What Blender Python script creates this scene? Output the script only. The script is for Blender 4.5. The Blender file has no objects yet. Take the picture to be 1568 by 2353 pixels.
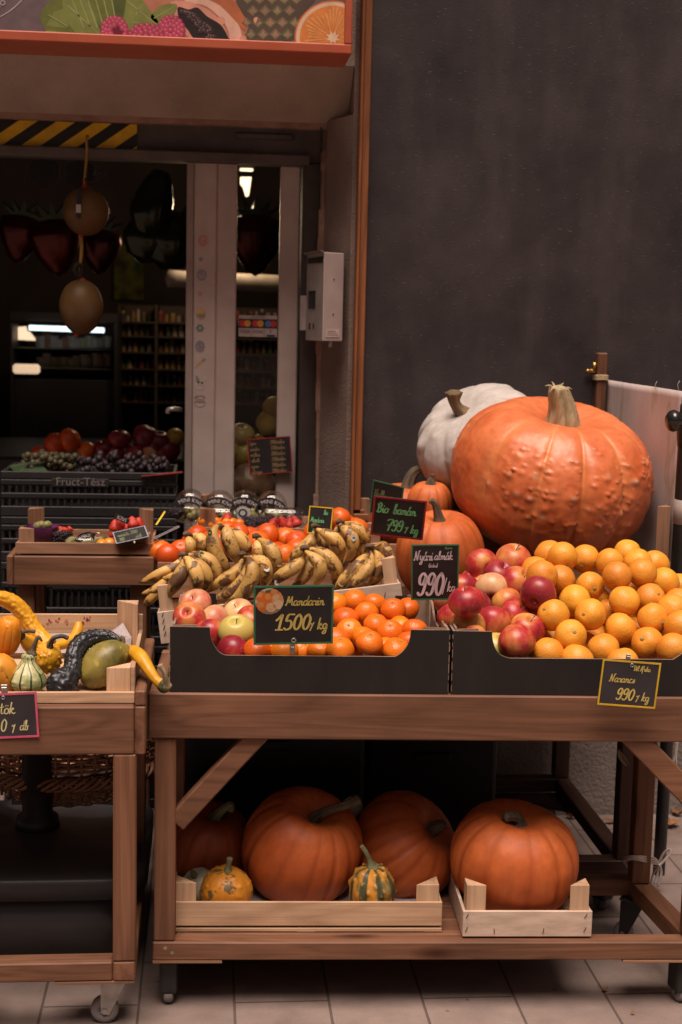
import bpy, bmesh, math, random
import numpy as np
from mathutils import Vector, Matrix, Euler, noise

random.seed(7)
R = math.radians
sc = bpy.context.scene
col = sc.collection

# ------------------------------------------------------------------ camera
CAM = Vector((0.0, 0.0, 1.52))
YAW, PITCH, ROLL, FPX = R(5.5), R(7.5), R(1.3), 3268.0
PW, PH = 1568.0, 2353.0
fw = Vector((math.sin(YAW) * math.cos(PITCH), math.cos(YAW) * math.cos(PITCH), -math.sin(PITCH)))
_r0 = Vector((math.cos(YAW), -math.sin(YAW), 0))
_u0 = _r0.cross(fw)
rt = _r0 * math.cos(ROLL) + _u0 * math.sin(ROLL)
up = _u0 * math.cos(ROLL) - _r0 * math.sin(ROLL)
cd = bpy.data.cameras.new('camera')
cam = bpy.data.objects.new('camera', cd)
col.objects.link(cam)
cam.matrix_world = Matrix(((rt.x, up.x, -fw.x, CAM.x), (rt.y, up.y, -fw.y, CAM.y), (rt.z, up.z, -fw.z, CAM.z), (0, 0, 0, 1)))
cd.sensor_fit = 'VERTICAL'
cd.sensor_height = 36.0
cd.lens = 36.0 * FPX / PH
cd.clip_end = 500
cd.dof.use_dof = True
cd.dof.focus_distance = 3.22
cd.dof.aperture_fstop = 4.0
sc.camera = cam

# ------------------------------------------------------------------ sky and sun (soft overcast street light)
SUN_EL, SUN_AZ = R(70), R(192)          # azimuth measured from +Y; light comes from the street side
w = bpy.data.worlds.new('World')
sc.world = w
w.use_nodes = True
nt = w.node_tree
bg = nt.nodes['Background']
sky = nt.nodes.new('ShaderNodeTexSky')
sky.sky_type = 'NISHITA'
sky.sun_disc = False
sky.sun_elevation = SUN_EL
sky.sun_rotation = SUN_AZ
sky.dust_density = 6.0
sky.air_density = 1.5
hs = nt.nodes.new('ShaderNodeHueSaturation')
hs.inputs['Saturation'].default_value = 0.12
tint = nt.nodes.new('ShaderNodeMixRGB')
tint.blend_type = 'MULTIPLY'
tint.inputs[0].default_value = 1.0
tint.inputs[2].default_value = (1.0, 0.77, 0.69, 1)
nt.links.new(sky.outputs[0], hs.inputs['Color'])
nt.links.new(hs.outputs[0], tint.inputs[1])
# overcast street: the sky is bright overhead, dim near the horizon where houses stand
tcw = nt.nodes.new('ShaderNodeTexCoord')
spw = nt.nodes.new('ShaderNodeSeparateXYZ')
nt.links.new(tcw.outputs['Generated'], spw.inputs[0])
rw = nt.nodes.new('ShaderNodeValToRGB')
rw.color_ramp.elements[0].position = 0.05
rw.color_ramp.elements[0].color = (.05, .05, .05, 1)
rw.color_ramp.elements[1].position = 0.9
rw.color_ramp.elements[1].color = (1, 1, 1, 1)
nt.links.new(spw.outputs[2], rw.inputs[0])
dimm = nt.nodes.new('ShaderNodeMixRGB')
dimm.blend_type = 'MULTIPLY'
dimm.inputs[0].default_value = 1.0
nt.links.new(tint.outputs[0], dimm.inputs[1])
nt.links.new(rw.outputs[0], dimm.inputs[2])
nt.links.new(dimm.outputs[0], bg.inputs['Color'])
bg.inputs['Strength'].default_value = 0.05
sd = bpy.data.lights.new('sun', 'SUN')
sd.energy = 4.6
sd.angle = R(36)
sd.color = (1.0, 0.835, 0.73)
sun = bpy.data.objects.new('sun', sd)
col.objects.link(sun)
_d = Vector((math.sin(SUN_AZ) * math.cos(SUN_EL), math.cos(SUN_AZ) * math.cos(SUN_EL), math.sin(SUN_EL)))
sun.rotation_euler = (-_d).to_track_quat('-Z', 'Y').to_euler()
sun.location = (0, -2, 6)
sc.view_settings.view_transform = 'Standard'
sc.view_settings.look = 'None'
sc.view_settings.gamma = 1
sc.view_settings.exposure = 0.12


# ------------------------------------------------------------------ helpers
def at(x, y, Y=None, Z=None, X=None):
    """point seen at picture position (x, y) on the plane Y, Z or X = const"""
    d = fw + rt * ((x - PW / 2) / FPX) - up * ((y - PH / 2) / FPX)
    k = (Y - CAM.y) / d.y if Y is not None else (Z - CAM.z) / d.z if Z is not None else (X - CAM.x) / d.x
    return CAM + d * k


def px(P):
    v = Vector(P) - CAM
    z = v.dot(fw)
    return PW / 2 + FPX * v.dot(rt) / z, PH / 2 - FPX * v.dot(up) / z


def thing(name, label, cat, loc=(0, 0, 0), rot=(0, 0, 0), group=None):
    o = bpy.data.objects.new(name, None)
    o.empty_display_size = 0.05
    col.objects.link(o)
    o.location = loc
    o.rotation_euler = rot
    tag(o, label, cat, group)
    return o


def tag(o, label, cat, group=None):
    o['label'] = label
    o['category'] = cat
    if group:
        o['group'] = group
    return o


def obj(name, bm, m, parent=None, smooth=False, local=False, label=None):
    """link a bmesh as ONE mesh object; world coordinates are shifted to the parent's base"""
    bmesh.ops.recalc_face_normals(bm, faces=bm.faces)
    if parent is not None and not local:
        off = Vector(parent.location)
        p = parent.parent
        while p is not None:
            off += Vector(p.location)
            p = p.parent
        bmesh.ops.translate(bm, verts=bm.verts, vec=-off)
    me = bpy.data.meshes.new(name)
    bm.to_mesh(me)
    bm.free()
    for mm in (m if isinstance(m, (list, tuple)) else [m]):
        me.materials.append(mm)
    if smooth:
        me.polygons.foreach_set('use_smooth', [True] * len(me.polygons))
    o = bpy.data.objects.new(name, me)
    col.objects.link(o)
    if parent is not None:
        o.parent = parent
    if label:
        o['label'] = label
    return o


def struct(o):
    o['kind'] = 'structure'
    return o


def dup(o, parent=None):
    c = o.copy()
    col.objects.link(c)
    c.parent = parent
    for ch in list(o.children):
        dup(ch, c)
    return c


def box(bm, lo, hi, bev=0.0, M=None, seg=1, mi=0):
    lo, hi = Vector(lo), Vector(hi)
    r = bmesh.ops.create_cube(bm, size=1.0)
    vs = r['verts']
    for v in vs:
        v.co = Vector(((v.co.x + .5) * (hi.x - lo.x) + lo.x, (v.co.y + .5) * (hi.y - lo.y) + lo.y, (v.co.z + .5) * (hi.z - lo.z) + lo.z))
    if M is not None:
        bmesh.ops.transform(bm, matrix=M, verts=vs)
    fs = list({f for v in vs for f in v.link_faces})
    for f in fs:
        f.material_index = mi
    if bev > 0:
        es = list({e for v in vs for e in v.link_edges})
        bmesh.ops.bevel(bm, geom=es, offset=bev, segments=seg, profile=0.5, affect='EDGES')


def one(fn, *a, **k):
    bm = bmesh.new()
    fn(bm, *a, **k)
    return bm


def prism(bm, pts, off, mi=0):
    """polygon (world points, planar) extruded by the vector off"""
    off = Vector(off)
    a = [bm.verts.new(Vector(p)) for p in pts]
    b = [bm.verts.new(Vector(p) + off) for p in pts]
    n = len(pts)
    fs = [bm.faces.new(a), bm.faces.new(b[::-1])]
    for i in range(n):
        j = (i + 1) % n
        fs.append(bm.faces.new((a[i], b[i], b[j], a[j])))
    for f in fs:
        f.material_index = mi
    return fs


def beam(bm, a, b, wd, th, upv=(0, 0, 1), bev=0.002, mi=0):
    """rectangular bar from a to b; wd across (perpendicular to upv), th along upv"""
    a, b = Vector(a), Vector(b)
    d = (b - a)
    L = d.length
    d.normalize()
    s = d.cross(Vector(upv)).normalized()
    u = s.cross(d).normalized()
    M = Matrix(((s.x, d.x, u.x, a.x), (s.y, d.y, u.y, a.y), (s.z, d.z, u.z, a.z), (0, 0, 0, 1)))
    box(bm, (-wd / 2, 0, -th / 2), (wd / 2, L, th / 2), bev, M, mi=mi)


def cr(pts, n):
    """Catmull-Rom resample of a list of tuples to n points"""
    P = np.array([tuple(p) for p in pts], float)
    if len(P) < 3:
        t = np.linspace(0, 1, n)[:, None]
        return P[0] * (1 - t) + P[-1] * t
    Q = np.vstack([2 * P[0] - P[1], P, 2 * P[-1] - P[-2]])
    m = len(P) - 1
    out = []
    for s in np.linspace(0, m, n):
        i = min(int(s), m - 1)
        t = s - i
        p0, p1, p2, p3 = Q[i], Q[i + 1], Q[i + 2], Q[i + 3]
        out.append(.5 * ((2 * p1) + (-p0 + p2) * t + (2 * p0 - 5 * p1 + 4 * p2 - p3) * t * t + (-p0 + 3 * p1 - 3 * p2 + p3) * t ** 3))
    return np.array(out)


def sweep(bm, pts, rad, n=24, seg=12, cap=True, fr=None, squash=1.0, mi=0, upv=None):
    """tube along a smooth path; rad = list of radii (resampled); fr(t, ang) multiplies the radius. returns list of (t, verts)"""
    P = cr(pts, n)
    rr = cr([(r_, 0) for r_ in rad], n)[:, 0] if len(rad) > 1 else np.full(n, rad[0])
    T = np.gradient(P, axis=0)
    T /= np.maximum(np.linalg.norm(T, axis=1)[:, None], 1e-9)
    ref = np.array(upv if upv is not None else ((0, 0, 1) if abs(T[0][2]) < .9 else (0, 1, 0)), float)
    nrm = ref - T[0] * ref.dot(T[0])
    nrm /= np.linalg.norm(nrm)
    rings = []
    for i in range(n):
        nrm = nrm - T[i] * nrm.dot(T[i])
        nrm /= max(np.linalg.norm(nrm), 1e-9)
        bn = np.cross(T[i], nrm)
        t = i / (n - 1)
        ring = []
        for j in range(seg):
            a = 2 * math.pi * j / seg
            q = max(rr[i], 1e-4) * (fr(t, a) if fr else 1.0)
            ring.append(bm.verts.new(P[i] + q * (math.cos(a) * nrm * squash + math.sin(a) * bn)))
        rings.append(ring)
    for i in range(n - 1):
        for j in range(seg):
            k = (j + 1) % seg
            f = bm.faces.new((rings[i][j], rings[i][k], rings[i + 1][k], rings[i + 1][j]))
            f.material_index = mi
    if cap:
        for ring, p, e in ((rings[0], P[0], -T[0] * rr[0] * .35), (rings[-1], P[-1], T[-1] * rr[-1] * .35)):
            c = bm.verts.new(p + e)
            for j in range(seg):
                f = bm.faces.new((ring[j], ring[(j + 1) % seg], c))
                f.material_index = mi
    return rings


def lathe(bm, prof, seg=24, M=None, fr=None, mi=0):
    """profile [(r, z), ...] turned about z"""
    rings = []
    for (r_, z_) in prof:
        if r_ < 1e-6:
            rings.append([bm.verts.new((0, 0, z_))])
        else:
            rings.append([bm.verts.new((r_ * math.cos(2 * math.pi * j / seg) * (fr(2 * math.pi * j / seg, z_) if fr else 1),
                                        r_ * math.sin(2 * math.pi * j / seg) * (fr(2 * math.pi * j / seg, z_) if fr else 1), z_)) for j in range(seg)])
    vs = [v for q in rings for v in q]
    for a, b in zip(rings, rings[1:]):
        if len(a) == 1 and len(b) == 1:
            continue
        for j in range(seg):
            k = (j + 1) % seg
            if len(a) == 1:
                f = bm.faces.new((a[0], b[j], b[k]))
            elif len(b) == 1:
                f = bm.faces.new((a[j], a[k], b[0]))
            else:
                f = bm.faces.new((a[j], a[k], b[k], b[j]))
            f.material_index = mi
    if M is not None:
        bmesh.ops.transform(bm, matrix=M, verts=vs)
    return vs


def TR(loc, rot=(0, 0, 0), s=1.0):
    S = Matrix.Diagonal((s, s, s, 1)) if not isinstance(s, (tuple, list)) else Matrix.Diagonal((*s, 1))
    return Matrix.Translation(loc) @ Euler(rot).to_matrix().to_4x4() @ S


def ball(bm, c, r, s=(1, 1, 1), sub=2, mi=0):
    q = bmesh.ops.create_icosphere(bm, subdivisions=sub, radius=1.0)
    for v in q['verts']:
        v.co = Vector((v.co.x * r * s[0] + c[0], v.co.y * r * s[1] + c[1], v.co.z * r * s[2] + c[2]))
        for f in v.link_faces:
            f.material_index = mi
    return q['verts']


# ------------------------------------------------------------------ materials
def ramp(t, fac, stops):
    n = t.nodes.new('ShaderNodeValToRGB')
    e = n.color_ramp.elements
    while len(e) < len(stops):
        e.new(0.5)
    for q, (p, c) in zip(e, stops):
        q.position = p
        q.color = (*c, 1) if len(c) == 3 else c
    t.links.new(fac, n.inputs[0])
    return n.outputs[0]


def mixc(t, fac, a, b, mode='MIX'):
    n = t.nodes.new('ShaderNodeMixRGB')
    n.blend_type = mode
    for i, v in ((0, fac), (1, a), (2, b)):
        if isinstance(v, (int, float)):
            n.inputs[i].default_value = v
        elif isinstance(v, tuple):
            n.inputs[i].default_value = (*v, 1)
        else:
            t.links.new(v, n.inputs[i])
    return n.outputs[0]


def mth(t, op, a, b=0.0, c=None):
    n = t.nodes.new('ShaderNodeMath')
    n.operation = op
    for i, v in enumerate((a, b) if c is None else (a, b, c)):
        if isinstance(v, (int, float)):
            n.inputs[i].default_value = v
        else:
            t.links.new(v, n.inputs[i])
    return n.outputs[0]


def newmat(name, rough=.6, spec=.4):
    m = bpy.data.materials.new(name)
    m.use_nodes = True
    t = m.node_tree
    b = t.nodes['Principled BSDF']
    b.inputs['Roughness'].default_value = rough
    b.inputs['Specular IOR Level'].default_value = spec
    return m, t, b


def coords(t, stretch=(1, 1, 1), rnd=True, rot=(0, 0, 0)):
    tc = t.nodes.new('ShaderNodeTexCoord')
    mp = t.nodes.new('ShaderNodeMapping')
    mp.inputs['Scale'].default_value = stretch
    mp.inputs['Rotation'].default_value = rot
    src = tc.outputs['Object']
    if rnd:
        oi = t.nodes.new('ShaderNodeObjectInfo')
        ad = t.nodes.new('ShaderNodeVectorMath')
        ad.operation = 'ADD'
        mu = mth(t, 'MULTIPLY', oi.outputs['Random'], 37.0)
        t.links.new(src, ad.inputs[0])
        t.links.new(mu, ad.inputs[1])
        src = ad.outputs[0]
    t.links.new(src, mp.inputs[0])
    return mp.outputs[0]


def nz(t, vec, scale, detail=5, rough=.55, dist=0.0):
    n = t.nodes.new('ShaderNodeTexNoise')
    n.inputs['Scale'].default_value = scale
    n.inputs['Detail'].default_value = detail
    n.inputs['Roughness'].default_value = rough
    n.inputs['Distortion'].default_value = dist
    t.links.new(vec, n.inputs['Vector'])
    return n.outputs['Fac']


def bump(t, b, h, strength, dist=0.002):
    n = t.nodes.new('ShaderNodeBump')
    n.inputs['Strength'].default_value = strength
    n.inputs['Distance'].default_value = dist
    t.links.new(h, n.inputs['Height'])
    t.links.new(n.outputs[0], b.inputs['Normal'])


def setc(t, b, c):
    t.links.new(c, b.inputs['Base Color'])


def objrand(t):
    return t.nodes.new('ShaderNodeObjectInfo').outputs['Random']


def M_basic(name, c1, c2=None, scale=6, rough=.6, bmp=0.0, bscale=80, spec=.4, stretch=(1, 1, 1), lo=.35, hi=.65, bdist=.002, metal=0.0, val=0.0):
    m, t, b = newmat(name, rough, spec)
    v = coords(t, stretch)
    c = ramp(t, nz(t, v, scale), [(lo, c1), (hi, c2 or c1)])
    if val:
        k = mth(t, 'MULTIPLY_ADD', objrand(t), val, 1 - val / 2)
        c = mixc(t, 1.0, c, k, 'MULTIPLY')
    setc(t, b, c)
    b.inputs['Metallic'].default_value = metal
    if bmp:
        bump(t, b, nz(t, v, bscale, 4), bmp, bdist)
    return m


def M_wood(name, dark, light, axis, fine=1.0, rough=.6, knots=True, bmp=.25, spec=.35, val=.25):
    """grain runs along axis 0, 1 or 2"""
    m, t, b = newmat(name, rough, spec)
    st = [9.0, 9.0, 9.0]
    st[axis] = .7
    v = coords(t, tuple(st))
    big = nz(t, v, 1.6 * fine, 3, .5, .6)
    st2 = [120.0, 120.0, 120.0]
    st2[axis] = 2.5
    v2 = coords(t, tuple(st2))
    fin = nz(t, v2, 1.0 * fine, 3, .6)
    rings = mth(t, 'FRACT', mth(t, 'MULTIPLY', big, 7.0))
    rings = mth(t, 'SMOOTH_MIN', rings, mth(t, 'SUBTRACT', 1.0, rings), .3)
    f = mth(t, 'ADD', mth(t, 'MULTIPLY', rings, .75), mth(t, 'MULTIPLY', fin, .75))
    f = mth(t, 'SUBTRACT', f, .08)
    c = ramp(t, f, [(.15, dark), (.72, light)])
    st3 = [2.2, 2.2, 2.2]
    st3[axis] = 1.1
    v3 = coords(t, tuple(st3))
    blot = nz(t, v3, 3.0, 4)
    c = mixc(t, 1.0, c, ramp(t, blot, [(.3, (.72, .70, .70)), (.65, (1.06, 1.04, 1.0))]), 'MULTIPLY')
    if knots:
        vo = t.nodes.new('ShaderNodeTexVoronoi')
        st4 = [16.0, 16.0, 16.0]
        st4[axis] = 5.5
        t.links.new(coords(t, tuple(st4)), vo.inputs['Vector'])
        vo.inputs['Scale'].default_value = .62
        kn = ramp(t, vo.outputs['Distance'], [(.07, (.34, .26, .22)), (.13, (.62, .54, .50)), (.22, (1, 1, 1))])
        c = mixc(t, 1.0, c, kn, 'MULTIPLY')
    k = mth(t, 'MULTIPLY_ADD', objrand(t), val, 1 - val / 2)
    c = mixc(t, 1.0, c, k, 'MULTIPLY')
    setc(t, b, c)
    bump(t, b, fin, bmp, .0015)
    return m


def wood3(name, dark, light, **k):
    return [M_wood(name + '_' + 'xyz'[i], dark, light, i, **k) for i in range(3)]


STAIN = wood3('stained_wood', (.122, .052, .026), (.215, .100, .056), rough=.62)
STAIN_SHADE = wood3('dark_stained_wood', (.035, .014, .009), (.070, .030, .018), rough=.55)  # the rear table's shade is put into this darker copy of the stain
PINE = wood3('raw_pine', (.44, .265, .155), (.63, .42, .265), rough=.75, bmp=.4)
PINED = wood3('aged_pine', (.21, .105, .058), (.36, .195, .115), rough=.75, bmp=.4)
PLY = M_basic('white_veneer', (.46, .335, .255), (.61, .46, .355), 14, .7, .15, 90, stretch=(1, 4, 4))
BLACKCARD = M_basic('black_printed_cardboard', (.0095, .0066, .006), (.014, .010, .0095), 5, .65, .12, 140, stretch=(3, 1, 1))
CARD = M_basic('brown_cardboard', (.20, .125, .085), (.30, .20, .145), 20, .85, .3, 60)
IRON = M_basic('zinc_steel', (.30, .29, .28), (.45, .43, .41), 30, .4, .1, 120, metal=.9)
DARKIRON = M_basic('black_steel', (.012, .011, .011), (.022, .02, .02), 12, .42, .05, 60)
RUBBER = M_basic('grey_rubber', (.17, .15, .155), (.24, .22, .22), 30, .6)
BLKRUB = M_basic('black_rubber', (.015, .014, .014), (.025, .022, .022), 30, .55)
BLKPLAS = M_basic('black_plastic', (.034, .030, .031), (.046, .041, .043), 8, .42, .12, 220, spec=.5)
CRATEBLK = M_basic('black_crate_plastic', (.010, .010, .011), (.018, .017, .018), 8, .5, .1, 90)


def M_plain(name, c, rough=.55, spec=.4, metal=0.0):
    """a flat paint or print with a little mottling"""
    c2 = tuple(min(1, x * 1.18) for x in c)
    return M_basic(name, tuple(x * .9 for x in c), c2, 25, rough, 0.0, spec=spec, metal=metal)


def M_emit(name, c, s):
    m, t, b = newmat(name, .5)
    b.inputs['Base Color'].default_value = (*c, 1)
    b.inputs['Emission Color'].default_value = (*c, 1)
    b.inputs['Emission Strength'].default_value = s * 1.0
    return m


def M_film(name, tintc=(1, 1, 1), gloss=.16, rough=.12, fk=.45):
    """clear thin plastic or glass: mostly see-through with real reflections"""
    m = bpy.data.materials.new(name)
    m.use_nodes = True
    t = m.node_tree
    t.nodes.clear()
    o = t.nodes.new('ShaderNodeOutputMaterial')
    tr = t.nodes.new('ShaderNodeBsdfTransparent')
    tr.inputs[0].default_value = (*tintc, 1)
    gl = t.nodes.new('ShaderNodeBsdfGlossy')
    gl.inputs['Roughness'].default_value = rough
    lw = t.nodes.new('ShaderNodeLayerWeight')
    lw.inputs[0].default_value = .28
    f = mth(t, 'MULTIPLY_ADD', lw.outputs['Fresnel'], fk, gloss * .3)
    mx = t.nodes.new('ShaderNodeMixShader')
    t.links.new(f, mx.inputs[0])
    t.links.new(tr.outputs[0], mx.inputs[1])
    t.links.new(gl.outputs[0], mx.inputs[2])
    t.links.new(mx.outputs[0], o.inputs[0])
    return m


FILM = M_film('clear_plastic', (.98, .98, .98), .14, .07)
GLASS = M_film('window_glass', (.92, .92, .90), .03, .02, .10)

# ------------------------------------------------------------------ setting: pavement, ground slab
def M_paving():
    m, t, b = newmat('concrete_paving', .78, .3)
    tc = t.nodes.new('ShaderNodeTexCoord')
    sp = t.nodes.new('ShaderNodeSeparateXYZ')
    t.links.new(tc.outputs['Object'], sp.inputs[0])
    cb = t.nodes.new('ShaderNodeCombineXYZ')
    t.links.new(mth(t, 'ADD', sp.outputs[1], 30 * .4275 - 3.04 + .4275 / 2), cb.inputs[0])
    t.links.new(mth(t, 'ADD', sp.outputs[0], 40 * .427 - .0765), cb.inputs[1])
    br = t.nodes.new('ShaderNodeTexBrick')
    br.offset = .5
    br.inputs['Scale'].default_value = 1.0
    br.inputs['Brick Width'].default_value = .4275
    br.inputs['Row Height'].default_value = .2135
    br.inputs['Mortar Size'].default_value = .0034
    br.inputs['Mortar Smooth'].default_value = .35
    br.inputs['Bias'].default_value = 0
    br.inputs['Color1'].default_value = (.225, .172, .150, 1)
    br.inputs['Color2'].default_value = (.268, .208, .184, 1)
    br.inputs['Mortar'].default_value = (.115, .084, .071, 1)
    t.links.new(cb.outputs[0], br.inputs['Vector'])
    n1 = nz(t, tc.outputs['Object'], 7, 6, .6)
    n2 = nz(t, tc.outputs['Object'], 330, 3, .6)
    c = mixc(t, 1.0, br.outputs['Color'], ramp(t, n1, [(.3, (.70, .67, .66)), (.7, (1.10, 1.09, 1.08))]), 'MULTIPLY')
    c = mixc(t, 1.0, c, ramp(t, n2, [(.3, (.84, .83, .83)), (.7, (1.1, 1.1, 1.1))]), 'MULTIPLY')
    vo = t.nodes.new('ShaderNodeTexVoronoi')
    vo.inputs['Scale'].default_value = 9
    t.links.new(tc.outputs['Object'], vo.inputs['Vector'])
    c = mixc(t, 1.0, c, ramp(t, vo.outputs['Distance'], [(.03, (.55, .5, .48)), (.06, (1, 1, 1))]), 'MULTIPLY')
    setc(t, b, c)
    h = mth(t, 'SUBTRACT', mth(t, 'MULTIPLY', n2, .25), mth(t, 'MULTIPLY', br.outputs['Fac'], 1.2))
    bump(t, b, h, .6, .003)
    return m


bm = bmesh.new()
bmesh.ops.create_grid(bm, x_segments=1, y_segments=1, size=60)
struct(obj('pavement', bm, M_paving()))

# ------------------------------------------------------------------ building front
YW = 4.25
RENDER = M_basic('grey_brown_render', (.145, .104, .085), (.215, .158, .13), 5, .9, .9, 150, bdist=.004)
RENDER2 = M_basic('beige_render', (.27, .21, .172), (.37, .295, .245), 4, .9, .9, 150, bdist=.004)
PLINTH = M_basic('rough_grey_plinth', (.15, .12, .105), (.22, .18, .16), 4, .95, 1.0, 90, bdist=.006)
bld = thing('shop_building', 'grey rendered shop front with a dark recessed doorway', 'building', (0, YW, 0))
pA = at(803, 700, Y=YW)                      # outer corner of the doorway
pB = at(737, 700, Y=4.43)                    # inner corner at the door frame
zS = at(400, 135, Y=YW).z                    # outer lintel edge (behind the sign)
zI = at(400, 283, Y=4.43).z                  # inner lintel edge
XL = -2.6
# wall right of the doorway
bm = bmesh.new()
box(bm, (pA.x, YW, 0.0), (3.2, YW + .45, 4.2))
obj('wall', bm, [RENDER], bld)
bm = bmesh.new()                              # wall above the doorway
box(bm, (XL, YW, zS), (pA.x, YW + .45, 4.2))
obj('wall', bm, RENDER2, bld)
# splayed right reveal and sloping soffit
bm = bmesh.new()
prism(bm, [(pA.x, YW + .002, 0), (pB.x, 4.43, 0), (pB.x, 4.69, 0), (pA.x, 4.69, 0)], (0, 0, zI + .02))
obj('reveal', bm, RENDER, bld)
bm = bmesh.new()
prism(bm, [(XL, YW + .002, zS), (XL, 4.43, zI), (XL, 4.69, zI), (XL, 4.69, zS)], (pA.x - XL - .002, 0, 0))
obj('soffit', bm, RENDER2, bld)
bm = bmesh.new()                              # broken plaster edge round the door frame
for i in range(26):
    z0 = .02 + i * .088
    d = .004 + .012 * noise.noise((i * .7, 1.3, 0))
    prism(bm, [(pB.x - .010 + d, 4.425, z0), (pB.x + .022 + d, 4.41, z0), (pB.x + .024 + d, 4.44, z0), (pB.x - .010 + d, 4.445, z0)], (0, 0, .0885))
obj('plaster_edge', bm, M_basic('broken_plaster', (.22, .13, .095), (.33, .21, .16), 12, .95, .8, 90, bdist=.004), bld)
bm = bmesh.new()
for i in range(34):
    x0 = -1.1 + i * .047
    d = .004 * noise.noise((i * .9, 4.3, 0))
    if x0 + .047 > pB.x + .02:
        break
    box(bm, (x0, 4.415, zI - .004 + d), (x0 + .0472, 4.44, zI + .022 + d))
obj('plaster_edge', bm, bpy.data.materials['broken_plaster'], bld)
bm = bmesh.new()                              # crack beside the frame
for i, (cx, cy, w_) in enumerate([(737, 310, .004), (738, 335, .003), (736, 360, .004), (735, 410, .008), (734, 440, .006), (733, 462, .002)]):
    p = at(cx, cy, Y=4.418)
    box(bm, (p.x - w_ / 2, 4.405, p.z - .022), (p.x + w_ / 2, 4.42, p.z + .022))
obj('crack', bm, DARKIRON, bld)

# header beam with lip
HDR = M_basic('dusty_grey_steel', (.060, .048, .044), (.105, .084, .076), 8, .7, .3, 120)
zh0, zh1 = at(300, 362, Y=4.47).z, zI + .03
bm = bmesh.new()
box(bm, (XL, 4.47, zh0), (pB.x + .01, 4.60, zh1), .003)
obj('header', bm, HDR, bld)
bm = bmesh.new()
box(bm, (XL, 4.425, at(300, 366, Y=4.425).z), (at(735, 400, Y=4.43).x - .03, 4.4695, at(300, 342, Y=4.425).z), .004)
obj('header_lip', bm, HDR, bld)
bm = bmesh.new()
a, b_ = at(541, 305, Y=4.455), at(672, 322, Y=4.455)
box(bm, (a.x, 4.455, b_.z), (b_.x, 4.4695, a.z), .002)
obj('cover_plate', bm, HDR, bld)
bm = bmesh.new()                              # dark frame post right of the door
box(bm, (at(693, 700, Y=4.46).x, 4.46, 0), (pB.x + .004, 4.60, zh0 - .001), .003)
obj('door_jamb', bm, M_plain('brown_black_paint', (.045, .033, .030), .6), bld)

# hazard tape: black and yellow slanted stripes on the header
tape = thing('hazard_tape', 'black and yellow striped hazard tape on the beam over the door', 'warning tape', at(160, 310, Y=4.465))
YEL, BLK = M_plain('tape_yellow', (.62, .36, .012), .45), M_plain('tape_black', (.012, .010, .010), .45)
bm = bmesh.new()
zt0, zt1 = at(170, 343, Y=4.466).z, at(170, 281, Y=4.466).z
xt1 = at(316, 320, Y=4.466).x
xt0 = at(-300, 320, Y=4.466).x
box(bm, (xt0, 4.4660, zt0), (xt1, 4.4690, zt1))
obj('tape_base', bm, BLK, tape)
bm = bmesh.new()
stp = (at(213, 343, Y=4.466).x - at(128, 343, Y=4.466).x)
x0 = at(213, 343, Y=4.466).x + stp
sh = at(300, 281, Y=4.466).x - at(213, 343, Y=4.466).x
for k in range(9):
    xs = x0 - k * stp
    pts = [(xs, zt0), (xs + stp * .5, zt0), (xs + stp * .5 + sh, zt1), (xs + sh, zt1)]
    # clip against the right end of the tape
    def clipx(P, X):
        out = []
        for i in range(len(P)):
            p, q = P[i], P[(i + 1) % len(P)]
            if p[0] <= X:
                out.append(p)
            if (p[0] - X) * (q[0] - X) < 0:
                s = (X - p[0]) / (q[0] - p[0])
                out.append((X, p[1] + s * (q[1] - p[1])))
        return out
    pts = clipx(pts, xt1 - .001)
    if len(pts) > 2:
        prism(bm, [(p[0], 4.4640, p[1]) for p in pts], (0, .0015, 0))
obj('stripes', bm, YEL, tape)

# chalkboard with orange-brown frame
def M_board():
    m, t, b = newmat('matt_black_board', .72, .3)
    v = coords(t, (1, 1, 1), False)
    n1 = nz(t, v, 3.2, 6, .62)
    v2 = coords(t, (9, 9, 2.0), False)
    n2 = nz(t, v2, 1, 4)
    c = ramp(t, n1, [(.34, (.0175, .0132, .0142)), (.68, (.045, .0345, .0365))])
    c = mixc(t, ramp(t, n2, [(.50, (0, 0, 0)), (.85, (.36, .36, .36))]), c, (.090, .072, .072))
    vo = t.nodes.new('ShaderNodeTexVoronoi')
    vo.inputs['Scale'].default_value = 1.0
    t.links.new(coords(t, (9, 1, 60), False, (0, R(23), 0)), vo.inputs['Vector'])
    sc1 = ramp(t, vo.outputs['Distance'], [(.03, (.8, .8, .8)), (.07, (0, 0, 0))])
    vo2 = t.nodes.new('ShaderNodeTexVoronoi')
    vo2.inputs['Scale'].default_value = 1.0
    t.links.new(coords(t, (80, 1, 15), False, (0, R(-15), 0)), vo2.inputs['Vector'])
    sc2 = ramp(t, vo2.outputs['Distance'], [(.05, (.75, .75, .75)), (.1, (0, 0, 0))])
    vo3 = t.nodes.new('ShaderNodeTexVoronoi')
    vo3.inputs['Scale'].default_value = 1.0
    t.links.new(coords(t, (24, 1, 120), False, (0, R(50), 0)), vo3.inputs['Vector'])
    sc3 = ramp(t, vo3.outputs['Distance'], [(.06, (.5, .5, .5)), (.14, (0, 0, 0))])
    s = mth(t, 'MAXIMUM', mth(t, 'MAXIMUM', sc1, sc2), sc3)
    msk = nz(t, v, 13, 3)
    s2 = mth(t, 'MULTIPLY', s, ramp(t, msk, [(.42, (0, 0, 0)), (.56, (1, 1, 1))]))
    c = mixc(t, s2, c, (.105, .088, .092))
    setc(t, b, c)
    h = mth(t, 'ADD', mth(t, 'MULTIPLY', nz(t, v, 200, 3), .35), s)
    bump(t, b, h, .7, .003)
    return m


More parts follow.
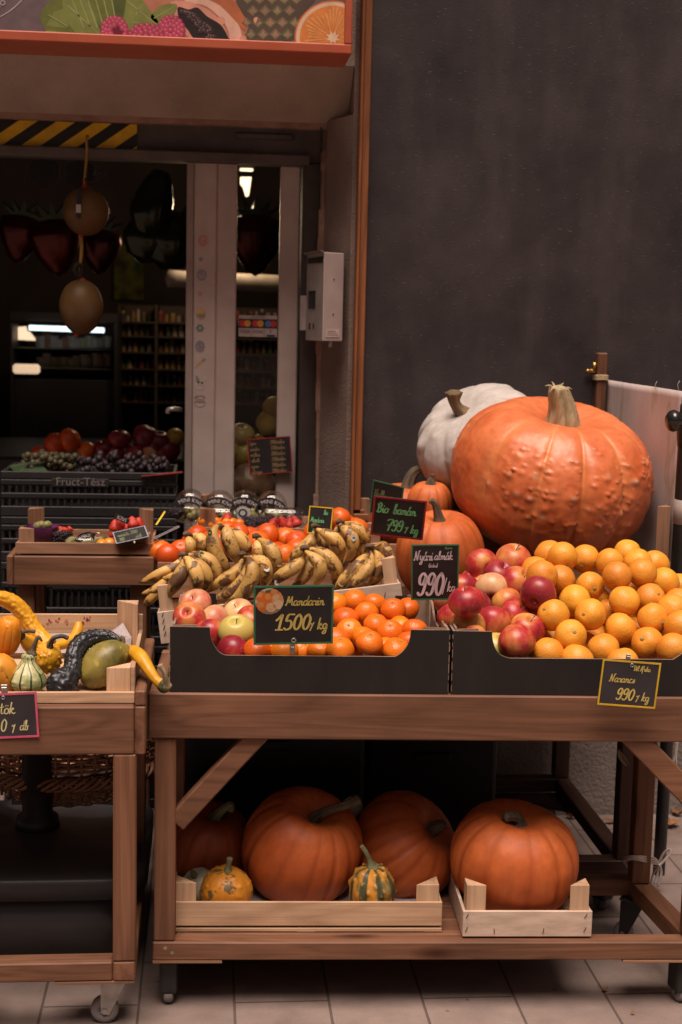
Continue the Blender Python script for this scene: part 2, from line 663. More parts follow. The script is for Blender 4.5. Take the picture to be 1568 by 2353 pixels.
cbx0, cbx1 = at(842, 600, Y=4.215).x, 3.1
cz0 = at(845, 1172, Y=4.215).z
brd = thing('chalkboard', 'huge black scratched chalkboard panel filling the wall right of the doorway', 'chalkboard', (1.8, 4.215, cz0))
obj('panel', one(box, (cbx0 - .005, 4.226, cz0 - .005), (cbx1, 4.2485, 4.1)), M_board(), brd)
FRAMEW = M_wood('orange_brown_frame_wood', (.145, .050, .018), (.25, .095, .036), 2, rough=.5, knots=False)
FRAMEX = M_wood('orange_brown_frame_wood_x', (.145, .050, .018), (.25, .095, .036), 0, rough=.5, knots=False)
fx0 = at(803, 1100, Y=4.20).x + .006
bm = bmesh.new()
box(bm, (fx0, 4.195, cz0 - .032), (cbx0 - .022, 4.2485, 4.1), .002)
box(bm, (cbx0 - .021, 4.207, cz0), (cbx0, 4.2485, 4.1), .002)
obj('frame', bm, FRAMEW, brd)
bm = bmesh.new()
box(bm, (cbx0 - .0215, 4.196, cz0 - .032), (cbx1, 4.2485, cz0 - .010), .002)
box(bm, (cbx0 - .001, 4.208, cz0 - .0095), (cbx1, 4.2485, cz0 + .002), .002)
obj('frame', bm, FRAMEX, brd)

# ------------------------------------------------------------------ lettering
GL = {
 'M': (.86, "0,.12 .08,.02 .18,.45 .29,.97 .34,.5 .42,.28 .56,.65 .67,.94 .68,.5 .7,.08 .82,.08"),
 'a': (.54, ".42,.42 .25,.5 .06,.32 .06,.08 .2,0 .36,.15 .43,.44 .42,.1 .48,.0 .58,.1"),
 'n': (.54, ".02,.38 .1,.47 .13,.2 .11,0 .17,.3 .3,.48 .38,.35 .37,.1 .44,0 .56,.1"),
 'd': (.56, ".42,.42 .25,.5 .06,.32 .06,.08 .2,0 .36,.15 .47,.55 .54,.98 .45,.4 .44,.08 .5,0 .6,.1"),
 'r': (.40, ".02,.38 .1,.48 .17,.4 .31,.44 .3,.3 .28,.08 .34,0 .44,.1"),
 'i': (.27, ".04,.35 .12,.48 .12,.1 .18,0 .28,.1;.16,.68 .18,.72"),
 'í': (.27, ".04,.35 .12,.48 .12,.1 .18,0 .28,.1;.12,.66 .22,.85"),
 'k': (.48, ".04,.0 .1,.5 .17,1.;.1,.3 .3,.5 .34,.4 .14,.27 .3,.05 .4,.0 .5,.08"),
 'g': (.50, ".4,.42 .24,.5 .06,.34 .08,.1 .22,.04 .36,.2 .42,.46 .4,.0 .36,-.3 .22,-.42 .08,-.34 .2,-.15 .48,.08"),
 '1': (.44, "0,.62 .12,.75 .3,1. .24,.5 .2,0;.04,0 .38,0"),
 '2': (.50, ".06,.8 .2,1 .4,.85 .3,.45 .04,.02 .22,.08 .48,.0"),
 '3': (.48, ".06,.9 .22,1 .4,.82 .2,.55 .42,.3 .26,0 .04,.1"),
 '5': (.52, ".5,1. .2,.97 .12,.58 .3,.6 .42,.42 .38,.12 .18,0 .04,.1"),
 '8': (.48, ".38,.85 .22,1 .1,.78 .36,.4 .24,0 .06,.2 .3,.6 .38,.85"),
 '0': (.50, ".28,1 .1,.75 .06,.25 .2,0 .36,.2 .42,.7 .28,1"),
 '/': (.44, "0,.5 .12,.58 .2,.4;.38,.66 .22,.2 .1,-.25"),
 '|': (.36, ".3,1.1 .04,-.1"),
 '9': (.50, ".42,.85 .26,1. .08,.8 .12,.52 .3,.52 .42,.85 .4,.4 .3,.08 .14,0 .04,.12"),
 '7': (.52, ".02,.9 .14,1 .5,1. .3,.5 .2,0;.1,.5 .44,.52"),
 'B': (.60, ".2,0 .16,.5 .22,1.;.06,.8 .3,1.03 .48,.85 .4,.6 .22,.52 .46,.45 .5,.18 .3,0 .02,.1"),
 'o': (.48, ".24,.5 .06,.34 .08,.08 .24,0 .4,.16 .38,.4 .24,.5 .34,.42 .5,.44"),
 'ö': (.48, ".24,.5 .06,.34 .08,.08 .24,0 .4,.16 .38,.4 .24,.5 .34,.42 .5,.44;.14,.7 .15,.74;.32,.7 .33,.74"),
 'b': (.48, ".04,.1 .2,.6 .26,1 .14,.95 .1,.4 .12,.05 .3,.02 .38,.25 .3,.42 .5,.42"),
 'c': (.42, ".36,.42 .22,.5 .06,.3 .1,.06 .24,0 .42,.12"),
 's': (.36, ".02,.05 .2,.3 .24,.5 .3,.25 .24,.04 .08,.04"),
 'N': (.72, "0,.1 .08,.02 .14,.4 .2,.95 .3,.5 .46,.02 .52,.5 .6,.95 .72,1."),
 'D': (.56, ".14,0 .12,1;.02,.95 .3,.95 .5,.6 .4,.15 .08,0"),
 'A': (.50, ".02,0 .2,.5 .36,1 .38,.5 .42,0;.1,.4 .48,.42"),
 'e': (.42, ".06,.22 .3,.3 .3,.46 .16,.48 .06,.28 .12,.04 .26,0 .42,.12"),
 'l': (.32, ".04,.1 .22,.6 .24,.98 .12,.9 .1,.3 .16,.02 .34,.1"),
 'f': (.36, ".04,.1 .18,.5 .32,.95 .2,.95 .14,.3 .08,-.4;.02,.42 .3,.46"),
 't': (.34, ".14,.9 .1,.3 .14,.04 .32,.08;.0,.6 .3,.62"),
 'y': (.50, ".02,.45 .1,.48 .1,.15 .2,.04 .34,.2 .42,.48 .38,.0 .3,-.35 .12,-.4 .12,-.22 .48,.08"),
 'm': (.76, ".02,.38 .1,.47 .13,.2 .11,0 .17,.3 .28,.48 .34,.35 .33,0 .4,.3 .52,.48 .6,.35 .59,.1 .66,0 .78,.1"),
 'H': (.66, ".1,.8 .2,.98 .16,.5 .1,0;.56,1 .5,.5 .48,.1 .6,.08;.06,.45 .6,.55"),
 'w': (.66, ".02,.45 .08,.1 .2,.05 .3,.45 .36,.08 .48,.05 .58,.48 .68,.42"),
 'p': (.48, ".06,.48 .1,.1 .06,-.4;.1,.3 .28,.48 .4,.3 .3,.04 .12,.06"),
 'z': (.44, ".04,.46 .36,.46 .08,.04 .44,.08"),
 'E': (.46, ".4,.92 .18,.98 .08,.75 .24,.55 .06,.3 .16,.02 .42,.1"),
 'u': (.52, ".02,.45 .08,.1 .2,.02 .36,.2 .42,.48 .42,.08 .54,.08"),
 '(': (.24, ".2,1.0 .06,.5 .2,-.1"), ')': (.24, ".04,1.0 .18,.5 .04,-.1"),
 '.': (.2, ".08,.0 .1,.04"), ' ': (.32, ""),
}
for base, acc in (('a', 'á'), ('e', 'é'), ('o', 'ó')):
    w_, s_ = GL[base]
    GL[acc] = (w_, s_ + ";.2,.66 .32,.88")


def write(bm, text, x, y, h, ex, ey, o, nrm, sx=1.0, wt=.055, slant=.12, track=0.0):
    """pen strokes written on the plane o + x*ex + y*ey, standing off along nrm; h = capital height in metres"""
    cx = x
    for ch in text:
        w_, s_ = GL[ch]
        for st in filter(None, s_.split(';')):
            P = [tuple(map(float, q.split(','))) for q in st.split()]
            W3 = [o + ex * (cx + (p[0] + slant * p[1]) * h * sx) + ey * (y + p[1] * h) + nrm * .0006 for p in P]
            if len(P) == 2 and math.dist(P[0], P[1]) < .1:
                W3 = [W3[0], W3[1]]
            n = max(3, 5 * (len(P) - 1))
            C = [Vector(q) for q in cr(W3, n)]
            # flat ribbon of pen width
            L, Rr = [], []
            for i, c in enumerate(C):
                d = (C[min(i + 1, n - 1)] - C[max(i - 1, 0)]).normalized()
                s = d.cross(nrm).normalized()
                k = wt * h * (.62 + .38 * abs(d.dot(ey)))
                L.append(c + s * k)
                Rr.append(c - s * k)
            for i in range(n - 1):
                vs = [bm.verts.new(v) for v in (L[i], L[i + 1], Rr[i + 1], Rr[i])]
                bm.faces.new(vs)
            for c, d in ((C[0], C[0] - C[1]), (C[-1], C[-1] - C[-2])):
                d = d.normalized()
                s = d.cross(nrm).normalized()
                k = wt * h * .8
                ring = [bm.verts.new(c + (d * math.cos(t_) + s * math.sin(t_)) * k + nrm * .0001) for t_ in [i * math.pi / 4 for i in range(8)]]
                bm.faces.new(ring)
        cx += (w_ + track) * h * sx
    return cx


def twidth(text, h, sx=1.0, track=0.0):
    return sum((GL[c][0] + track) * h * sx for c in text)


def print_text(text, size, M, name, m, parent, arc=None, local=False, thick=.0004, spacing=1.0):
    """printed letters from the built-in typeface; M places the xy plane; arc = radius for bending"""
    cu = bpy.data.curves.new('type', 'FONT')
    cu.body = text
    cu.size = size
    cu.align_x = 'CENTER'
    cu.align_y = 'CENTER'
    cu.extrude = thick
    cu.space_character = spacing
    cu.resolution_u = 3
    o = bpy.data.objects.new('type', cu)
    col.objects.link(o)
    me = bpy.data.meshes.new_from_object(o.evaluated_get(bpy.context.evaluated_depsgraph_get()))
    bpy.data.objects.remove(o)
    bm = bmesh.new()
    bm.from_mesh(me)
    bpy.data.meshes.remove(me)
    if arc:
        for v in bm.verts:
            a = v.co.x / arc
            r_ = arc + v.co.y
            v.co.x, v.co.y = r_ * math.sin(a), r_ * math.cos(a) - arc
    bmesh.ops.transform(bm, matrix=M, verts=bm.verts)
    return obj(name, bm, m, parent, local=local)


def frame_of(TL, TRc, BL):
    """rectangle axes from three corners"""
    ex = (TRc - TL)
    wd = ex.length
    ex.normalize()
    ey = TL - BL
    ey -= ex * ey.dot(ex)
    ht = ey.length
    ey.normalize()
    n = ex.cross(ey)
    return ex, ey, n, wd, ht


def MXYZ(ex, ey, n, o):
    return Matrix(((ex.x, ey.x, n.x, o.x), (ex.y, ey.y, n.y, o.y), (ex.z, ey.z, n.z, o.z), (0, 0, 0, 1)))


# ------------------------------------------------------------------ shop door and its glass side panel
WHITE = M_basic('white_door_paint', (.40, .325, .295), (.46, .38, .345), 10, .42, .08, 300)
WHITE2 = M_basic('greyish_door_edge', (.25, .20, .18), (.31, .25, .225), 10, .5)
YD = 4.50
zdt = at(480, 374, Y=YD).z
X = lambda x, y=700, Y=YD: at(x, y, Y=Y).x
door = thing('sliding_door', 'white framed glass shop door slid open behind the grey header', 'door', (X(560), YD, 0))
obj('edge_strip', one(box, (X(427.5), YD - .004, .02), (X(445), YD + .05, zdt), .003), WHITE2, door)
obj('stile', one(box, (X(445.3), YD - .012, .02), (X(496.9), YD + .04, zdt), .004), WHITE, door)
obj('stile', one(box, (X(497), YD - .010, .02), (X(543), YD + .04, zdt - .001), .004), WHITE, door)
obj('stile', one(box, (X(641), YD - .002, .02), (X(686), YD + .04, zdt - .002), .004), WHITE, door)
obj('pane', one(box, (X(543) + .001, YD + .018, .02), (X(641) - .001, YD + .023, zdt)), GLASS, door)
obj('handle', one(sweep, [at(415, 942, Y=YD + .02), at(402, 940, Y=YD - .03), at(388, 942, Y=YD - .03), at(385, 950, Y=YD - .03)], [.008, .008, .009, .008], 16, 10), IRON, door, True)

SX = Vector((1, 0, 0)); SZ = Vector((0, 0, 1)); SN = Vector((0, -1, 0))


def disc(bm, c, rx, rz, n=20, mi=0, th=.0006, rot=0, wob=0.0):
    cs, sn = math.cos(rot), math.sin(rot)
    pts = []
    for i in range(n):
        a = 2 * math.pi * i / n
        k = 1 + wob * math.cos(5 * a)
        x_, z_ = rx * k * math.cos(a), rz * k * math.sin(a)
        pts.append((c[0] + cs * x_ - sn * z_, c[1], c[2] + sn * x_ + cs * z_))
    return prism(bm, pts, (0, th, 0), mi)


def C_(r, g, b):
    return M_plain('print_%02d%02d%02d' % (r * 99, g * 99, b * 99), (r, g, b), .5)


yst = YD - .0130
st_mats = [C_(.42, .20, .17), C_(.22, .20, .27), C_(.20, .24, .13), C_(.45, .28, .14), C_(.16, .22, .20), C_(.46, .38, .34), C_(.19, .15, .14), C_(.40, .17, .09)]
stk = [  # x, y, kind
    (467, 553, 'egg', 0, .0175), (462, 596, 'star', 1, .009), (464, 632, 'egg', 1, .018), (461, 675, 'star', 0, .010),
    (462, 721, 'egg3', 3, .0185), (460, 754, 'flower', 4, .0135), (460, 796, 'eggd', 1, .0185)]
for (sx_, sy_, kind, mi, r_) in stk:
    p = at(sx_, sy_, Y=yst)
    bm = bmesh.new()
    if kind.startswith('egg'):
        disc(bm, p, r_ * .82, r_, 20, mi)
        q = random.Random(sx_ * 31 + sy_)
        if kind == 'egg3':
            box(bm, (p.x - r_ * .72, p.y - .0006, p.z - r_ * .35), (p.x + r_ * .72, p.y, p.z - r_ * .05), mi=2)
            box(bm, (p.x - r_ * .6, p.y - .0006, p.z - r_ * .7), (p.x + r_ * .6, p.y, p.z - r_ * .42), mi=1)
        else:
            for k in range(9):
                a = q.uniform(0, 6.28); d = r_ * .6 * math.sqrt(q.random())
                disc(bm, (p.x + d * math.cos(a) * .8, p.y - .0006, p.z + d * math.sin(a)), r_ * .13, r_ * .13, 8, 5 if kind == 'egg' else 3)
    elif kind == 'star':
        prism(bm, [(p.x + (r_ if k % 2 == 0 else r_ * .45) * math.sin(k * math.pi / 5), p.y, p.z + (r_ if k % 2 == 0 else r_ * .45) * math.cos(k * math.pi / 5)) for k in range(10)], (0, .0006, 0), mi)
    else:
        for k in range(6):
            a = k * math.pi / 3
            disc(bm, (p.x + r_ * .6 * math.cos(a), p.y, p.z + r_ * .6 * math.sin(a)), r_ * .36, r_ * .36, 10, mi)
    obj('sticker', bm, st_mats, door)
p = at(460, 834, Y=yst)                        # carrot
bm = bmesh.new()
prism(bm, [p + SX * a + SZ * b for a, b in ((-.017, -.016), (-.010, -.014), (.008, .002), (.004, .009), (-.004, .003))], (0, .0006, 0), 3)
prism(bm, [p + SX * a + SZ * b for a, b in ((.005, .007), (.010, .018), (.012, .012), (.020, .013), (.013, .007), (.008, .003))], (0, .0006, 0), 2)
obj('sticker', bm, st_mats, door)
p = at(460, 882, Y=yst)                        # pale rabbit outline
bm = bmesh.new()
disc(bm, p + Vector((0, 0, -.006)), .016, .013, 18, 5)
disc(bm, p + Vector((-.008, 0, .014)), .005, .014, 14, 4, rot=.35)
disc(bm, p + Vector((.012, 0, .012)), .005, .014, 14, 5, rot=-.6)
for dx in (-.005, .005):
    disc(bm, p + Vector((dx, -.0006, -.004)), .0016, .0016, 8, 6)
obj('sticker', bm, st_mats, door)
p = at(460, 922, Y=yst)                        # round lettered sticker
GREY = st_mats[6]
bm = bmesh.new()
for k in range(18):
    a0, a1 = math.pi * (1.06 + .88 * k / 18), math.pi * (1.06 + .88 * (k + 1) / 18)
    prism(bm, [p + Vector((r_ * math.cos(a), 0, r_ * math.sin(a))) for r_, a in ((.019, a0), (.0178, a0), (.0178, a1), (.019, a1))], (0, .0006, 0))
ring = obj('sticker', bm, GREY, door)
Mx = lambda q: MXYZ(SX, SZ, SN, q)
print_text('PRO-VITA', .0085, Mx(p + Vector((0, 0, .017))), 'lettering', GREY, ring, arc=.020)
print_text('A KEDVENC', .0050, Mx(p + Vector((0, 0, .005))), 'lettering', GREY, ring)
print_text('ZÖLDSÉGESEM', .0050, Mx(p + Vector((0, 0, -.002))), 'lettering', GREY, ring)

# payment card sticker on the glass
ps = thing('payment_sticker', 'small payment card acceptance sticker stuck on the door glass', 'sticker', at(592, 749, Y=YD + .0165))
yps = YD + .0165
c0, c1 = at(549, 724, Y=yps), at(637, 775, Y=yps)
obj('backing', one(box, (c0.x, yps, c1.z), (c1.x, yps + .0012, c0.z)), C_(.40, .33, .31), ps)
zm0, zm1 = at(590, 754, Y=yps).z, at(590, 733, Y=yps).z
obj('dark_band', one(box, (c0.x + .001, yps - .0008, zm0), (c1.x - .001, yps - .0001, zm1)), C_(.025, .022, .05), ps)
w3 = (c1.x - c0.x) / 3
for i, (ca, cb) in enumerate([((.45, .03, .03), (.55, .25, .03)), ((.45, .03, .03), (.55, .25, .03)), ((.05, .16, .42), (.45, .03, .03))]):
    bm = bmesh.new()
    cc = Vector((c0.x + w3 * (i + .5), yps - .0014, (zm0 + zm1) / 2))
    disc(bm, cc - SX * .0075, .0105, .0105, 18, 0)
    disc(bm, cc + SX * .0075 + SN * .0004, .0105, .0105, 18, 1)
    obj('card_mark', bm, [C_(*ca), C_(*cb)], ps)
NAVY = C_(.03, .035, .11)
for i, s in enumerate(('VISA', 'VISA', 'V')):
    print_text(s, .0155, Mx(Vector((c0.x + w3 * (i + .5), yps - .0006, at(590, 764, Y=yps).z + (.002 if i < 2 else .004)))), 'lettering', NAVY, ps)
bm = bmesh.new()
box(bm, (c0.x + w3 * 2.2, yps - .0006, c1.z + .001), (c0.x + w3 * 2.85, yps - .0001, c1.z + .0075))
for i in (1, 2):
    box(bm, (c0.x + w3 * i - .0004, yps - .0006, c1.z), (c0.x + w3 * i + .0004, yps - .0001, zm0))
obj('bar', bm, NAVY, ps)
print_text('unicredit bank', .0072, Mx(Vector(((c0.x + c1.x) / 2, yps - .0006, at(590, 728.5, Y=yps).z))), 'lettering', NAVY, ps)

# ------------------------------------------------------------------ mailbox on the reveal
MB = M_basic('mailbox_white_paint', (.36, .29, .27), (.42, .34, .315), 12, .45, .1, 200)
MBG = M_basic('mailbox_grey_face', (.22, .19, .175), (.28, .245, .225), 12, .5)
a_t, a_b = at(747, 579, Y=4.19), at(741.5, 784, Y=4.19)
b_t, b_b = at(793, 576.5, Y=4.24), at(787, 785, Y=4.24)
c_t = at(708, 602, Y=4.38)
mb = thing('mailbox', 'white metal mailbox with slot and screw holes on the doorway jamb', 'mailbox', (a_b.x, 4.2, a_b.z))
zt, zb = a_t.z, a_b.z
A2, B2, C2 = Vector((a_b.x, 4.19)), Vector((b_b.x, 4.24)), Vector((at(704, 700, Y=4.38).x, 4.38))
D2 = B2 + (C2 - A2)
bm = bmesh.new()
prism(bm, [(A2.x, A2.y, zb), (B2.x, B2.y, zb), (D2.x, D2.y, zb), (C2.x, C2.y, zb)], (0, 0, zt - zb))
for f in bm.faces:
    f.normal_update()
    if abs(f.normal.z) < .5:
        c = f.calc_center_median()
        if (c.xy - (A2 + C2) / 2).length < .01:
            f.material_index = 1
bmesh.ops.bevel(bm, geom=list(bm.edges), offset=.002, segments=1, affect='EDGES')
obj('body', bm, [MB, MBG], mb)
dAC = (C2 - A2); nAC = Vector((-1, 0)) if False else Vector((dAC.y, -dAC.x)).normalized()
if nAC.x > 0:
    nAC = -nAC
def onAC(s, z, off):
    q = A2 + dAC * s + nAC * off
    return Vector((q.x, q.y, z))
bm = bmesh.new()                               # letter slot with its flap, window, keyhole
prism(bm, [onAC(.06, zt - .030, .0005), onAC(.94, zt - .028, .0005), onAC(.94, zt - .012, .0005), onAC(.06, zt - .012, .0005)], Vector((nAC.x, nAC.y, 0)) * .001)
prism(bm, [onAC(.45, zb + .095, .0005), onAC(.85, zb + .095, .0005), onAC(.85, zb + .148, .0005), onAC(.45, zb + .148, .0005)], Vector((nAC.x, nAC.y, 0)) * .001)
prism(bm, [onAC(.5, zb + .035, .0005), onAC(.56, zb + .035, .0005), onAC(.56, zb + .052, .0005), onAC(.5, zb + .052, .0005)], Vector((nAC.x, nAC.y, 0)) * .001)
prism(bm, [onAC(.72, zb + .033, .0005), onAC(.8, zb + .033, .0005), onAC(.8, zb + .052, .0005), onAC(.72, zb + .052, .0005)], Vector((nAC.x, nAC.y, 0)) * .001)
obj('slot', bm, DARKIRON, mb)
bm = bmesh.new()
prism(bm, [onAC(-.02, zt - .003, .001), onAC(1.0, zt - .003, .001), onAC(1.0, zt + .003, .012), onAC(-.02, zt + .003, .012)], (0, 0, .003))
obj('lid', bm, IRON, mb)
nAB = Vector(((B2 - A2).y, -(B2 - A2).x)).normalized()
if nAB.y > 0:
    nAB = -nAB
def onAB(s, z, off):
    q = A2 + (B2 - A2) * s + nAB * off
    return Vector((q.x, q.y, z))
for s, zz in ((.49, zt - .078), (.49, zt - .192 + .012)):
    bm = bmesh.new()
    c = onAB(s, zz, .0006)
    disc(bm, c, .0032, .0032, 12)
    obj('screw_hole', bm, DARKIRON, mb)
bm = bmesh.new()
prism(bm, [onAB(.15, zb + .012, .0008), onAB(.82, zb + .012, .0008), onAB(.82, zb + .036, .0008), onAB(.15, zb + .036, .0008)], Vector((nAB.x, nAB.y, 0)) * .0006)
pl = obj('paper_label', bm, C_(.47, .39, .36), mb)
bm = bmesh.new()
for k in range(3):
    prism(bm, [onAB(.22, zb + .018 + k * .0055, .0016), onAB(.76 - .06 * k, zb + .018 + k * .0055, .0016), onAB(.76 - .06 * k, zb + .0195 + k * .0055, .0016), onAB(.22, zb + .0195 + k * .0055, .0016)], Vector((nAB.x, nAB.y, 0)) * .0003)
obj('small_print', bm, GREY, pl)
bm = bmesh.new()                               # notice edge stuck at the far end of the front, bracket under it
prism(bm, [onAC(.97, zb + .03, .001), onAC(1.12, zb + .03, .012), onAC(1.12, zb + .135, .012), onAC(.97, zb + .135, .001)], Vector((nAC.x, nAC.y, 0)) * .001)
obj('notice', bm, C_(.33, .28, .27), mb)
obj('bracket', one(box, (a_b.x + .018, 4.21, zb - .018), (a_b.x + .03, 4.25, zb + .001), .001), HDR, mb)

# ------------------------------------------------------------------ lightbox sign over the door
YS = 4.04
sg = thing('shop_sign', 'orange framed fruit picture sign above the shop door', 'sign', at(400, 60, Y=YS))
SRED = M_basic('orange_red_sign_frame', (.36, .075, .036), (.43, .10, .05), 6, .38, spec=.5)
zs0, xs1 = at(400, 108, Y=YS).z, at(808, 135, Y=YS).x
zsT = zs0 + .62
fw_ = at(400, 86, Y=YS).z - zs0
obj('case', one(box, (-2.3, YS + .004, zs0), (xs1, YW - .002, zsT), .002), SRED, sg)
bm = bmesh.new()
box(bm, (-2.3, YS - .008, zs0 - .001), (xs1, YS + .0035, zs0 + fw_), .003)
box(bm, (xs1 - fw_ * .86, YS - .0075, zs0 + fw_ + .0005), (xs1 - .0002, YS + .0035, zsT), .003)
obj('frame', bm, SRED, sg)
obj('picture_panel', one(box, (-2.29, YS + .0005, zs0 + fw_ - .001), (xs1 - fw_ * .8, YS + .0035, zsT - .01)), C_(.125, .086, .092), sg)
zlim, xlim = zs0 + fw_ + .0005, xs1 - fw_ * .87


def flat(bm, pts, layer, mi=0, raw=False):
    """flat printed shape on the sign; picture positions, clipped by the frame"""
    Y = YS - .0002 * layer
    P = []
    for (x_, y_) in pts:
        q = at(x_, y_, Y=Y)
        q.x = min(q.x, xlim); q.z = max(q.z, zlim)
        P.append(q)
    vs = [bm.verts.new(q) for q in P]
    try:
        f = bm.faces.new(vs)
        f.material_index = mi
    except ValueError:
        pass


def ell(cx, cy, rx, ry=None, n=18, rot=0.0):
    ry = rx if ry is None else ry
    return [(cx + rx * math.cos(a) * math.cos(rot) - ry * math.sin(a) * math.sin(rot), cy + rx * math.cos(a) * math.sin(rot) + ry * math.sin(a) * math.cos(rot)) for a in [2 * math.pi * i / n for i in range(n)]]


S_ = .5421
G1, G2, G3, G4 = C_(.12, .135, .028), C_(.17, .19, .045), C_(.07, .085, .018), C_(.26, .27, .10)
bm = bmesh.new()
def sp(pts):
    if 6 <= len(pts) <= 15:
        n = len(pts)
        P = [np.array(p, float) for p in pts]
        out = []
        for i in range(n):
            p0, p1, p2, p3 = P[i - 1], P[i], P[(i + 1) % n], P[(i + 2) % n]
            for t_ in (0, .25, .5, .75):
                out.append(.5 * (2 * p1 + (p2 - p0) * t_ + (2 * p0 - 5 * p1 + 4 * p2 - p3) * t_ * t_ + (-p0 + 3 * p1 - 3 * p2 + p3) * t_ ** 3))
        pts = out
    return [(a * S_, b * S_) for a, b in pts]

flat(bm, sp([(172, 70), (205, 12), (275, -6), (300, 60), (330, 140), (372, 172), (235, 164), (195, 130)]), 1, 0)
flat(bm, sp([(195, 110), (230, 50), (285, 30), (300, 90), (280, 120)]), 2, 1)
flat(bm, sp([(268, -8), (340, -30), (400, 60), (430, 178), (365, 172), (318, 135), (282, 80)]), 3, 1)
flat(bm, sp([(340, -20), (520, -20), (560, 60), (500, 120), (435, 120), (400, 70)]), 2, 0)
flat(bm, sp([(470, -20), (545, -20), (520, 70), (480, 60)]), 4, 2)
for k in range(6):
    x0 = 300 + k * 34
    flat(bm, sp([(x0, -10), (x0 + 5, -10), (x0 + 60 - k * 6, 120), (x0 + 54 - k * 6, 120)]), 5, 3)
for q in ([(195, 130), (330, 150), (330, 154), (195, 134)], [(290, 20), (420, 165), (416, 168), (286, 26)], [(205, 60), (290, 110), (288, 114), (203, 64)]):
    flat(bm, sp(q), 5, 3)
obj('printed_lettuce', bm, [G1, G2, G3, G4], sg)
P1, P2, P3, P4 = C_(.42, .16, .10), C_(.55, .24, .17), C_(.62, .36, .27), C_(.40, .12, .05)
bm = bmesh.new()                               # papaya
flat(bm, sp([(600, -20), (1000, -20), (1055, 70), (1045, 140), (1030, 215), (840, 212), (770, 150), (690, 70), (630, 50)]), 1, 0)
flat(bm, sp([(760, -20), (860, -20), (960, 30), (1015, 110), (1030, 215), (985, 215), (960, 110), (880, 30), (800, 10)]), 3, 2)
flat(bm, sp([(850, -20), (960, -20), (1030, 60), (1040, 130), (1000, 90), (930, 20)]), 4, 3)
flat(bm, sp([(720, 20), (790, 5), (880, 40), (945, 105), (975, 205), (842, 205), (790, 150)]), 4, 1)
for (a, b, r_) in ((1088, 85, 13), (938, 88, 18), (1000, 195, 20), (1030, 165, 14)):
    flat(bm, sp(ell(a, b, r_)), 5, 1)
obj('printed_papaya', bm, [P1, P2, P3, P4], sg)
SE1, SE2, SE3 = C_(.018, .010, .010), C_(.045, .022, .024), C_(.26, .17, .17)
bm = bmesh.new()
flat(bm, sp([(755, 30), (800, 40), (838, 32), (880, 70), (945, 115), (972, 205), (850, 203), (800, 130), (762, 85)]), 6, 0)
rq = random.Random(3)
for k in range(75):
    u, v = rq.random(), rq.random()
    a, b = 762 + u * 60 + v * 140, 45 + v * 150 + u * (20 - 60 * v * (1 - v)) - 6
    flat(bm, sp(ell(a, b, 10, n=10)), 7 + k * .05, 1)
    flat(bm, sp(ell(a - 3, b - 4, 2.2, n=6)), 12, 2)
obj('printed_papaya_seeds', bm, [SE1, SE2, SE3], sg)
bm = bmesh.new()                               # raspberry leaves
for pts in ([(520, 160), (530, 40), (545, -20), (585, -25), (640, 50), (672, 95), (650, 118), (600, 105), (560, 120)], [(640, 65), (690, 22), (750, 20), (735, 60), (690, 95), (660, 95)], [(660, 110), (708, 96), (690, 120), (668, 122)]):
    flat(bm, sp(pts), 8, 1)
for q in ([(540, 0), (662, 100), (660, 104), (537, 5)], [(652, 75), (745, 22), (746, 25), (655, 80)], [(575, 60), (600, 20), (602, 22), (578, 64)], [(560, 90), (600, 98), (600, 101), (560, 94)]):
    flat(bm, sp(q), 9, 3)
obj('printed_leaf', bm, [G1, G2, G3, G4], sg)
RB = [C_(.30, .028, .065), C_(.43, .06, .11), C_(.62, .22, .27), C_(.14, .010, .028)]
for (cx, cy, rx, ry, hole) in ((486, 128, 56, 60, True), (725, 128, 58, 64, False), (620, 152, 78, 52, False)):
    bm = bmesh.new()
    L0 = 10 if hole else (11 if cx > 700 else 14)
    flat(bm, sp(ell(cx, cy, rx, ry, 24)), L0, 3)
    for ri, (kr, n) in enumerate(((.86, 17), (.62, 13), (.36, 8), (.0, 1))):
        for k in range(n):
            a = 2 * math.pi * (k + ri * .5) / n
            x_, y_ = cx + rx * kr * math.cos(a), cy + ry * kr * math.sin(a)
            if hole and (x_ - 500) ** 2 / 24 ** 2 + (y_ - 140) ** 2 / 36 ** 2 < 1:
                continue
            r_ = 12.5
            flat(bm, sp(ell(x_, y_, r_, n=12)), L0 + .4 + ri * .3 + k * .01, 0)
            flat(bm, sp(ell(x_ - 1, y_ - 2, r_ * .68, n=10)), L0 + .9 + ri * .3 + k * .01, 1)
            flat(bm, sp(ell(x_ - 3, y_ - 5, r_ * .22, n=6)), L0 + 2.2, 2)
    obj('printed_raspberry', bm, RB, sg)
PI = [C_(.085, .055, .040), C_(.15, .12, .06), C_(.26, .20, .12), C_(.32, .13, .085), C_(.10, .12, .05)]
bm = bmesh.new()                               # pineapple skin
flat(bm, sp([(1010, -20), (1320, -20), (1300, 40), (1255, 120), (1262, 218), (1052, 212), (1065, 120)]), 2, 0)
for r_ in range(5):
    for c in range(6):
        a, b = 1050 + c * 52 + (r_ % 2) * 26 - r_ * 4, -5 + r_ * 50
        if a > 1262 + max(0, 40 - b * .5):
            continue
        mi = 1 if (r_ + c) % 3 else 4
        flat(bm, sp([(a - 26, b), (a, b - 24), (a + 26, b), (a, b + 24)]), 3, mi)
        flat(bm, sp([(a - 16, b + 4), (a, b - 12), (a + 16, b + 4), (a, b + 16)]), 4, 2)
        flat(bm, sp([(a - 9, b + 8), (a + 2, b - 22), (a + 10, b + 8)]), 5, 3)
        flat(bm, sp([(a - 3, b + 6), (a + 2, b - 16), (a + 4, b + 6)]), 6, 2)
obj('printed_pineapple', bm, PI, sg)
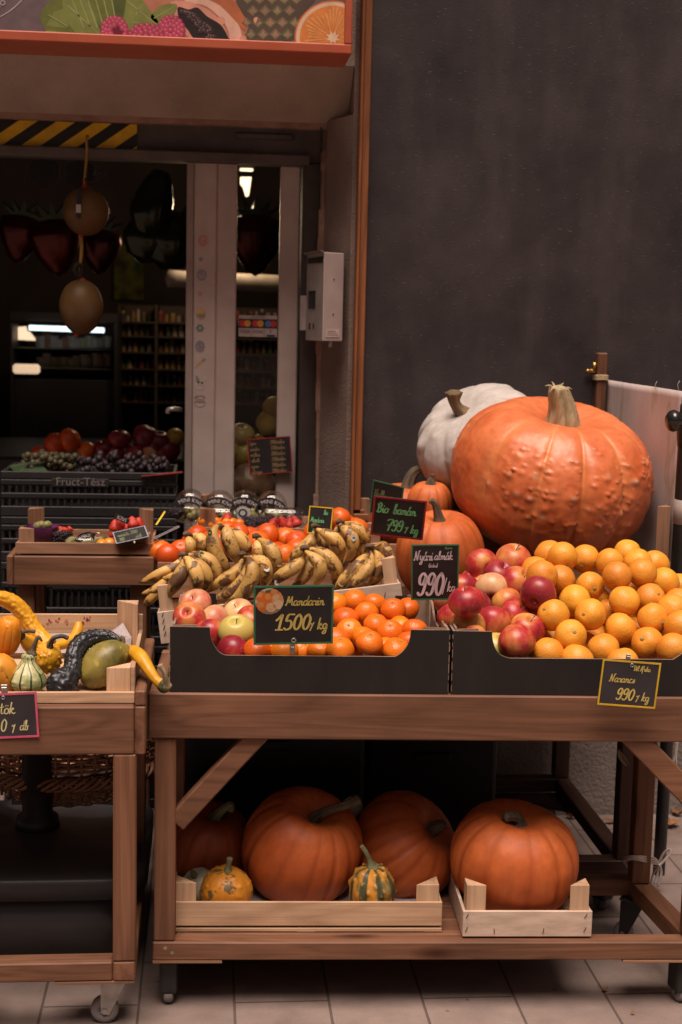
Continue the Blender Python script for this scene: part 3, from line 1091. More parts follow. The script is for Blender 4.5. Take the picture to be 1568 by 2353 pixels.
OR = [C_(.60, .40, .28), C_(.58, .19, .045), C_(.66, .29, .09), C_(.66, .45, .30), C_(.50, .15, .035)]
bm = bmesh.new()                               # orange slice
flat(bm, sp(ell(1412, 160, 163, 158, 48)), 8, 4)
flat(bm, sp(ell(1412, 160, 156, 151, 48)), 9, 0)
flat(bm, sp(ell(1412, 160, 141, 136, 48)), 10, 1)
for k in range(40):
    a = 2 * math.pi * k / 40 + .05 * math.sin(k * 7)
    r0, r1 = 30 + 14 * math.sin(k * 3.1), 118 + 14 * math.sin(k * 5.3)
    w_ = .035
    flat(bm, sp([(1412 + r0 * math.cos(a), 160 + r0 * math.sin(a)), (1412 + r1 * math.cos(a - w_), 160 + r1 * math.sin(a - w_)), (1412 + r1 * math.cos(a + w_), 160 + r1 * math.sin(a + w_))]), 11 + k * .01, 2)
for k in range(9):
    a = 2 * math.pi * k / 9 + .2
    flat(bm, sp([(1412 + 22 * math.cos(a - .12), 160 + 22 * math.sin(a - .12)), (1412 + 132 * math.cos(a), 160 + 132 * math.sin(a)), (1412 + 22 * math.cos(a + .12), 160 + 22 * math.sin(a + .12))]), 12 + k * .01, 2)
flat(bm, sp([(1412 + (30 if k % 2 else 17) * math.cos(k * math.pi / 8), 160 + (30 if k % 2 else 17) * math.sin(k * math.pi / 8)) for k in range(16)]), 14, 3)
obj('printed_orange_slice', bm, OR, sg)
bm = bmesh.new()                               # white curved line of the emblem running out of the picture
c0 = (-70, -105)
for k in range(24):
    a0, a1 = R(20 + 3.2 * k), R(20 + 3.2 * (k + 1))
    flat(bm, [(c0[0] + r_ * math.cos(a), c0[1] + r_ * math.sin(a)) for r_, a in ((161, a0), (158.5, a0), (158.5, a1), (161, a1))], 2)
obj('printed_emblem_line', bm, C_(.40, .34, .33), sg)
q = at(3, 6, Y=YS - .0006)
print_text('io', .030, MXYZ(Vector((.87, 0, .5)), Vector((-.5, 0, .87)), SN, q), 'lettering', C_(.40, .34, .33), sg, thick=.0002)

# ------------------------------------------------------------------ shop interior
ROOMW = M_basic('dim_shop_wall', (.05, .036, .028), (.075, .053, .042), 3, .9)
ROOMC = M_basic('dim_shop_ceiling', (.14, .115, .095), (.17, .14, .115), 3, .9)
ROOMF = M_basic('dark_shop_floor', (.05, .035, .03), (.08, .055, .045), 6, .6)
room = thing('shop_room', 'dark shop interior seen through the open doorway', 'room', (0, 6.5, 0))
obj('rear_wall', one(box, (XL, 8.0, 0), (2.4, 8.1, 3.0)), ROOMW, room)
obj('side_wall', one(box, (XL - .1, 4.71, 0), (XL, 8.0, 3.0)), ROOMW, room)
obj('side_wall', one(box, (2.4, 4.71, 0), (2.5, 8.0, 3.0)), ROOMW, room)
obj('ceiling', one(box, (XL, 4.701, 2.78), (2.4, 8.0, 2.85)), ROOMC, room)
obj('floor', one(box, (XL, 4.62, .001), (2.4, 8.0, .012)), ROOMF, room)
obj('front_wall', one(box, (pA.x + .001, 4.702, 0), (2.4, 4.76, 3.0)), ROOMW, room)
LAMP = M_emit('warm_lamp', (1.0, .78, .50), 2.2)
LEDM = M_emit('cold_led', (.75, .93, 1.0), 1.6)
# ceiling lamps seen through the glass
def px_box(bm, x0, y0, x1, y1, Y, d, bev=.002, mi=0):
    a, b = at(x0, y0, Y=Y), at(x1, y1, Y=Y)
    box(bm, (min(a.x, b.x), Y, min(a.z, b.z)), (max(a.x, b.x), Y + d, max(a.z, b.z)), bev, mi=mi)


l1 = thing('ceiling_lamp', 'warm lit ceiling lamp showing at the top of the door glass', 'lamp', at(560, 410, Y=6.4))
bm = bmesh.new()
Q = [at(x_, y_, Y=6.4) for x_, y_ in ((553, 407), (578, 407), (572, 448), (566, 450), (560, 430), (553, 420))]
prism(bm, Q, (0, .05, 0))
obj('diffuser', bm, LAMP, l1)
obj('housing', one(px_box, 552, 384, 579, 386, 6.37, .12), HDR, l1)
pdat = bpy.data.lights.new('shop_lamp_light', 'POINT')
pdat.energy = 8.5
pdat.color = (1.0, .74, .46)
pdat.shadow_soft_size = .12
plo = bpy.data.objects.new('shop_lamp_light', pdat)
col.objects.link(plo)
plo.location = at(520, 520, Y=5.85)
l2 = thing('ceiling_lamp', 'thin warm tube lamp on the shop ceiling above the larger lamp', 'lamp', at(566, 390, Y=6.3))
obj('tube', one(px_box, 552.5, 386.5, 582, 391, 6.3, .05), LAMP, l2)
obj('housing', one(px_box, 551, 382, 584, 386, 6.28, .09), HDR, l2)

# refrigerated display with LED strip
DK = M_plain('dark_cabinet', (.018, .014, .013), .5)
GREYIN = M_basic('cabinet_grey_inside', (.075, .065, .058), (.11, .095, .085), 6, .6)
YF = 6.3
fr_ = thing('display_fridge', 'open refrigerated shop display with a bright LED strip along its top', 'fridge', at(180, 1000, Y=YF))
bm = bmesh.new()
px_box(bm, 22, 715, 270, 742, YF, .7)
px_box(bm, 22, 742, 30, 1010, YF, .7)
px_box(bm, 262, 742, 270, 1010, YF, .7)
px_box(bm, 22, 870, 270, 1010, YF + .03, .6)
obj('body', bm, DK, fr_)
obj('rear_panel', one(px_box, 31, 743, 261, 869, YF + .55, .05), GREYIN, fr_)
bm = bmesh.new()
px_box(bm, 31, 800, 261, 804, YF + .06, .5)
px_box(bm, 31, 845, 261, 849, YF + .03, .5)
obj('shelf', bm, HDR, fr_)
bm = bmesh.new()
a, b = at(68, 753, Y=YF - .01), at(239, 759, Y=YF - .01)
n = 34
for i in range(n):
    p = a.lerp(b, (i + .5) / n)
    box(bm, (p.x - .0065, YF - .02, p.z - .011), (p.x + .0065, YF - .004, p.z + .011), .002)
obj('led_strip', bm, LEDM, fr_)
obj('lit_panel', one(lambda bm: prism(bm, [at(x_, y_, Y=YF + .2) for x_, y_ in ((31, 752), (60, 750), (62, 761), (68, 762), (84, 783), (31, 780))], (0, .02, 0))), M_emit('warm_panel', (1, .72, .46), 1.0), fr_)
obj('lit_panel', one(px_box, 29, 836, 92, 860, YF - .012, .02, .01), M_emit('warm_panel_low', (1, .72, .46), .62), fr_)
TUBS = [M_plain('tub_%d' % i, c, .5) for i, c in enumerate([(.30, .26, .22), (.26, .22, .12), (.20, .15, .10), (.34, .30, .27), (.22, .10, .06)])]
q = random.Random(11)
for i in range(24):
    row = i // 12
    x_ = 96 + (i % 12) * 14 + q.uniform(-2, 2)
    yb = (800, 845)[row]
    p = at(x_, yb, Y=YF + .18)
    hh, rr = q.uniform(.035, .065), q.uniform(.020, .027)
    bm = bmesh.new()
    lathe(bm, [(0, 0), (rr * .9, 0), (rr, hh * .8), (rr * 1.05, hh * .8), (rr * 1.05, hh), (0, hh)], 12, TR(p + Vector((0, 0, .001))))
    tag(obj('tub', bm, TUBS[q.randrange(5)]), 'small blurred food tub on a shelf of the refrigerated display', 'tub', 'tubs in the refrigerated display')

# shelves of jars and bottles
YJ = 6.6
js = thing('jar_shelf', 'dark wooden shelving holding rows of jars behind the door', 'shelf', at(350, 1000, Y=YJ))
SHD = M_plain('dark_brown_shelf', (.040, .022, .014), .6)
bm = bmesh.new()
rows = (742, 775, 812, 850, 888, 926)
for y_ in rows:
    px_box(bm, 272, y_, 700, y_ + 5, YJ, .3)
for x_ in (272, 356, 700):
    px_box(bm, x_, 700, x_ + 5, 1100, YJ + .002, .3)
obj('frame', bm, SHD, js)
obj('rear_panel', one(px_box, 277, 700, 700, 1100, YJ + .302, .01), SHD, js)
JARM = [M_plain('jar_%d' % i, c, .35) for i, c in enumerate([(.10, .05, .02), (.22, .12, .04), (.20, .16, .11), (.05, .03, .02), (.16, .03, .02), (.08, .08, .04), (.28, .22, .15)])]
JLID = [M_plain('lid_%d' % i, c, .4) for i, c in enumerate([(.30, .20, .05), (.25, .24, .22), (.05, .04, .04), (.30, .06, .04)])]
for ri, y_ in enumerate(rows):
    x_ = 279
    while x_ < 690:
        wpx = q.uniform(9, 15)
        if 350 < x_ < 362:
            x_ = 363
        p = at(x_ + wpx / 2, y_, Y=YJ + .09)
        rr = wpx / 2 * .9 * YJ / FPX
        hh = q.uniform(.038, .058) if q.random() < .75 else .062
        bm = bmesh.new()
        lathe(bm, [(0, 0), (rr, 0), (rr, hh * .72), (rr * .78, hh * .84)], 10, TR(p + Vector((0, 0, .001))), mi=0)
        lathe(bm, [(rr * .82, hh * .82), (rr * .82, hh), (0, hh)], 10, TR(p + Vector((0, 0, .001))), mi=1)
        tag(obj('jar', bm, [JARM[q.randrange(7)], JLID[q.randrange(4)]]), 'small blurred lidded jar standing on the dark shelving inside the shop', 'jar', 'jars on the shop shelving')
        x_ += wpx + q.uniform(.5, 4)

# produce display behind the black crates: dim counter
ctr = tag(obj('counter', one(box, (XL + .2, 5.05, .012), (X(424, 1000, 5.1), 5.9, at(200, 1052, Y=5.05).z), .01), DK), 'dark produce counter inside the shop doorway', 'counter')

# foil balloons and hanging decorations
FOILR = M_basic('red_foil', (.030, .0025, .002), (.060, .005, .004), 4, .22, .25, 14, metal=.6, bdist=.01)
FOILG = M_basic('dark_green_foil', (.005, .011, .005), (.009, .018, .007), 4, .25, .2, 14, metal=.5, bdist=.01)
FOILK = M_basic('black_green_foil', (.010, .012, .006), (.016, .02, .008), 4, .16, .15, 10, metal=.4, bdist=.01)
def strawberry_balloon(x_, y_, Y, s, label, tilt=0.0):
    t = thing('strawberry_balloon', label, 'balloon', at(x_, y_, Y=Y), (0, tilt, 0), 'foil balloons hanging in the shop')
    bm = bmesh.new()
    lathe(bm, [(0, -1.0 * s), (.25 * s, -.85 * s), (.55 * s, -.4 * s), (.74 * s, .1 * s), (.66 * s, .45 * s), (.3 * s, .55 * s), (0, .5 * s)], 20, TR((0, 0, 0), s=(1, .5, 1)))
    obj('body', bm, FOILR, t, True, True)
    bm = bmesh.new()
    for k in range(5):
        a = (k - 2) * .55
        prism(bm, [(math.sin(a) * .15 * s - .16 * s, -.1 * s, .45 * s), (math.sin(a) * .15 * s + .16 * s, -.1 * s, .45 * s), (math.sin(a) * .75 * s, -.16 * s, (.6 + .45 * math.cos(a)) * s)], (0, .12 * s, .01))
    obj('leaf', bm, FOILG, t, False, True)
    return t


strawberry_balloon(48, 535, 5.5, .115, 'shiny red strawberry foil balloon at the left edge of the doorway', .15)
strawberry_balloon(128, 552, 5.4, .135, 'shiny red strawberry foil balloon just left of the upper netted pomelo', -.1)
strawberry_balloon(232, 565, 5.6, .11, 'dim red strawberry foil balloon right of the upper netted pomelo', .1)
strawberry_balloon(588, 545, 5.6, .15, 'red strawberry foil balloon behind the door glass', 0)
av = thing('avocado_balloon', 'tall dark glossy avocado foil balloon hanging in the doorway', 'balloon', at(352, 470, Y=5.3))
bm = bmesh.new()
s = .13
lathe(bm, [(0, -.95 * s), (.5 * s, -.8 * s), (.8 * s, -.3 * s), (.72 * s, .2 * s), (.5 * s, .7 * s), (.3 * s, .95 * s), (0, 1.02 * s)], 22, TR((0, 0, 0), (0, R(14), 0), s=(.75, .4, 1)))
obj('body', bm, FOILK, av, True, True)
for (x_, y_, k, lab) in ((340, 545, .10, 'dark bunched foil balloon below the avocado balloon'), (392, 550, .115, 'large dark round foil balloon beside the white door stile')):
    t = thing('dark_balloon', lab, 'balloon', at(x_, y_, Y=5.35))
    bm = bmesh.new()
    lathe(bm, [(0, -k), (.6 * k, -.75 * k), (.95 * k, -.1 * k), (.75 * k, .6 * k), (.3 * k, .9 * k), (0, .95 * k)], 18, TR((0, 0, 0), (0, .3, 0), s=(1, .5, 1)), fr=lambda a, z: 1 + .06 * math.cos(5 * a))
    obj('body', bm, FOILK, t, True, True)
    obj('leaf', one(lambda bm: [prism(bm, [(dx - .2 * k, -.1 * k, .7 * k), (dx + .2 * k, -.1 * k, .7 * k), (dx * 1.8, -.1 * k, 1.4 * k)], (0, .1 * k, 0)) for dx in (-.35 * k, 0, .4 * k)]), FOILG, t, False, True)
PAPERK = M_plain('black_paper', (.012, .010, .010), .8)
for (x_, y_, lab) in ((104, 394, 'black paper flower hanging near the left of the doorway'), (186, 400, 'black paper flower hanging behind the cord of the netted pomelos')):
    p = at(x_, y_, Y=5.2)
    bm = bmesh.new()
    disc(bm, p, .028, .028, 14, th=.004)
    for k in range(6):
        a = k * math.pi / 3 + .5
        disc(bm, p + Vector((.032 * math.cos(a), -.001 - .0004 * k, .034 * math.sin(a))), .023, .023, 12, th=.004)
    tag(obj('paper_flower', bm, PAPERK), lab, 'decoration')
pst = thing('wall_poster', 'dim yellow and green poster deep inside the shop', 'poster', at(290, 620, Y=7.9))
def M_poster():
    m, t, b = newmat('yellow_green_print', .8)
    v = coords(t)
    setc(t, b, ramp(t, nz(t, v, 6, 3), [(.35, (.02, .04, .012)), (.5, (.16, .15, .02)), (.65, (.05, .03, .012))]))
    return m
obj('sheet', one(px_box, 262, 560, 330, 690, 7.93, .01), M_poster(), pst)
obj('edge', one(px_box, 260, 556, 332, 559, 7.925, .012), SHD, pst)
awn = tag(obj('white_roll', one(sweep, [at(386, 640, Y=5.9), at(470, 645, Y=5.9), at(600, 650, Y=5.9), at(680, 655, Y=5.9)], [.035], 12, 12), M_plain('off_white_roll', (.30, .25, .21), .7), None, True), 'off white roll hanging across the shop behind the door stiles', 'roll')

# netted pomelos hanging from the beam
def M_net():
    m, t, b = newmat('pomelo_in_net', .5, .4)
    tc = t.nodes.new('ShaderNodeTexCoord')
    sp_ = t.nodes.new('ShaderNodeSeparateXYZ')
    t.links.new(tc.outputs['Object'], sp_.inputs[0])
    an = mth(t, 'ARCTAN2', sp_.outputs[0], sp_.outputs[1])
    u = mth(t, 'MULTIPLY', an, 6.0)
    vv = mth(t, 'MULTIPLY', sp_.outputs[2], 150.0)
    f1 = mth(t, 'FRACT', mth(t, 'ADD', mth(t, 'ADD', u, vv), 50.0))
    f2 = mth(t, 'FRACT', mth(t, 'ADD', mth(t, 'SUBTRACT', u, vv), 50.0))
    mn = mth(t, 'MINIMUM', f1, f2)
    msk = ramp(t, mn, [(.10, (1, 1, 1)), (.17, (0, 0, 0))])
    skin = ramp(t, nz(t, tc.outputs['Object'], 20, 4), [(.35, (.065, .031, .006)), (.65, (.10, .050, .010))])  # shade of the door recess is put into the skin colour
    c = mixc(t, msk, skin, (.20, .105, .04))
    setc(t, b, c)
    bump(t, b, msk, .6, .003)
    return m


NETM = M_net()
TWINE = M_basic('yellow_twine', (.25, .14, .03), (.36, .20, .05), 60, .8)
NETRED = M_plain('red_net', (.30, .035, .02), .6)
YP = 4.40
for (cx, cy, rx, rz, lab) in ((198, 487, 52, 52, 'upper netted pomelo hanging from the beam, with black label strip'), (187, 706, 49, 61, 'lower netted pomelo hanging in the doorway, its net clearly visible')):
    p = at(cx, cy, Y=YP)
    t = thing('netted_pomelo', lab, 'pomelo', p, group='netted pomelos hanging from the beam')
    k = YP / FPX
    bm = bmesh.new()
    lathe(bm, [(.0001, -rz * k * 1.02)] + [(rx * k * math.sin(a) ** .9 * (1 - .1 * (math.cos(a) > 0) * math.cos(a)), -rz * k * math.cos(a)) for a in [math.pi * i / 22 for i in range(1, 22)]] + [(.0001, rz * k * 1.08)], 32)
    obj('fruit', bm, NETM, t, True, True)
    bm = bmesh.new()
    sweep(bm, [(0, 0, rz * k * .93), (-.004, 0, rz * k * 1.1), (.0, 0, rz * k * 1.22)], [.016, .007, .005], 8, 10, fr=lambda t_, a: 1 + .15 * math.cos(4 * a))
    sweep(bm, [(-.015, 0, -rz * k * .97), (-.014, 0, -rz * k * 1.08)], [.010, .006], 4, 8)
    obj('net_knot', bm, NETRED, t, True, True)
    if cy < 600:
        bm = bmesh.new()
        prism(bm, [(-.024, -.070, -.022), (-.010, -.070, -.026), (-.006, -.066, .055), (-.020, -.066, .06)], (0, .002, 0))
        tg = obj('label_strip', bm, BLK, t, False, True)
        bm = bmesh.new()
        box(bm, (-.023, -.0715, -.008), (-.009, -.0702, .016))
        obj('barcode', bm, C_(.34, .31, .30), tg, False, True)
rope = [at(199, 320, Y=4.40), at(200, 350, Y=YP), at(196, 400, Y=YP), at(194, 432, Y=YP)]
bm = bmesh.new()
sweep(bm, rope, [.004], 14, 6)
sweep(bm, [at(199, 320, Y=4.40), at(201, 312, Y=4.41), at(204, 318, Y=4.415)], [.004, .005, .002], 6, 6)
tag(obj('hanging_cord', bm, TWINE, None, True), 'yellow twine cord tying the upper netted pomelo to the beam', 'cord')
bm = bmesh.new()
sweep(bm, [at(185, 535, Y=YP - .002), at(188, 570, Y=YP), at(185, 605, Y=YP), at(184, 642, Y=YP)], [.007, .006, .005, .004], 12, 6, squash=.5)
tag(obj('hanging_cord', bm, TWINE, None, True), 'yellow twine cord joining the two netted pomelos', 'cord')
bm = bmesh.new()
sweep(bm, [at(196, 412, Y=YP - .01), at(212, 420, Y=YP - .02), at(230, 408, Y=YP - .02), at(238, 400, Y=YP - .02), at(232, 396, Y=YP - .02), at(218, 410, Y=YP - .02)], [.005, .007, .007, .008, .007, .005], 20, 8)
tag(obj('ribbon_loop', bm, PAPERK, None, True), 'dark ribbon loop knotted above the upper netted pomelo', 'ribbon')
bm = bmesh.new()
sweep(bm, [at(184, 640, Y=YP - .01), at(172, 622, Y=YP - .02), at(178, 608, Y=YP - .02), at(188, 615, Y=YP - .01), at(184, 640, Y=YP - .01)], [.005, .007, .007, .006, .004], 18, 8)
tag(obj('ribbon_loop', bm, PAPERK, None, True), 'dark ribbon loop knotted above the lower netted pomelo', 'ribbon')

# ------------------------------------------------------------------ black plastic crates in the doorway
def plastic_crate(label, x0, x1, Y, z0, h, d, txt=None):
    t = thing('plastic_crate', label, 'crate', ((x0 + x1) / 2, Y, z0), group='black plastic crates stacked in the doorway')
    bm = bmesh.new()
    W_ = x1 - x0
    hw = W_ / 2
    for zz, hh in ((h - .022, .022), (h * .70, .016), (h * .40, .016), (0, .03)):
        box(bm, (-hw, 0, zz), (hw, .012, zz + hh), .002)
        box(bm, (-hw, d - .012, zz), (hw, d, zz + hh), .002)
        box(bm, (-hw, .0125, zz), (-hw + .012, d - .0125, zz + hh), .002)
        box(bm, (hw - .012, .0125, zz), (hw, d - .0125, zz + hh), .002)
    n = int(W_ / .021)
    for i in range(n + 1):
        xx = -hw + .006 + i * (W_ - .012) / n
        box(bm, (xx - .0035, .0025, .02), (xx + .0035, .0095, h - .012))
        box(bm, (xx - .0035, d - .0095, .02), (xx + .0035, d - .0025, h - .012))
    for i in range(1, int(d / .03)):
        yy = i * .03
        box(bm, (-hw + .003, yy - .004, .02), (-hw + .009, yy + .004, h - .012))
        box(bm, (hw - .009, yy - .004, .02), (hw - .003, yy + .004, h - .012))
    obj('frame', bm, CRATEBLK, t, False, True)
    obj('base', one(box, (-hw + .013, .013, .004), (hw - .013, d - .013, .012)), CRATEBLK, t, False, True)
    obj('name_plate', one(box, (-.11, -.003, h * .70 - .004), (.06, .0005, h - .020), .001), CRATEBLK, t, False, True)
    if txt:
        print_text(txt, .034, MXYZ(SX, SZ, SN, Vector((-.025, -.0036, h * .78))), 'lettering', C_(.17, .15, .15), t, local=True)
    return t


YC = 4.34
cx0, cx1 = at(2, 1180, Y=YC).x, at(405, 1180, Y=YC).x
ztop = at(200, 1085, Y=YC).z
hC = ztop - at(200, 1188, Y=YC).z
ncr = 5
for i in range(ncr):
    if i < 2:
        z0 = ztop - hC * (i + 1) - .002 * i
        hh = hC
    elif i == 2:
        hh = (ztop - 2 * hC - .004) / 3
        z0 = 2 * hh
    else:
        z0 = hh * (4 - i)
    plastic_crate(['black plastic fruit crate on top of the doorway stack, white lettering on its rim', 'black plastic crate second from the top of the doorway stack', 'black plastic crate third from the top of the doorway stack', 'black plastic crate second from the ground in the doorway stack', 'black plastic crate standing on the ground under the doorway stack'][i],
                  cx0, cx1, YC, z0 + .001, hh - .001, .28, 'Fruct-Tész' if i == 0 else None)

# ------------------------------------------------------------------ display tables
def caster(parent, x, y, z, wheel_m, plate_m, r=.026, yaw=0.0, hooded=False):
    """swivel caster under a table corner, in the table's own coordinates; z = underside of the frame"""
    M = Matrix.Translation((x, y, 0)) @ Matrix.Rotation(yaw, 4, 'Z')
    bm = bmesh.new()
    box(bm, (-.03, -.03, z - .004), (.03, .03, z - .0005), .001, M)
    if hooded:
        sweep_pts = []
        box(bm, (-.020, -.018, .028), (.020, .032, z - .005), .008, M, 2)
    else:
        for s in (-1, 1):
            prism(bm, [M @ Vector(p) for p in ((.008, s * .014, z - .004), (.032, s * .014, z - .004), (-.012, s * .014, r * .72), (-.030, s * .014, r * .9), (-.030, s * .014, z - .012))], M.to_3x3() @ Vector((0, .002, 0)))
    f = obj('caster_fork', bm, plate_m, parent, local=True)
    cxw = 0.0 if hooded else -.022
    cyw = .008 if hooded else 0
    bm = bmesh.new()
    prof = [(r * .35, -.011), (r * .8, -.011), (r, -.007), (r, .007), (r * .8, .011), (r * .35, .011), (r * .35, -.011)]
    ax = Matrix.Rotation(math.pi / 2, 4, 'Y') if hooded else Matrix.Rotation(math.pi / 2, 4, 'X')
    lathe(bm, prof, 24, M @ Matrix.Translation((cxw, cyw, r + .001)) @ ax)
    obj('caster_wheel', bm, wheel_m, f, True, True)
    bm = bmesh.new()
    lathe(bm, [(0, -.0165), (r * .22, -.0165), (r * .22, .0165), (0, .0165)], 10, M @ Matrix.Translation((cxw, cyw, r + .001)) @ ax)
    obj('axle', bm, IRON, f, False, True)


ZT, ZA = .727, .626           # table top, underside of the apron
FT = thing('display_table', 'long brown stained wooden display table on casters carrying the black fruit boxes', 'table', (-.118, 3.0, 0), (0, 0, R(-2.4)))
LT, DT = 1.262, .412
RI = .037                     # the rear right corner sits a little further in than the front one
L = lambda n, bm, m, p=FT: obj(n, bm, m, p, local=True)
L('front_apron', one(box, (0, 0, ZA), (LT, .030, ZT), .003), STAIN[0])
L('rear_apron', one(box, (0, DT - .03, ZA), (LT, DT, ZT), .003), STAIN[0])
for x0 in (.001, LT - .031):
    L('side_apron', one(box, (x0, .031, ZA + .001), (x0 + .03, DT - .031, ZT), .003), STAIN[1])
bm = bmesh.new()
for i in range(5):
    box(bm, (.032, .033 + i * .070, ZT - .045), (LT - .032, .033 + i * .070 + .064, ZT - .004), .002)
L('slat_top', bm, STAIN[0])
for (x0, y0) in ((.014, .0315), (LT - .06, .0315), (.014, DT - .078), (LT - .06 - RI, DT - .078)):
    L('leg', one(box, (x0, y0 - .024 if y0 < .1 else y0, .164), (x0 + .046, y0 + .022 if y0 < .1 else y0 + .046, ZA - .001 if y0 < .1 else ZT - .046), .003), STAIN[2])
L('bottom_rail', one(box, (.012, .003, .121), (LT - .01, .048, .163), .003), STAIN[0])
L('bottom_rail', one(box, (.012, DT - .05, .121), (LT - .01 - RI, DT - .005, .163), .003), STAIN[0])
L('bottom_rail', one(box, (.0125, .049, .120), (.0575, DT - .051, .162), .003), STAIN[1])
L('bottom_rail', one(prism, [(LT - .056, .049, .120), (LT - .011, .049, .120), (LT - .011 - RI, DT - .051, .120), (LT - .056 - RI, DT - .051, .120)], (0, 0, .042)), STAIN[1])
for (xa, xb) in ((.06, .285), (LT - .012, LT - .165)):
    bm = bmesh.new()
    if xa < .5:
        beam(bm, (xa, .032, .43), (xb, .032, ZA + .06), .040, .044, (-.6, 0, .8), .003)
    else:
        beam(bm, (1.245, .030, .452), (1.02, .030, .677), .050, .052, (.7, 0, .7), .003)
    L('brace', bm, STAIN[0])
bm = bmesh.new()
for y0 in (.0495, .128, .206, .284):
    box(bm, (.06, y0, .148), (.985, y0 + .075, .1615), .002)
sb = L('shelf_board', bm, STAIN[0])
bm = bmesh.new()
box(bm, (.012, .004, .1135), (.165, .09, .1205), .001)
box(bm, (LT - .2, .004, .1135), (LT - .012, .09, .1205), .001)
L('packing_strip', bm, PINED[0])
for (x_, z_) in ((.020, .632), (.022, .664), (.030, .150), (.045, .139)):
    bm = bmesh.new()
    lathe(bm, [(0, 0), (.0042, 0), (.0042, .0012), (0, .0012)], 10, TR((x_ + .01, .002 if z_ > .5 else .004, z_), (R(90), 0, 0)))
    L('screw', bm, IRON)
caster(FT, .045, .045, .1135, RUBBER, BLKRUB, .024, 0, True)
caster(FT, LT - .05, .045, .1135, RUBBER, BLKRUB, .024, .3, True)
caster(FT, .06, DT - .05, .120, RUBBER, BLKRUB, .024, .4, True)
caster(FT, LT - .045 - RI, DT - .05, .120, RUBBER, BLKRUB, .024, -.5, False)

LTB = thing('display_table', 'brown stained wooden display table on casters holding the crate of gourds', 'table', (-.119, 2.9, 0))
WL = 1.25
L('front_apron', one(box, (-WL, 0, .622), (-.0235, .028, .724), .003), STAIN[0], LTB)
L('side_apron', one(box, (-.0225, 0, .621), (0, .50, .7245), .003), STAIN[1], LTB)
L('side_apron', one(box, (-.0225, .001, .7255), (0, .50, .758), .003), STAIN[1], LTB)
L('rear_apron', one(box, (-WL, .47, .622), (-.0235, .498, .724), .003), STAIN[0], LTB)
bm = bmesh.new()
for i in range(5):
    box(bm, (-WL, .031 + i * .087, .685), (-.024, .031 + i * .087 + .08, .719), .002)
L('slat_top', bm, STAIN[0], LTB)
for (x0, y0) in ((-.067, .0005), (-.067, .45), (-WL + .02, .0005), (-WL + .02, .45)):
    L('leg', one(box, (x0, y0 + (.0 if y0 > .1 else .0), .168), (x0 + .048, y0 + .045, .6215 if y0 < .1 else .684), .003), STAIN[2], LTB)
L('bottom_rail', one(box, (-WL, .002, .124), (-.0675, .05, .166), .003), STAIN[0], LTB)
L('bottom_rail', one(box, (-WL, .45, .124), (-.0675, .49, .166), .003), STAIN[0], LTB)
L('bottom_rail', one(box, (-.0665, .001, .1235), (-.0195, .49, .1665), .003), STAIN[1], LTB)
bm = bmesh.new()
box(bm, (-.19, .003, .1165), (-.021, .10, .123), .001)
box(bm, (-WL, .003, .1165), (-.335, .10, .123), .001)
L('packing_strip', bm, PINED[0], LTB)
caster(LTB, -.066, .065, .1165, RUBBER, IRON, .030, 0.0)
caster(LTB, -.066, .43, .123, RUBBER, IRON, .030, 0.3)
caster(LTB, -WL + .1, .065, .1165, RUBBER, IRON, .030, 0.2)

RT = thing('display_table', 'rear wooden display table in shade-darkened wood against the wall under the pumpkins', 'table', (1.120, 3.415, 0))
WR, DR = 1.21, .778
L('front_apron', one(box, (-WR, 0, ZA), (0, .03, ZT - .002), .003), STAIN_SHADE[0], RT)
L('rear_apron', one(box, (-WR, DR - .03, ZA), (.13, DR, ZT - .002), .003), STAIN_SHADE[0], RT)
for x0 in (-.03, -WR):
    L('side_apron', one(box, (x0, .031, ZA + .001), (x0 + .03, DR - .031, ZT - .002), .003), STAIN_SHADE[1], RT)
bm = bmesh.new()
for i in range(8):
    box(bm, (-WR + .031, .033 + i * .089, ZT - .045), (-.032, .033 + i * .089 + .084, ZT - .004), .002)
L('slat_top', bm, STAIN_SHADE[0], RT)
for (x0, y0) in ((-.052, .032), (-.052, DR - .08), (-WR + .006, .032), (-WR + .006, DR - .08)):
    L('leg', one(box, (x0, y0, .163), (x0 + .046, y0 + .046, ZA if y0 < 0 else ZT - .046), .003), STAIN_SHADE[2], RT)
L('bottom_rail', one(box, (-WR, .03, .120), (-.002, .078, .162), .003), STAIN_SHADE[0], RT)
L('bottom_rail', one(box, (-WR, DR - .08, .120), (-.002, DR - .032, .162), .003), STAIN_SHADE[0], RT)
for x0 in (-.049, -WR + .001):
    L('bottom_rail', one(box, (x0, .079, .1195), (x0 + .046, DR - .081, .1615), .003), STAIN_SHADE[1], RT)
bm = bmesh.new()
prism(bm, [(-.26, DR - .08, .1185), (-.02, DR - .08, .1185), (-.02, DR - .26, .1185)], (0, 0, -.008))
L('corner_plate', bm, STAIN_SHADE[0], RT)
bm = bmesh.new()
prism(bm, [(-.20, .03, .1185), (-.02, .03, .1185), (-.02, .16, .1185)], (0, 0, -.008))
L('corner_plate', bm, STAIN_SHADE[0], RT)
for (x_, y_) in ((-.06, .1), (-.07, DR - .09), (-WR + .08, .1), (-WR + .08, DR - .09)):
    caster(RT, x_, y_, .1105, RUBBER, BLKRUB, .026, .6 + x_, True)

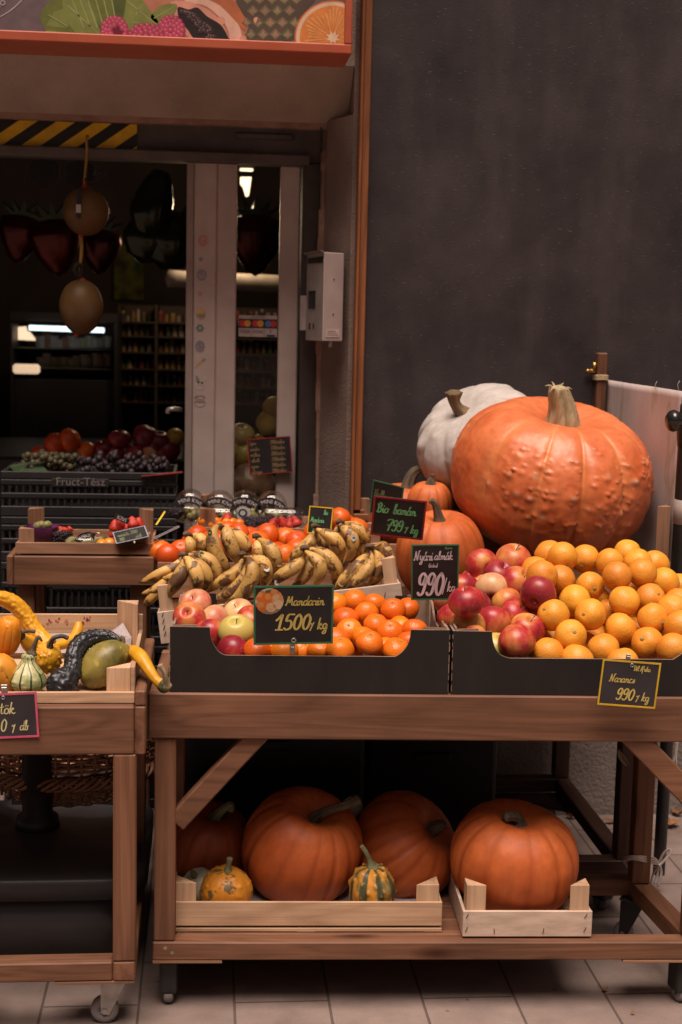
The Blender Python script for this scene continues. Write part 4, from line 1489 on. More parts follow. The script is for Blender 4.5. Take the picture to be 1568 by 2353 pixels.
for (lab, xa, xb, ya, yb_, hh) in (('large black box added to deepen the shade under the rear table', -.07, .42, 3.56, 3.98, .54), ('dark box added beside the larger one to deepen the shade under the table', .44, .80, 3.70, 4.05, .46)):
    t = thing('added_shade_box', lab, 'box', ((xa + xb) / 2, ya, .0))  # added boxes that darken the space below the table and block bounced light
    bm = bmesh.new()
    box(bm, (xa, ya, .003), (xb, yb_, hh - .03), .012, None, 2)
    obj('body', bm, CRATEBLK, t)
    obj('lid', one(box, (xa - .008, ya - .008, hh - .029), (xb + .008, yb_ + .008, hh), .006, None, 2), CRATEBLK, t)
    obj('handle', one(box, ((xa + xb) / 2 - .05, ya - .012, hh - .11), ((xa + xb) / 2 + .05, ya + .001, hh - .085), .004), CRATEBLK, t)

YRL = 3.85
RL = thing('display_stand', 'raised brown wooden stand in the doorway carrying the crate of berry punnets', 'table', (-.137, YRL, 0))
zr0, zr1 = .802, .882
L('front_apron', one(box, (-.376, 0, zr0), (0, .028, zr1), .003), STAIN[0], RL)
L('side_apron', one(box, (-.395, 0, zr0), (-.377, .36, zr1 + .001), .003), STAIN[1], RL)
L('side_apron', one(box, (-.02, .029, zr0), (-.001, .36, zr1), .003), STAIN[1], RL)
L('rear_apron', one(box, (-.376, .335, zr0), (-.021, .36, zr1), .003), STAIN[0], RL)
bm = bmesh.new()
for i in range(4):
    box(bm, (-.376, .03 + i * .076, zr1 - .03), (-.021, .03 + i * .076 + .07, zr1 - .008), .002)
L('slat_top', bm, STAIN[0], RL)
for (x0, y0) in ((-.37, .03), (-.066, .03), (-.37, .29), (-.066, .29)):
    L('leg', one(box, (x0, y0, 0.002), (x0 + .045, y0 + .045, zr1 - .031), .003), STAIN[2], RL)

# ------------------------------------------------------------------ crates and boxes
def wood_crate(label, W_, D_, H, loc, rot=(0, 0, 0), post=.06, wood=PINE, pw=.036, th=.007, base_gap=True, group=None, ply=False, posts=None, bh=None, sh=None):
    """slatted fruit crate with triangular corner posts; origin at its bottom centre"""
    t = thing('fruit_crate', label, 'crate', loc, rot, group)
    hw, hd = W_ / 2, D_ / 2
    z0 = .014 if base_gap else .004
    bh = bh or H
    sh = sh or H - .002
    fm = [PLY] * 3 if ply else wood
    obj('front_panel', one(box, (-hw, -hd, z0), (hw, -hd + th, H), .0012), fm[0], t, local=True)
    obj('rear_panel', one(box, (-hw, hd - th, z0), (hw, hd, bh), .0012), wood[0], t, local=True)
    obj('side_panel', one(box, (-hw, -hd + th + .0005, z0), (-hw + th, hd - th - .0005, sh), .0012), fm[1], t, local=True)
    obj('side_panel', one(box, (hw - th, -hd + th + .0005, z0), (hw, hd - th - .0005, sh), .0012), fm[1], t, local=True)
    bm = bmesh.new()
    n = 5
    s = (D_ - 2 * th) / n
    for i in range(n):
        box(bm, (-hw + th, -hd + th + i * s + .002, .008), (hw - th, -hd + th + (i + 1) * s - .002, .0125), .0008)
    if base_gap:
        for xx in (-hw, -.02, hw - .04):
            box(bm, (xx, -hd + .0005, .0075), (xx + .04, hd - .0005, .0005), .0008)
        box(bm, (-hw, -hd, .0005), (hw, -hd + th - .001, .0085), .0008)
    obj('base', bm, wood[0], t, local=True)
    k = 0
    for sx_ in (-1, 1):
        for sy_ in (-1, 1):
            ph = (posts[k] if posts else H + post)
            k += 1
            cx_, cy_ = sx_ * (hw - th - .0006), sy_ * (hd - th - .0006)
            bm = bmesh.new()
            prism(bm, [(cx_, cy_, .013), (cx_ - sx_ * pw, cy_, .013), (cx_, cy_ - sy_ * pw, .013)], (0, 0, ph - .013))
            bmesh.ops.bevel(bm, geom=list(bm.edges), offset=.001, segments=1, affect='EDGES')
            obj('corner_post', bm, wood[2], t, local=True)
    return t


def staples(t, pts, m=DARKIRON):
    """wire staples in the crate's own coordinates: (x, y, z, angle)"""
    for (x_, y_, z_, a) in pts:
        bm = bmesh.new()
        dx, dz = .006 * math.sin(a), .006 * math.cos(a)
        sweep(bm, [(x_ - dx, y_, z_ - dz), (x_ - dx * .5, y_ - .002, z_ - dz * .5), (x_ + dx * .5, y_ - .002, z_ + dz * .5), (x_ + dx, y_, z_ + dz)], [.0008], 8, 5)
        obj('staple', bm, m, t, local=True)


def carton(label, x0, W_, D_, H, dip, edge, rad, y0=.008):
    """black printed cardboard box standing on the front table, its front edge cut down between the corners"""
    t = thing('cardboard_box', label, 'box', FT.matrix_basis @ Vector((x0 + W_ / 2, y0 + D_ / 2, ZT + .001)), FT.rotation_euler)
    hw, hd, th = W_ / 2, D_ / 2, .005
    prof = [(-hw, 0), (hw, 0), (hw, H)]
    rx = hw - edge
    arc = [(rx - rad * (1 - math.cos(a)) * 1.0, H - .004 - (H - dip) * math.sin(a)) for a in [i * math.pi / 16 for i in range(9)]]
    prof += [(hw - edge + .001, H)] + [(x_, z_) for x_, z_ in arc]
    prof += [(-x_, z_) for x_, z_ in arc[::-1]] + [(-(hw - edge) - .001, H), (-hw, H)]
    rq = random.Random(int(x0 * 100))
    # ragged cut edge
    bm = bmesh.new()
    prism(bm, [(x_, -hd, z_ + (rq.uniform(-.0012, .0012) if z_ > .01 else 0)) for x_, z_ in prof], (0, th, 0))
    for f in bm.faces:
        f.normal_update()
        c = f.calc_center_median()
        f.material_index = 0 if (abs(f.normal.y) > .5 and c.y < -hd + .001) or abs(f.normal.x) > .9 and c.z < H * .6 else 1
    obj('front_panel', bm, [BLACKCARD, CARD], t, local=True)
    bm = bmesh.new()
    prism(bm, [(x_, hd - th, z_) for x_, z_ in prof], (0, th, 0), 0)
    obj('rear_panel', bm, [BLACKCARD], t, local=True)
    for s in (-1, 1):
        bm = bmesh.new()
        xo = s * hw
        xi = s * (hw - th)
        ys = [-hd + th + .0005 + i * (D_ - 2 * th - .001) / 6 for i in range(7)]
        zz = [H - .001] * 2 + [H - .032] * 3 + [H - .001] * 2
        a = [(xo, ys[0], 0)] + [(xo, y_, z_) for y_, z_ in zip(ys, zz)] + [(xo, ys[-1], 0)]
        prism(bm, a, (xi - xo, 0, 0))
        for f in bm.faces:
            f.normal_update()
            c = f.calc_center_median()
            f.material_index = 0 if abs(f.normal.x) > .5 and abs(c.x - xo) < .001 else 1
        obj('side_panel', bm, [BLACKCARD, CARD], t, local=True)
        for yy in (-1, 1):                    # folded double corner flaps of brown board
            bm = bmesh.new()
            y_a = yy * (hd - th - .001)
            prism(bm, [(xi - s * .001, y_a, H * .2), (xi - s * .001 - s * .056, y_a, H * .2), (xi - s * .001 - s * .050, y_a, H + .004), (xi - s * .001, y_a, H + .002)], (0, -yy * .004, 0))
            prism(bm, [(xi - s * .001, y_a - yy * .006, H * .2), (xi - s * .001, y_a - yy * .075, H * .2), (xi - s * .001, y_a - yy * .07, H + .004), (xi - s * .001, y_a - yy * .006, H + .004)], (-s * .004, 0, 0))
            obj('corner_flap', bm, CARD, t, local=True)
    obj('base', one(box, (-hw + th, -hd + th, .001), (hw - th, hd - th, .005)), CARD, t, local=True)
    for s in (-1, 1):                         # board worn brown along the upright corners
        bm = bmesh.new()
        z_ = .006
        while z_ < H - .012:
            L_ = rq.uniform(.006, .022)
            sweep(bm, [(s * hw, -hd - .0002, z_), (s * (hw + rq.uniform(-.0004, .0006)), -hd - .0003, min(z_ + L_, H - .004))], [rq.uniform(.0006, .0014)], 3, 6)
            z_ += L_ + rq.uniform(.001, .010)
        w_e = obj('worn_edge', bm, CARD, t, local=True)
    return t


boxL = carton('black cardboard box holding apples and mandarins, left of the two', .045, .603, .385, .143, .086, .085, .040)
boxR = carton('black cardboard box heaped with red apples and oranges, right of the two', .655, .603, .385, .141, .086, .085, .040)

# ------------------------------------------------------------------ fruit materials
def M_citrus(name, a, b_, pore=260, rough=.42, bs=.25):
    m, t, b = newmat(name, rough, .45)
    v = coords(t)
    c = ramp(t, nz(t, v, 14, 4), [(.3, a), (.7, b_)])
    k = mth(t, 'MULTIPLY_ADD', objrand(t), .26, .87)
    c = mixc(t, 1.0, c, k, 'MULTIPLY')
    hs_ = t.nodes.new('ShaderNodeHueSaturation')
    t.links.new(mth(t, 'MULTIPLY_ADD', objrand(t), .020, .49), hs_.inputs['Hue'])
    t.links.new(c, hs_.inputs['Color'])
    spk = ramp(t, nz(t, v, 55, 3), [(.70, (1, 1, 1)), (.80, (.62, .52, .42))])
    c = mixc(t, 1.0, hs_.outputs[0], spk, 'MULTIPLY')
    setc(t, b, c)
    vo = t.nodes.new('ShaderNodeTexVoronoi')
    vo.inputs['Scale'].default_value = pore
    t.links.new(v, vo.inputs['Vector'])
    bump(t, b, mth(t, 'ADD', vo.outputs['Distance'], nz(t, v, 60, 3)), bs, .0012)
    b.inputs['Subsurface Weight'].default_value = .06
    b.inputs['Subsurface Radius'].default_value = (.006, .003, .001)
    return m


ORANGE = M_citrus('orange_peel', (.62, .235, .020), (.80, .345, .036), 260, .47, .4)
MANDARIN = M_citrus('mandarin_peel', (.62, .125, .006), (.78, .185, .010), 300, .36, .4)
CLEMENT = M_citrus('clementine_peel', (.56, .090, .006), (.70, .130, .010), 280, .36, .3)
KUMQ = M_citrus('kumquat_peel', (.60, .17, .010), (.72, .25, .015), 500, .3, .2)
POMEL = M_citrus('pomelo_peel', (.42, .28, .04), (.56, .38, .06), 200, .45, .25)


def M_apple(name, red, dark, yel, bias):
    m, t, b = newmat(name, .36, .45)
    v = coords(t, (34, 34, 5))
    st = nz(t, v, 1.0, 4, .6)
    v2 = coords(t, (1, 1, 1))
    bl = nz(t, v2, 13, 3)
    f = mth(t, 'ADD', mth(t, 'MULTIPLY', st, .55), mth(t, 'MULTIPLY', bl, .8))
    f = mth(t, 'ADD', f, mth(t, 'MULTIPLY_ADD', objrand(t), .22, bias - .11))
    c = ramp(t, f, [(.50, dark), (.64, red), (.80, tuple(.45 * r_ + .55 * y_ for r_, y_ in zip(red, yel))), (.92, yel)])
    vo = t.nodes.new('ShaderNodeTexVoronoi')
    vo.inputs['Scale'].default_value = 150
    t.links.new(v2, vo.inputs['Vector'])
    c = mixc(t, ramp(t, vo.outputs['Distance'], [(.08, (.45, .45, .45)), (.16, (0, 0, 0))]), c, (.70, .42, .28))
    setc(t, b, c)
    bump(t, b, nz(t, v2, 30, 3), .08, .002)
    return m


APPLE = M_apple('red_apple_skin', (.42, .030, .030), (.22, .012, .022), (.66, .33, .075), -.01)
APPLEP = M_apple('pink_apple_skin', (.52, .115, .080), (.42, .045, .045), (.66, .42, .20), .10)
APPLEY = M_apple('yellow_green_apple_skin', (.46, .23, .07), (.40, .14, .07), (.50, .40, .10), .24)
APPLED = M_apple('dark_red_apple_skin', (.24, .016, .028), (.16, .008, .02), (.42, .06, .04), -.10)
STEMB = M_basic('brown_fruit_stem', (.14, .085, .045), (.22, .14, .08), 60, .8)
CALYX = M_basic('calyx_button', (.20, .16, .07), (.30, .25, .12), 80, .8)


def citrus_proto(name, m, r_, sz, label_part='calyx', dim=.02, seed=0, sub=24):
    t = bpy.data.objects.new(name, None)
    bm = bmesh.new()
    pr = []
    N_ = 20
    for i in range(N_ + 1):
        a = math.pi * i / N_
        rr = r_ * math.sin(a)
        z_ = r_ * sz * math.cos(a)
        z_ -= math.copysign(1, math.cos(a)) * r_ * dim * math.exp(-(rr / (.22 * r_)) ** 2) * 3
        pr.append((rr if 0 < i < N_ else 0, z_))
    vs = lathe(bm, pr, sub)
    for v in vs:
        d = v.co.normalized()
        v.co *= 1 + .050 * noise.noise(d * 1.6 + Vector((seed * 3.1, 0, 0))) + .012 * noise.noise(d * 4 + Vector((0, seed, 0)))
    me = bpy.data.meshes.new('peel')
    bmesh.ops.recalc_face_normals(bm, faces=bm.faces)
    bm.to_mesh(me); bm.free()
    me.materials.append(m)
    me.polygons.foreach_set('use_smooth', [True] * len(me.polygons))
    bm = bmesh.new()
    zt_ = pr[0][1]
    lathe(bm, [(0, zt_ - .0010), (r_ * .085, zt_ - .0012), (r_ * .12, zt_ + .0002), (r_ * .07, zt_ + .0022), (0, zt_ + .0014)], 7, fr=lambda a, z: 1 + .25 * math.cos(5 * a))
    mc = bpy.data.meshes.new('calyx')
    bmesh.ops.recalc_face_normals(bm, faces=bm.faces)
    bm.to_mesh(mc); bm.free()
    mc.materials.append(CALYX)
    return me, mc


def apple_proto(m, r_, seed, tall=.92):
    bm = bmesh.new()
    pr = []
    N_ = 26
    for i in range(N_ + 1):
        a = math.pi * i / N_
        rr = r_ * math.sin(a) * (1 + .10 * math.cos(a) - .05 * math.cos(2 * a))
        z_ = r_ * tall * math.cos(a)
        z_ -= r_ * .34 * math.exp(-(rr / (.26 * r_)) ** 2) if a < math.pi / 2 else 0
        z_ += r_ * .16 * math.exp(-(rr / (.22 * r_)) ** 2) if a > math.pi / 2 else 0
        pr.append((rr if 0 < i < N_ else 0, z_))
    vs = lathe(bm, pr, 28, fr=lambda a, z: 1 + .018 * math.cos(5 * a + seed) * max(0, -z / r_) + .014 * math.cos(2 * a + seed))
    for v in vs:
        v.co *= 1 + .035 * noise.noise(v.co * (14) + Vector((seed * 2.7, 0, 0)))
    bmesh.ops.recalc_face_normals(bm, faces=bm.faces)
    me = bpy.data.meshes.new('skin')
    bm.to_mesh(me); bm.free()
    me.materials.append(m)
    me.polygons.foreach_set('use_smooth', [True] * len(me.polygons))
    z0 = pr[0][1]
    bm = bmesh.new()
    sweep(bm, [(0, 0, z0 - .002), (.002, 0, z0 + r_ * .18), (.005 + .003 * math.sin(seed), .002, z0 + r_ * (.36 + .08 * math.sin(seed)))], [.0014, .0011, .0017], 7, 6)
    bmesh.ops.recalc_face_normals(bm, faces=bm.faces)
    ms = bpy.data.meshes.new('stem')
    bm.to_mesh(ms); bm.free()
    ms.materials.append(STEMB)
    bm = bmesh.new()
    z1 = pr[-1][1]
    for k in range(5):
        a = k * 1.257
        d = Vector((math.cos(a), math.sin(a), 0))
        s = Vector((-d.y, d.x, 0)) * .0022
        prism(bm, [d * .0014 + s + Vector((0, 0, z1)), d * .0014 - s + Vector((0, 0, z1)), d * .006 + Vector((0, 0, z1 - .003))], (0, 0, .0006))
    mcx = bpy.data.meshes.new('calyx')
    bmesh.ops.recalc_face_normals(bm, faces=bm.faces)
    bm.to_mesh(mcx); bm.free()
    mcx.materials.append(STEMB)
    return me, ms, mcx


ORANGES = [citrus_proto('orange', ORANGE, .0358, .965, seed=i) for i in range(4)]
MANDS = [citrus_proto('mandarin', MANDARIN, .0300, .84, dim=.035, seed=i + 9) for i in range(4)]
CLEMS = [citrus_proto('clementine', CLEMENT, .0330, .92, dim=.03, seed=i + 20) for i in range(3)]
POMS = [citrus_proto('pomelo', POMEL, .046, 1.0, seed=i + 30) for i in range(2)]
APPLES = {k: [apple_proto(m, .0375, i + j * 5, (.90, .96, 1.0)[i]) for i in range(3)] for j, (k, m) in enumerate((('red', APPLE), ('pink', APPLEP), ('yellow', APPLEY), ('dark', APPLED)))}


def inst(name, meshes, names, label, cat, loc, rot, scale, group):
    """one fruit: an empty with its skin and stem parts"""
    t = thing(name, label, cat, loc, rot, group)
    t.scale = (scale,) * 3
    for me, n in zip(meshes, names):
        o = bpy.data.objects.new(n, me)
        col.objects.link(o)
        o.parent = t
    return t


ORD = ['leftmost', 'second from the left', 'third from the left', 'fourth from the left', 'fifth from the left', 'sixth from the left', 'seventh from the left', 'eighth from the left', 'ninth from the left', 'tenth from the left', 'eleventh from the left']


def relax(items, ymin, ymax, it=120, tol=.97):
    """items: [loc, r]; settle overlaps of a heap by moving fruit along depth, a little along its line of sight"""
    for q_ in items:                       # nothing may start inside the front board
        g = ymin(q_[0].x) + q_[1] + .001 - q_[0].y
        if g > 0:
            ray = (q_[0] - CAM).normalized()
            q_[0] += ray * (g / ray.y)
    for _ in range(it):
        mv = 0
        for i in range(len(items)):
            for j in range(i):
                a, b = items[i], items[j]
                d = (a[0] - b[0])
                need = (a[1] + b[1]) * tol
                if d.length < need:
                    g = (need - d.length)
                    f_, n_ = (a, b) if a[0].y > b[0].y else (b, a)
                    for q_, s_ in ((f_, 1), (n_, -1)):
                        ray = (q_[0] - CAM).normalized()
                        ny = q_[0].y + ray.y * s_ * g * .6
                        if ymin(q_[0].x) + q_[1] < ny < ymax(q_[0].x) - q_[1]:
                            q_[0] += ray * (s_ * g * .6)
                            mv += 1
        if not mv:
            break


rq = random.Random(5)


def look(kind):
    """orientation of a fruit: its stem end turned mostly to the viewer, up or away"""
    yaw, pit = kind
    return Vector((math.sin(R(yaw)) * math.cos(R(pit)), -math.cos(R(yaw)) * math.cos(R(pit)), math.sin(R(pit)))).to_track_quat('Z', 'Y').to_euler()


# ---- right box: oranges  (row, x, y in the picture, diameter, stem yaw, pitch)
def PR(x_, y_):
    return 918.9 + .41389 * x_, 1206.1 + .41389 * y_


orr = [
 ('top', [(833, 168, 0), (903, 178, 1, 8, -25), (1030, 190, 0), (1165, 210, 0), (1264, 160, 0), (1322, 210, 0)]),
 ('second', [(755, 255, 0), (790, 283, 0), (893, 302, 0), (1056, 340, 1, 5, 0), (1206, 285, 1, -25, -30), (1347, 265, 0), (1470, 318, 0)]),
 ('third', [(973, 420, 0), (1247, 423, 0), (1390, 408, 1, 22, 28), (1517, 472, 0), (1545, 440, 0)]),
 ('fourth', [(853, 500, 1, -60, 30), (1060, 498, 1, -45, 10), (1226, 576, 0), (1403, 519, 1, 28, -8), (1560, 562, 0)]),
 ('bottom', [(825, 715, 0), (948, 613, 1, 2, 24), (985, 755, 0), (1130, 690, 0), (1240, 770, 0), (1376, 655, 1, -42, 24), (1516, 692, 1, 5, -14)]),
]
YB = lambda x_: 3.0 - .042 * (x_ + .118) + .008 + .006
heap, meta = [], []
for rn, L_ in orr:
    for k, it in enumerate(L_):
        X_, Y_ = PR(it[0], it[1])
        dep = 3.018 + (1490 - Y_) / 215 * .30
        heap.append([at(X_, Y_, Y=dep), .0355])
        meta.append(('orange', rn, k, it))
apr = [
 ('top', [(453, 225, 'red', 1, 20, -5), (632, 202, 'red', 1, 10, 70), (555, 278, 'dark', 0)]),
 ('second', [(345, 352, 'red', 0), (430, 322, 'red', 1, -30, 50), (512, 352, 'pink', 1, -10, -30), (655, 318, 'red', 1, 35, 40), (770, 378, 'dark', 1, -32, -30)]),
 ('third', [(282, 430, 'pink', 0), (370, 430, 'red', 0), (412, 452, 'dark', 1, 0, 60), (590, 430, 'red', 1, 40, -35)]),
 ('fourth', [(305, 518, 'red', 0), (378, 562, 'red', 1, 0, 70), (520, 545, 'red', 0), (640, 500, 'red', 0), (708, 580, 'red', 1, 20, 60)]),
 ('bottom', [(535, 690, 'yellow', 0), (650, 642, 'red', 1, 10, -72), (400, 650, 'red', 0)]),
]
for rn, L_ in apr:
    for k, it in enumerate(L_):
        X_, Y_ = PR(it[0], it[1])
        dep = 3.026 + (1490 - Y_) / 215 * .29
        heap.append([at(X_, Y_, Y=dep), .0385])
        meta.append(('apple', rn, k, it))
relax(heap, YB, lambda x_: YB(x_) + .375)
def fill(heap, poly, r_, y0, y1, step, ymin, ymax):
    """fruit lying deeper in the heap wherever one could look between the ones on top"""
    out = []
    def inside(x_, y_):
        c = False
        for i in range(len(poly)):
            (xa, ya), (xb, yb) = poly[i], poly[i - 1]
            if (ya > y_) != (yb > y_) and x_ < (xb - xa) * (y_ - ya) / (yb - ya) + xa:
                c = not c
        return c
    yy = y1
    while yy > y0:
        xx = min(p[0] for p in poly)
        while xx < max(p[0] for p in poly):
            if inside(xx, yy):
                d = (at(xx, yy, Y=3.2) - CAM).normalized()
                hit = any((CAM + d * (c - CAM).dot(d) - c).length < q * .93 for c, q in heap + out)
                if not hit:
                    near = sorted(heap, key=lambda h_: (h_[0] - CAM - d * (h_[0] - CAM).dot(d)).length)[:3]
                    yb_ = sum(h_[0].y for h_ in near) / 3 + .012
                    for k in range(30):
                        p = at(xx, yy, Y=yb_ + k * .006)
                        if p.y - r_ < ymin(p.x) or p.y + r_ > ymax(p.x) or p.z < ZT + .01 + r_:
                            continue
                        if all((p - c).length > (r_ + q) * .93 for c, q in heap + out):
                            out.append([p, r_])
                            break
            xx += step
        yy -= step
    return out


ADJ = {'red': 'shiny red', 'pink': 'dull pinkish', 'dark': 'dark wine-red', 'yellow': 'pale yellow'}
for (loc, r_), (kind, rn, k, it) in zip(heap, meta):
    if kind == 'orange':
        rot = look((it[3], it[4])) if it[2] else Euler((rq.uniform(1.2, 4.6), rq.uniform(-.6, .6), rq.uniform(0, 6)))
        inst('orange', ORANGES[rq.randrange(4)], ('peel', 'calyx'), 'orange in the %s row of the right box, %s' % (rn, ORD[k]), 'orange', loc, rot, rq.uniform(.955, 1.045), 'oranges heaped in the right black box')
    else:
        rot = look((it[4], it[5])) if it[3] else Euler((rq.uniform(-.9, .9), rq.uniform(-.9, .9), rq.uniform(0, 6)))
        inst('apple', APPLES[it[2]][rq.randrange(3)], ('skin', 'stem', 'calyx'), '%s apple in the %s row of the right box, %s' % (ADJ[it[2]], rn, ORD[k]), 'apple', loc, rot, rq.uniform(.97, 1.04) * (1.08 if it[0] in (632, 650, 770) else 1.0), 'apples heaped in the right black box')

ex_o = fill(heap, [(1235, 1505), (1235, 1400), (1250, 1300), (1300, 1270), (1470, 1262), (1560, 1330), (1568, 1505)], .035, 1262, 1505, 9, YB, lambda x_: YB(x_) + .375)
for p, r_ in ex_o:
    inst('orange', ORANGES[rq.randrange(4)], ('peel', 'calyx'), 'orange wedged deeper in the right box heap, showing only between the others', 'orange', p, Euler((rq.uniform(1.2, 4.6), 0, rq.uniform(0, 6))), 1.0, 'oranges deep in the heap')
ex_a = fill(heap + ex_o, [(1025, 1440), (1050, 1350), (1090, 1290), (1170, 1275), (1230, 1400), (1230, 1505), (1140, 1505), (1110, 1445)], .037, 1275, 1505, 9, YB, lambda x_: YB(x_) + .375)
for p, r_ in ex_a:
    inst('apple', APPLES['red'][rq.randrange(3)], ('skin', 'stem', 'calyx'), 'red apple wedged deeper in the right box heap, showing only between the others', 'apple', p, Euler((rq.uniform(-.9, .9), rq.uniform(-.9, .9), 0)), 1.0, 'apples deep in the heap')

# ---- left box: apples and mandarins
def PL_(x_, y_):
    return 344.6 + .47616 * x_, 1292.3 + .47616 * y_


heap, meta = [], []
apl = [('back', [(192, 270, 'red', 1, -20, 40), (220, 203, 'pink', 1, -30, 50), (430, 250, 'pink', 0), (492, 285, 'red', 0)]),
       ('front', [(312, 282, 'pink', 0), (292, 348, 'red', 0), (420, 335, 'yellow', 1, -12, 58), (405, 432, 'red', 0)])]
for rn, L_ in apl:
    for k, it in enumerate(L_):
        X_, Y_ = PL_(it[0], it[1])
        heap.append([at(X_, Y_, Y=3.06 + (1490 - Y_) / 110 * .15 + {'yellow': -.03, 'red': .0}.get(it[2], .03)), .038 if it[2] == 'yellow' else .0355])
        meta.append(('apple', rn, k, it))
mal = [('top', [(890, 200, 0), (990, 182, 1, 5, 75), (1082, 205, 0), (1175, 228, 1, -20, 60), (1240, 228, 0)]),
       ('second', [(945, 272, 1, 0, 78), (1045, 252, 1, 0, -10), (962, 330, 0), (1092, 303, 1, 15, 70), (1215, 318, 0), (1277, 325, 0)]),
       ('third', [(905, 372, 0), (1035, 368, 0), (1160, 337, 1, -8, 55), (1252, 388, 0)]),
       ('bottom', [(520, 425, 1, 10, 60), (600, 425, 0), (650, 430, 0), (735, 425, 0), (822, 428, 0), (918, 420, 1, 0, 75), (1060, 388, 1, 12, 62), (1135, 420, 0), (1192, 425, 0)])]
for rn, L_ in mal:
    for k, it in enumerate(L_):
        X_, Y_ = PL_(it[0], it[1])
        heap.append([at(X_, Y_, Y=3.045 + (1490 - Y_) / 120 * .19), .0285])
        meta.append(('mandarin', rn, k, it))
YBL = YB
relax(heap, YB, lambda x_: YB(x_) + .375)
ADJ['yellow'] = 'yellow-green'
for (loc, r_), (kind, rn, k, it) in zip(heap, meta):
    if kind == 'mandarin':
        rot = look((it[3], it[4])) if it[2] else Euler((rq.uniform(-.7, .7), rq.uniform(-.7, .7), rq.uniform(0, 6)))
        inst('mandarin', MANDS[rq.randrange(4)], ('peel', 'calyx'), 'glossy mandarin in the %s row of the left black box, %s' % (rn, ORD[k]), 'mandarin', loc, rot, rq.uniform(.98, 1.07), 'mandarins in the left black box')
    else:
        rot = look((it[4], it[5])) if it[3] else Euler((rq.uniform(-.9, .9), rq.uniform(-.9, .9), rq.uniform(0, 6)))
        inst('apple', APPLES[it[2]][rq.randrange(3)], ('skin', 'stem', 'calyx'), '%s apple in the %s row of the left black box, %s' % (ADJ[it[2]], rn, ORD[k]), 'apple', loc, rot, r_ / .0365, 'apples in the left black box')

ex_m = fill(heap, [(690, 1500), (690, 1480), (775, 1475), (775, 1375), (940, 1390), (965, 1450), (940, 1500)], .0285, 1380, 1500, 8, YB, lambda x_: YB(x_) + .375)
for p, r_ in ex_m:
    inst('mandarin', MANDS[rq.randrange(4)], ('peel', 'calyx'), 'mandarin wedged deeper in the left box, showing only between the others', 'mandarin', p, Euler((rq.uniform(-.7, .7), rq.uniform(-.7, .7), 0)), 1.0, 'mandarins deep in the left box')
print('fill', len(ex_o), len(ex_a), len(ex_m))

# ------------------------------------------------------------------ pumpkins and gourds
def M_pumpkin(name, a, b_, rough=.45, mark=(.42, .28, .17), sc_=5, spots=None, spec=.45, gcol=None):
    m, t, b = newmat(name, rough, spec)
    v = coords(t)
    n1 = nz(t, v, sc_, 5, .6)
    c = ramp(t, n1, [(.3, a), (.7, b_)])
    n3 = nz(t, coords(t, (1, 1, .25)), 40, 4, .7)
    c = mixc(t, 1.0, c, ramp(t, n3, [(.35, (.86, .84, .82)), (.65, (1.07, 1.07, 1.07))]), 'MULTIPLY')
    if spots:
        sp1 = nz(t, v, spots[1], 3, .6)
        c = mixc(t, ramp(t, sp1, [(spots[2], (0, 0, 0)), (spots[2] + .05, (.85, .85, .85))]), c, spots[0])
    if gcol:
        ag = t.nodes.new('ShaderNodeAttribute')
        ag.attribute_name = 'groove'
        c = mixc(t, mth(t, 'MULTIPLY', ag.outputs['Fac'], .55), c, gcol)
    scf = nz(t, coords(t, (1.0, .35, .8), rot=(.4, .2, .7)), 34, 5, .75)
    c = mixc(t, ramp(t, scf, [(.64, (0, 0, 0)), (.72, (.5, .5, .5))]), c, tuple(min(1, x * .7 + .10) for x in b_))
    at_ = t.nodes.new('ShaderNodeAttribute')
    at_.attribute_name = 'mark'
    c = mixc(t, at_.outputs['Fac'], c, mark)
    setc(t, b, c)
    bump(t, b, mth(t, 'ADD', nz(t, v, 25, 4), mth(t, 'MULTIPLY', n3, .3)), .14, .004)
    return m


def set_mark(me, vals, nm='mark'):
    a = me.attributes.new(nm, 'FLOAT', 'POINT')
    a.data.foreach_set('value', np.asarray(vals, np.float32))


STEMT = M_basic('tan_pumpkin_stem', (.26, .19, .10), (.46, .38, .23), 22, .85, .6, 90, stretch=(3, 3, .6))
STEMD = M_basic('dark_pumpkin_stem', (.055, .040, .026), (.13, .10, .065), 24, .85, .6, 90, stretch=(3, 3, .6))
STEMM = M_basic('brown_tan_stem', (.13, .085, .045), (.26, .18, .10), 22, .85, .6, 90, stretch=(3, 3, .6))
STEMG = M_basic('green_gourd_stem', (.10, .10, .045), (.20, .20, .10), 30, .8, .4, 90)


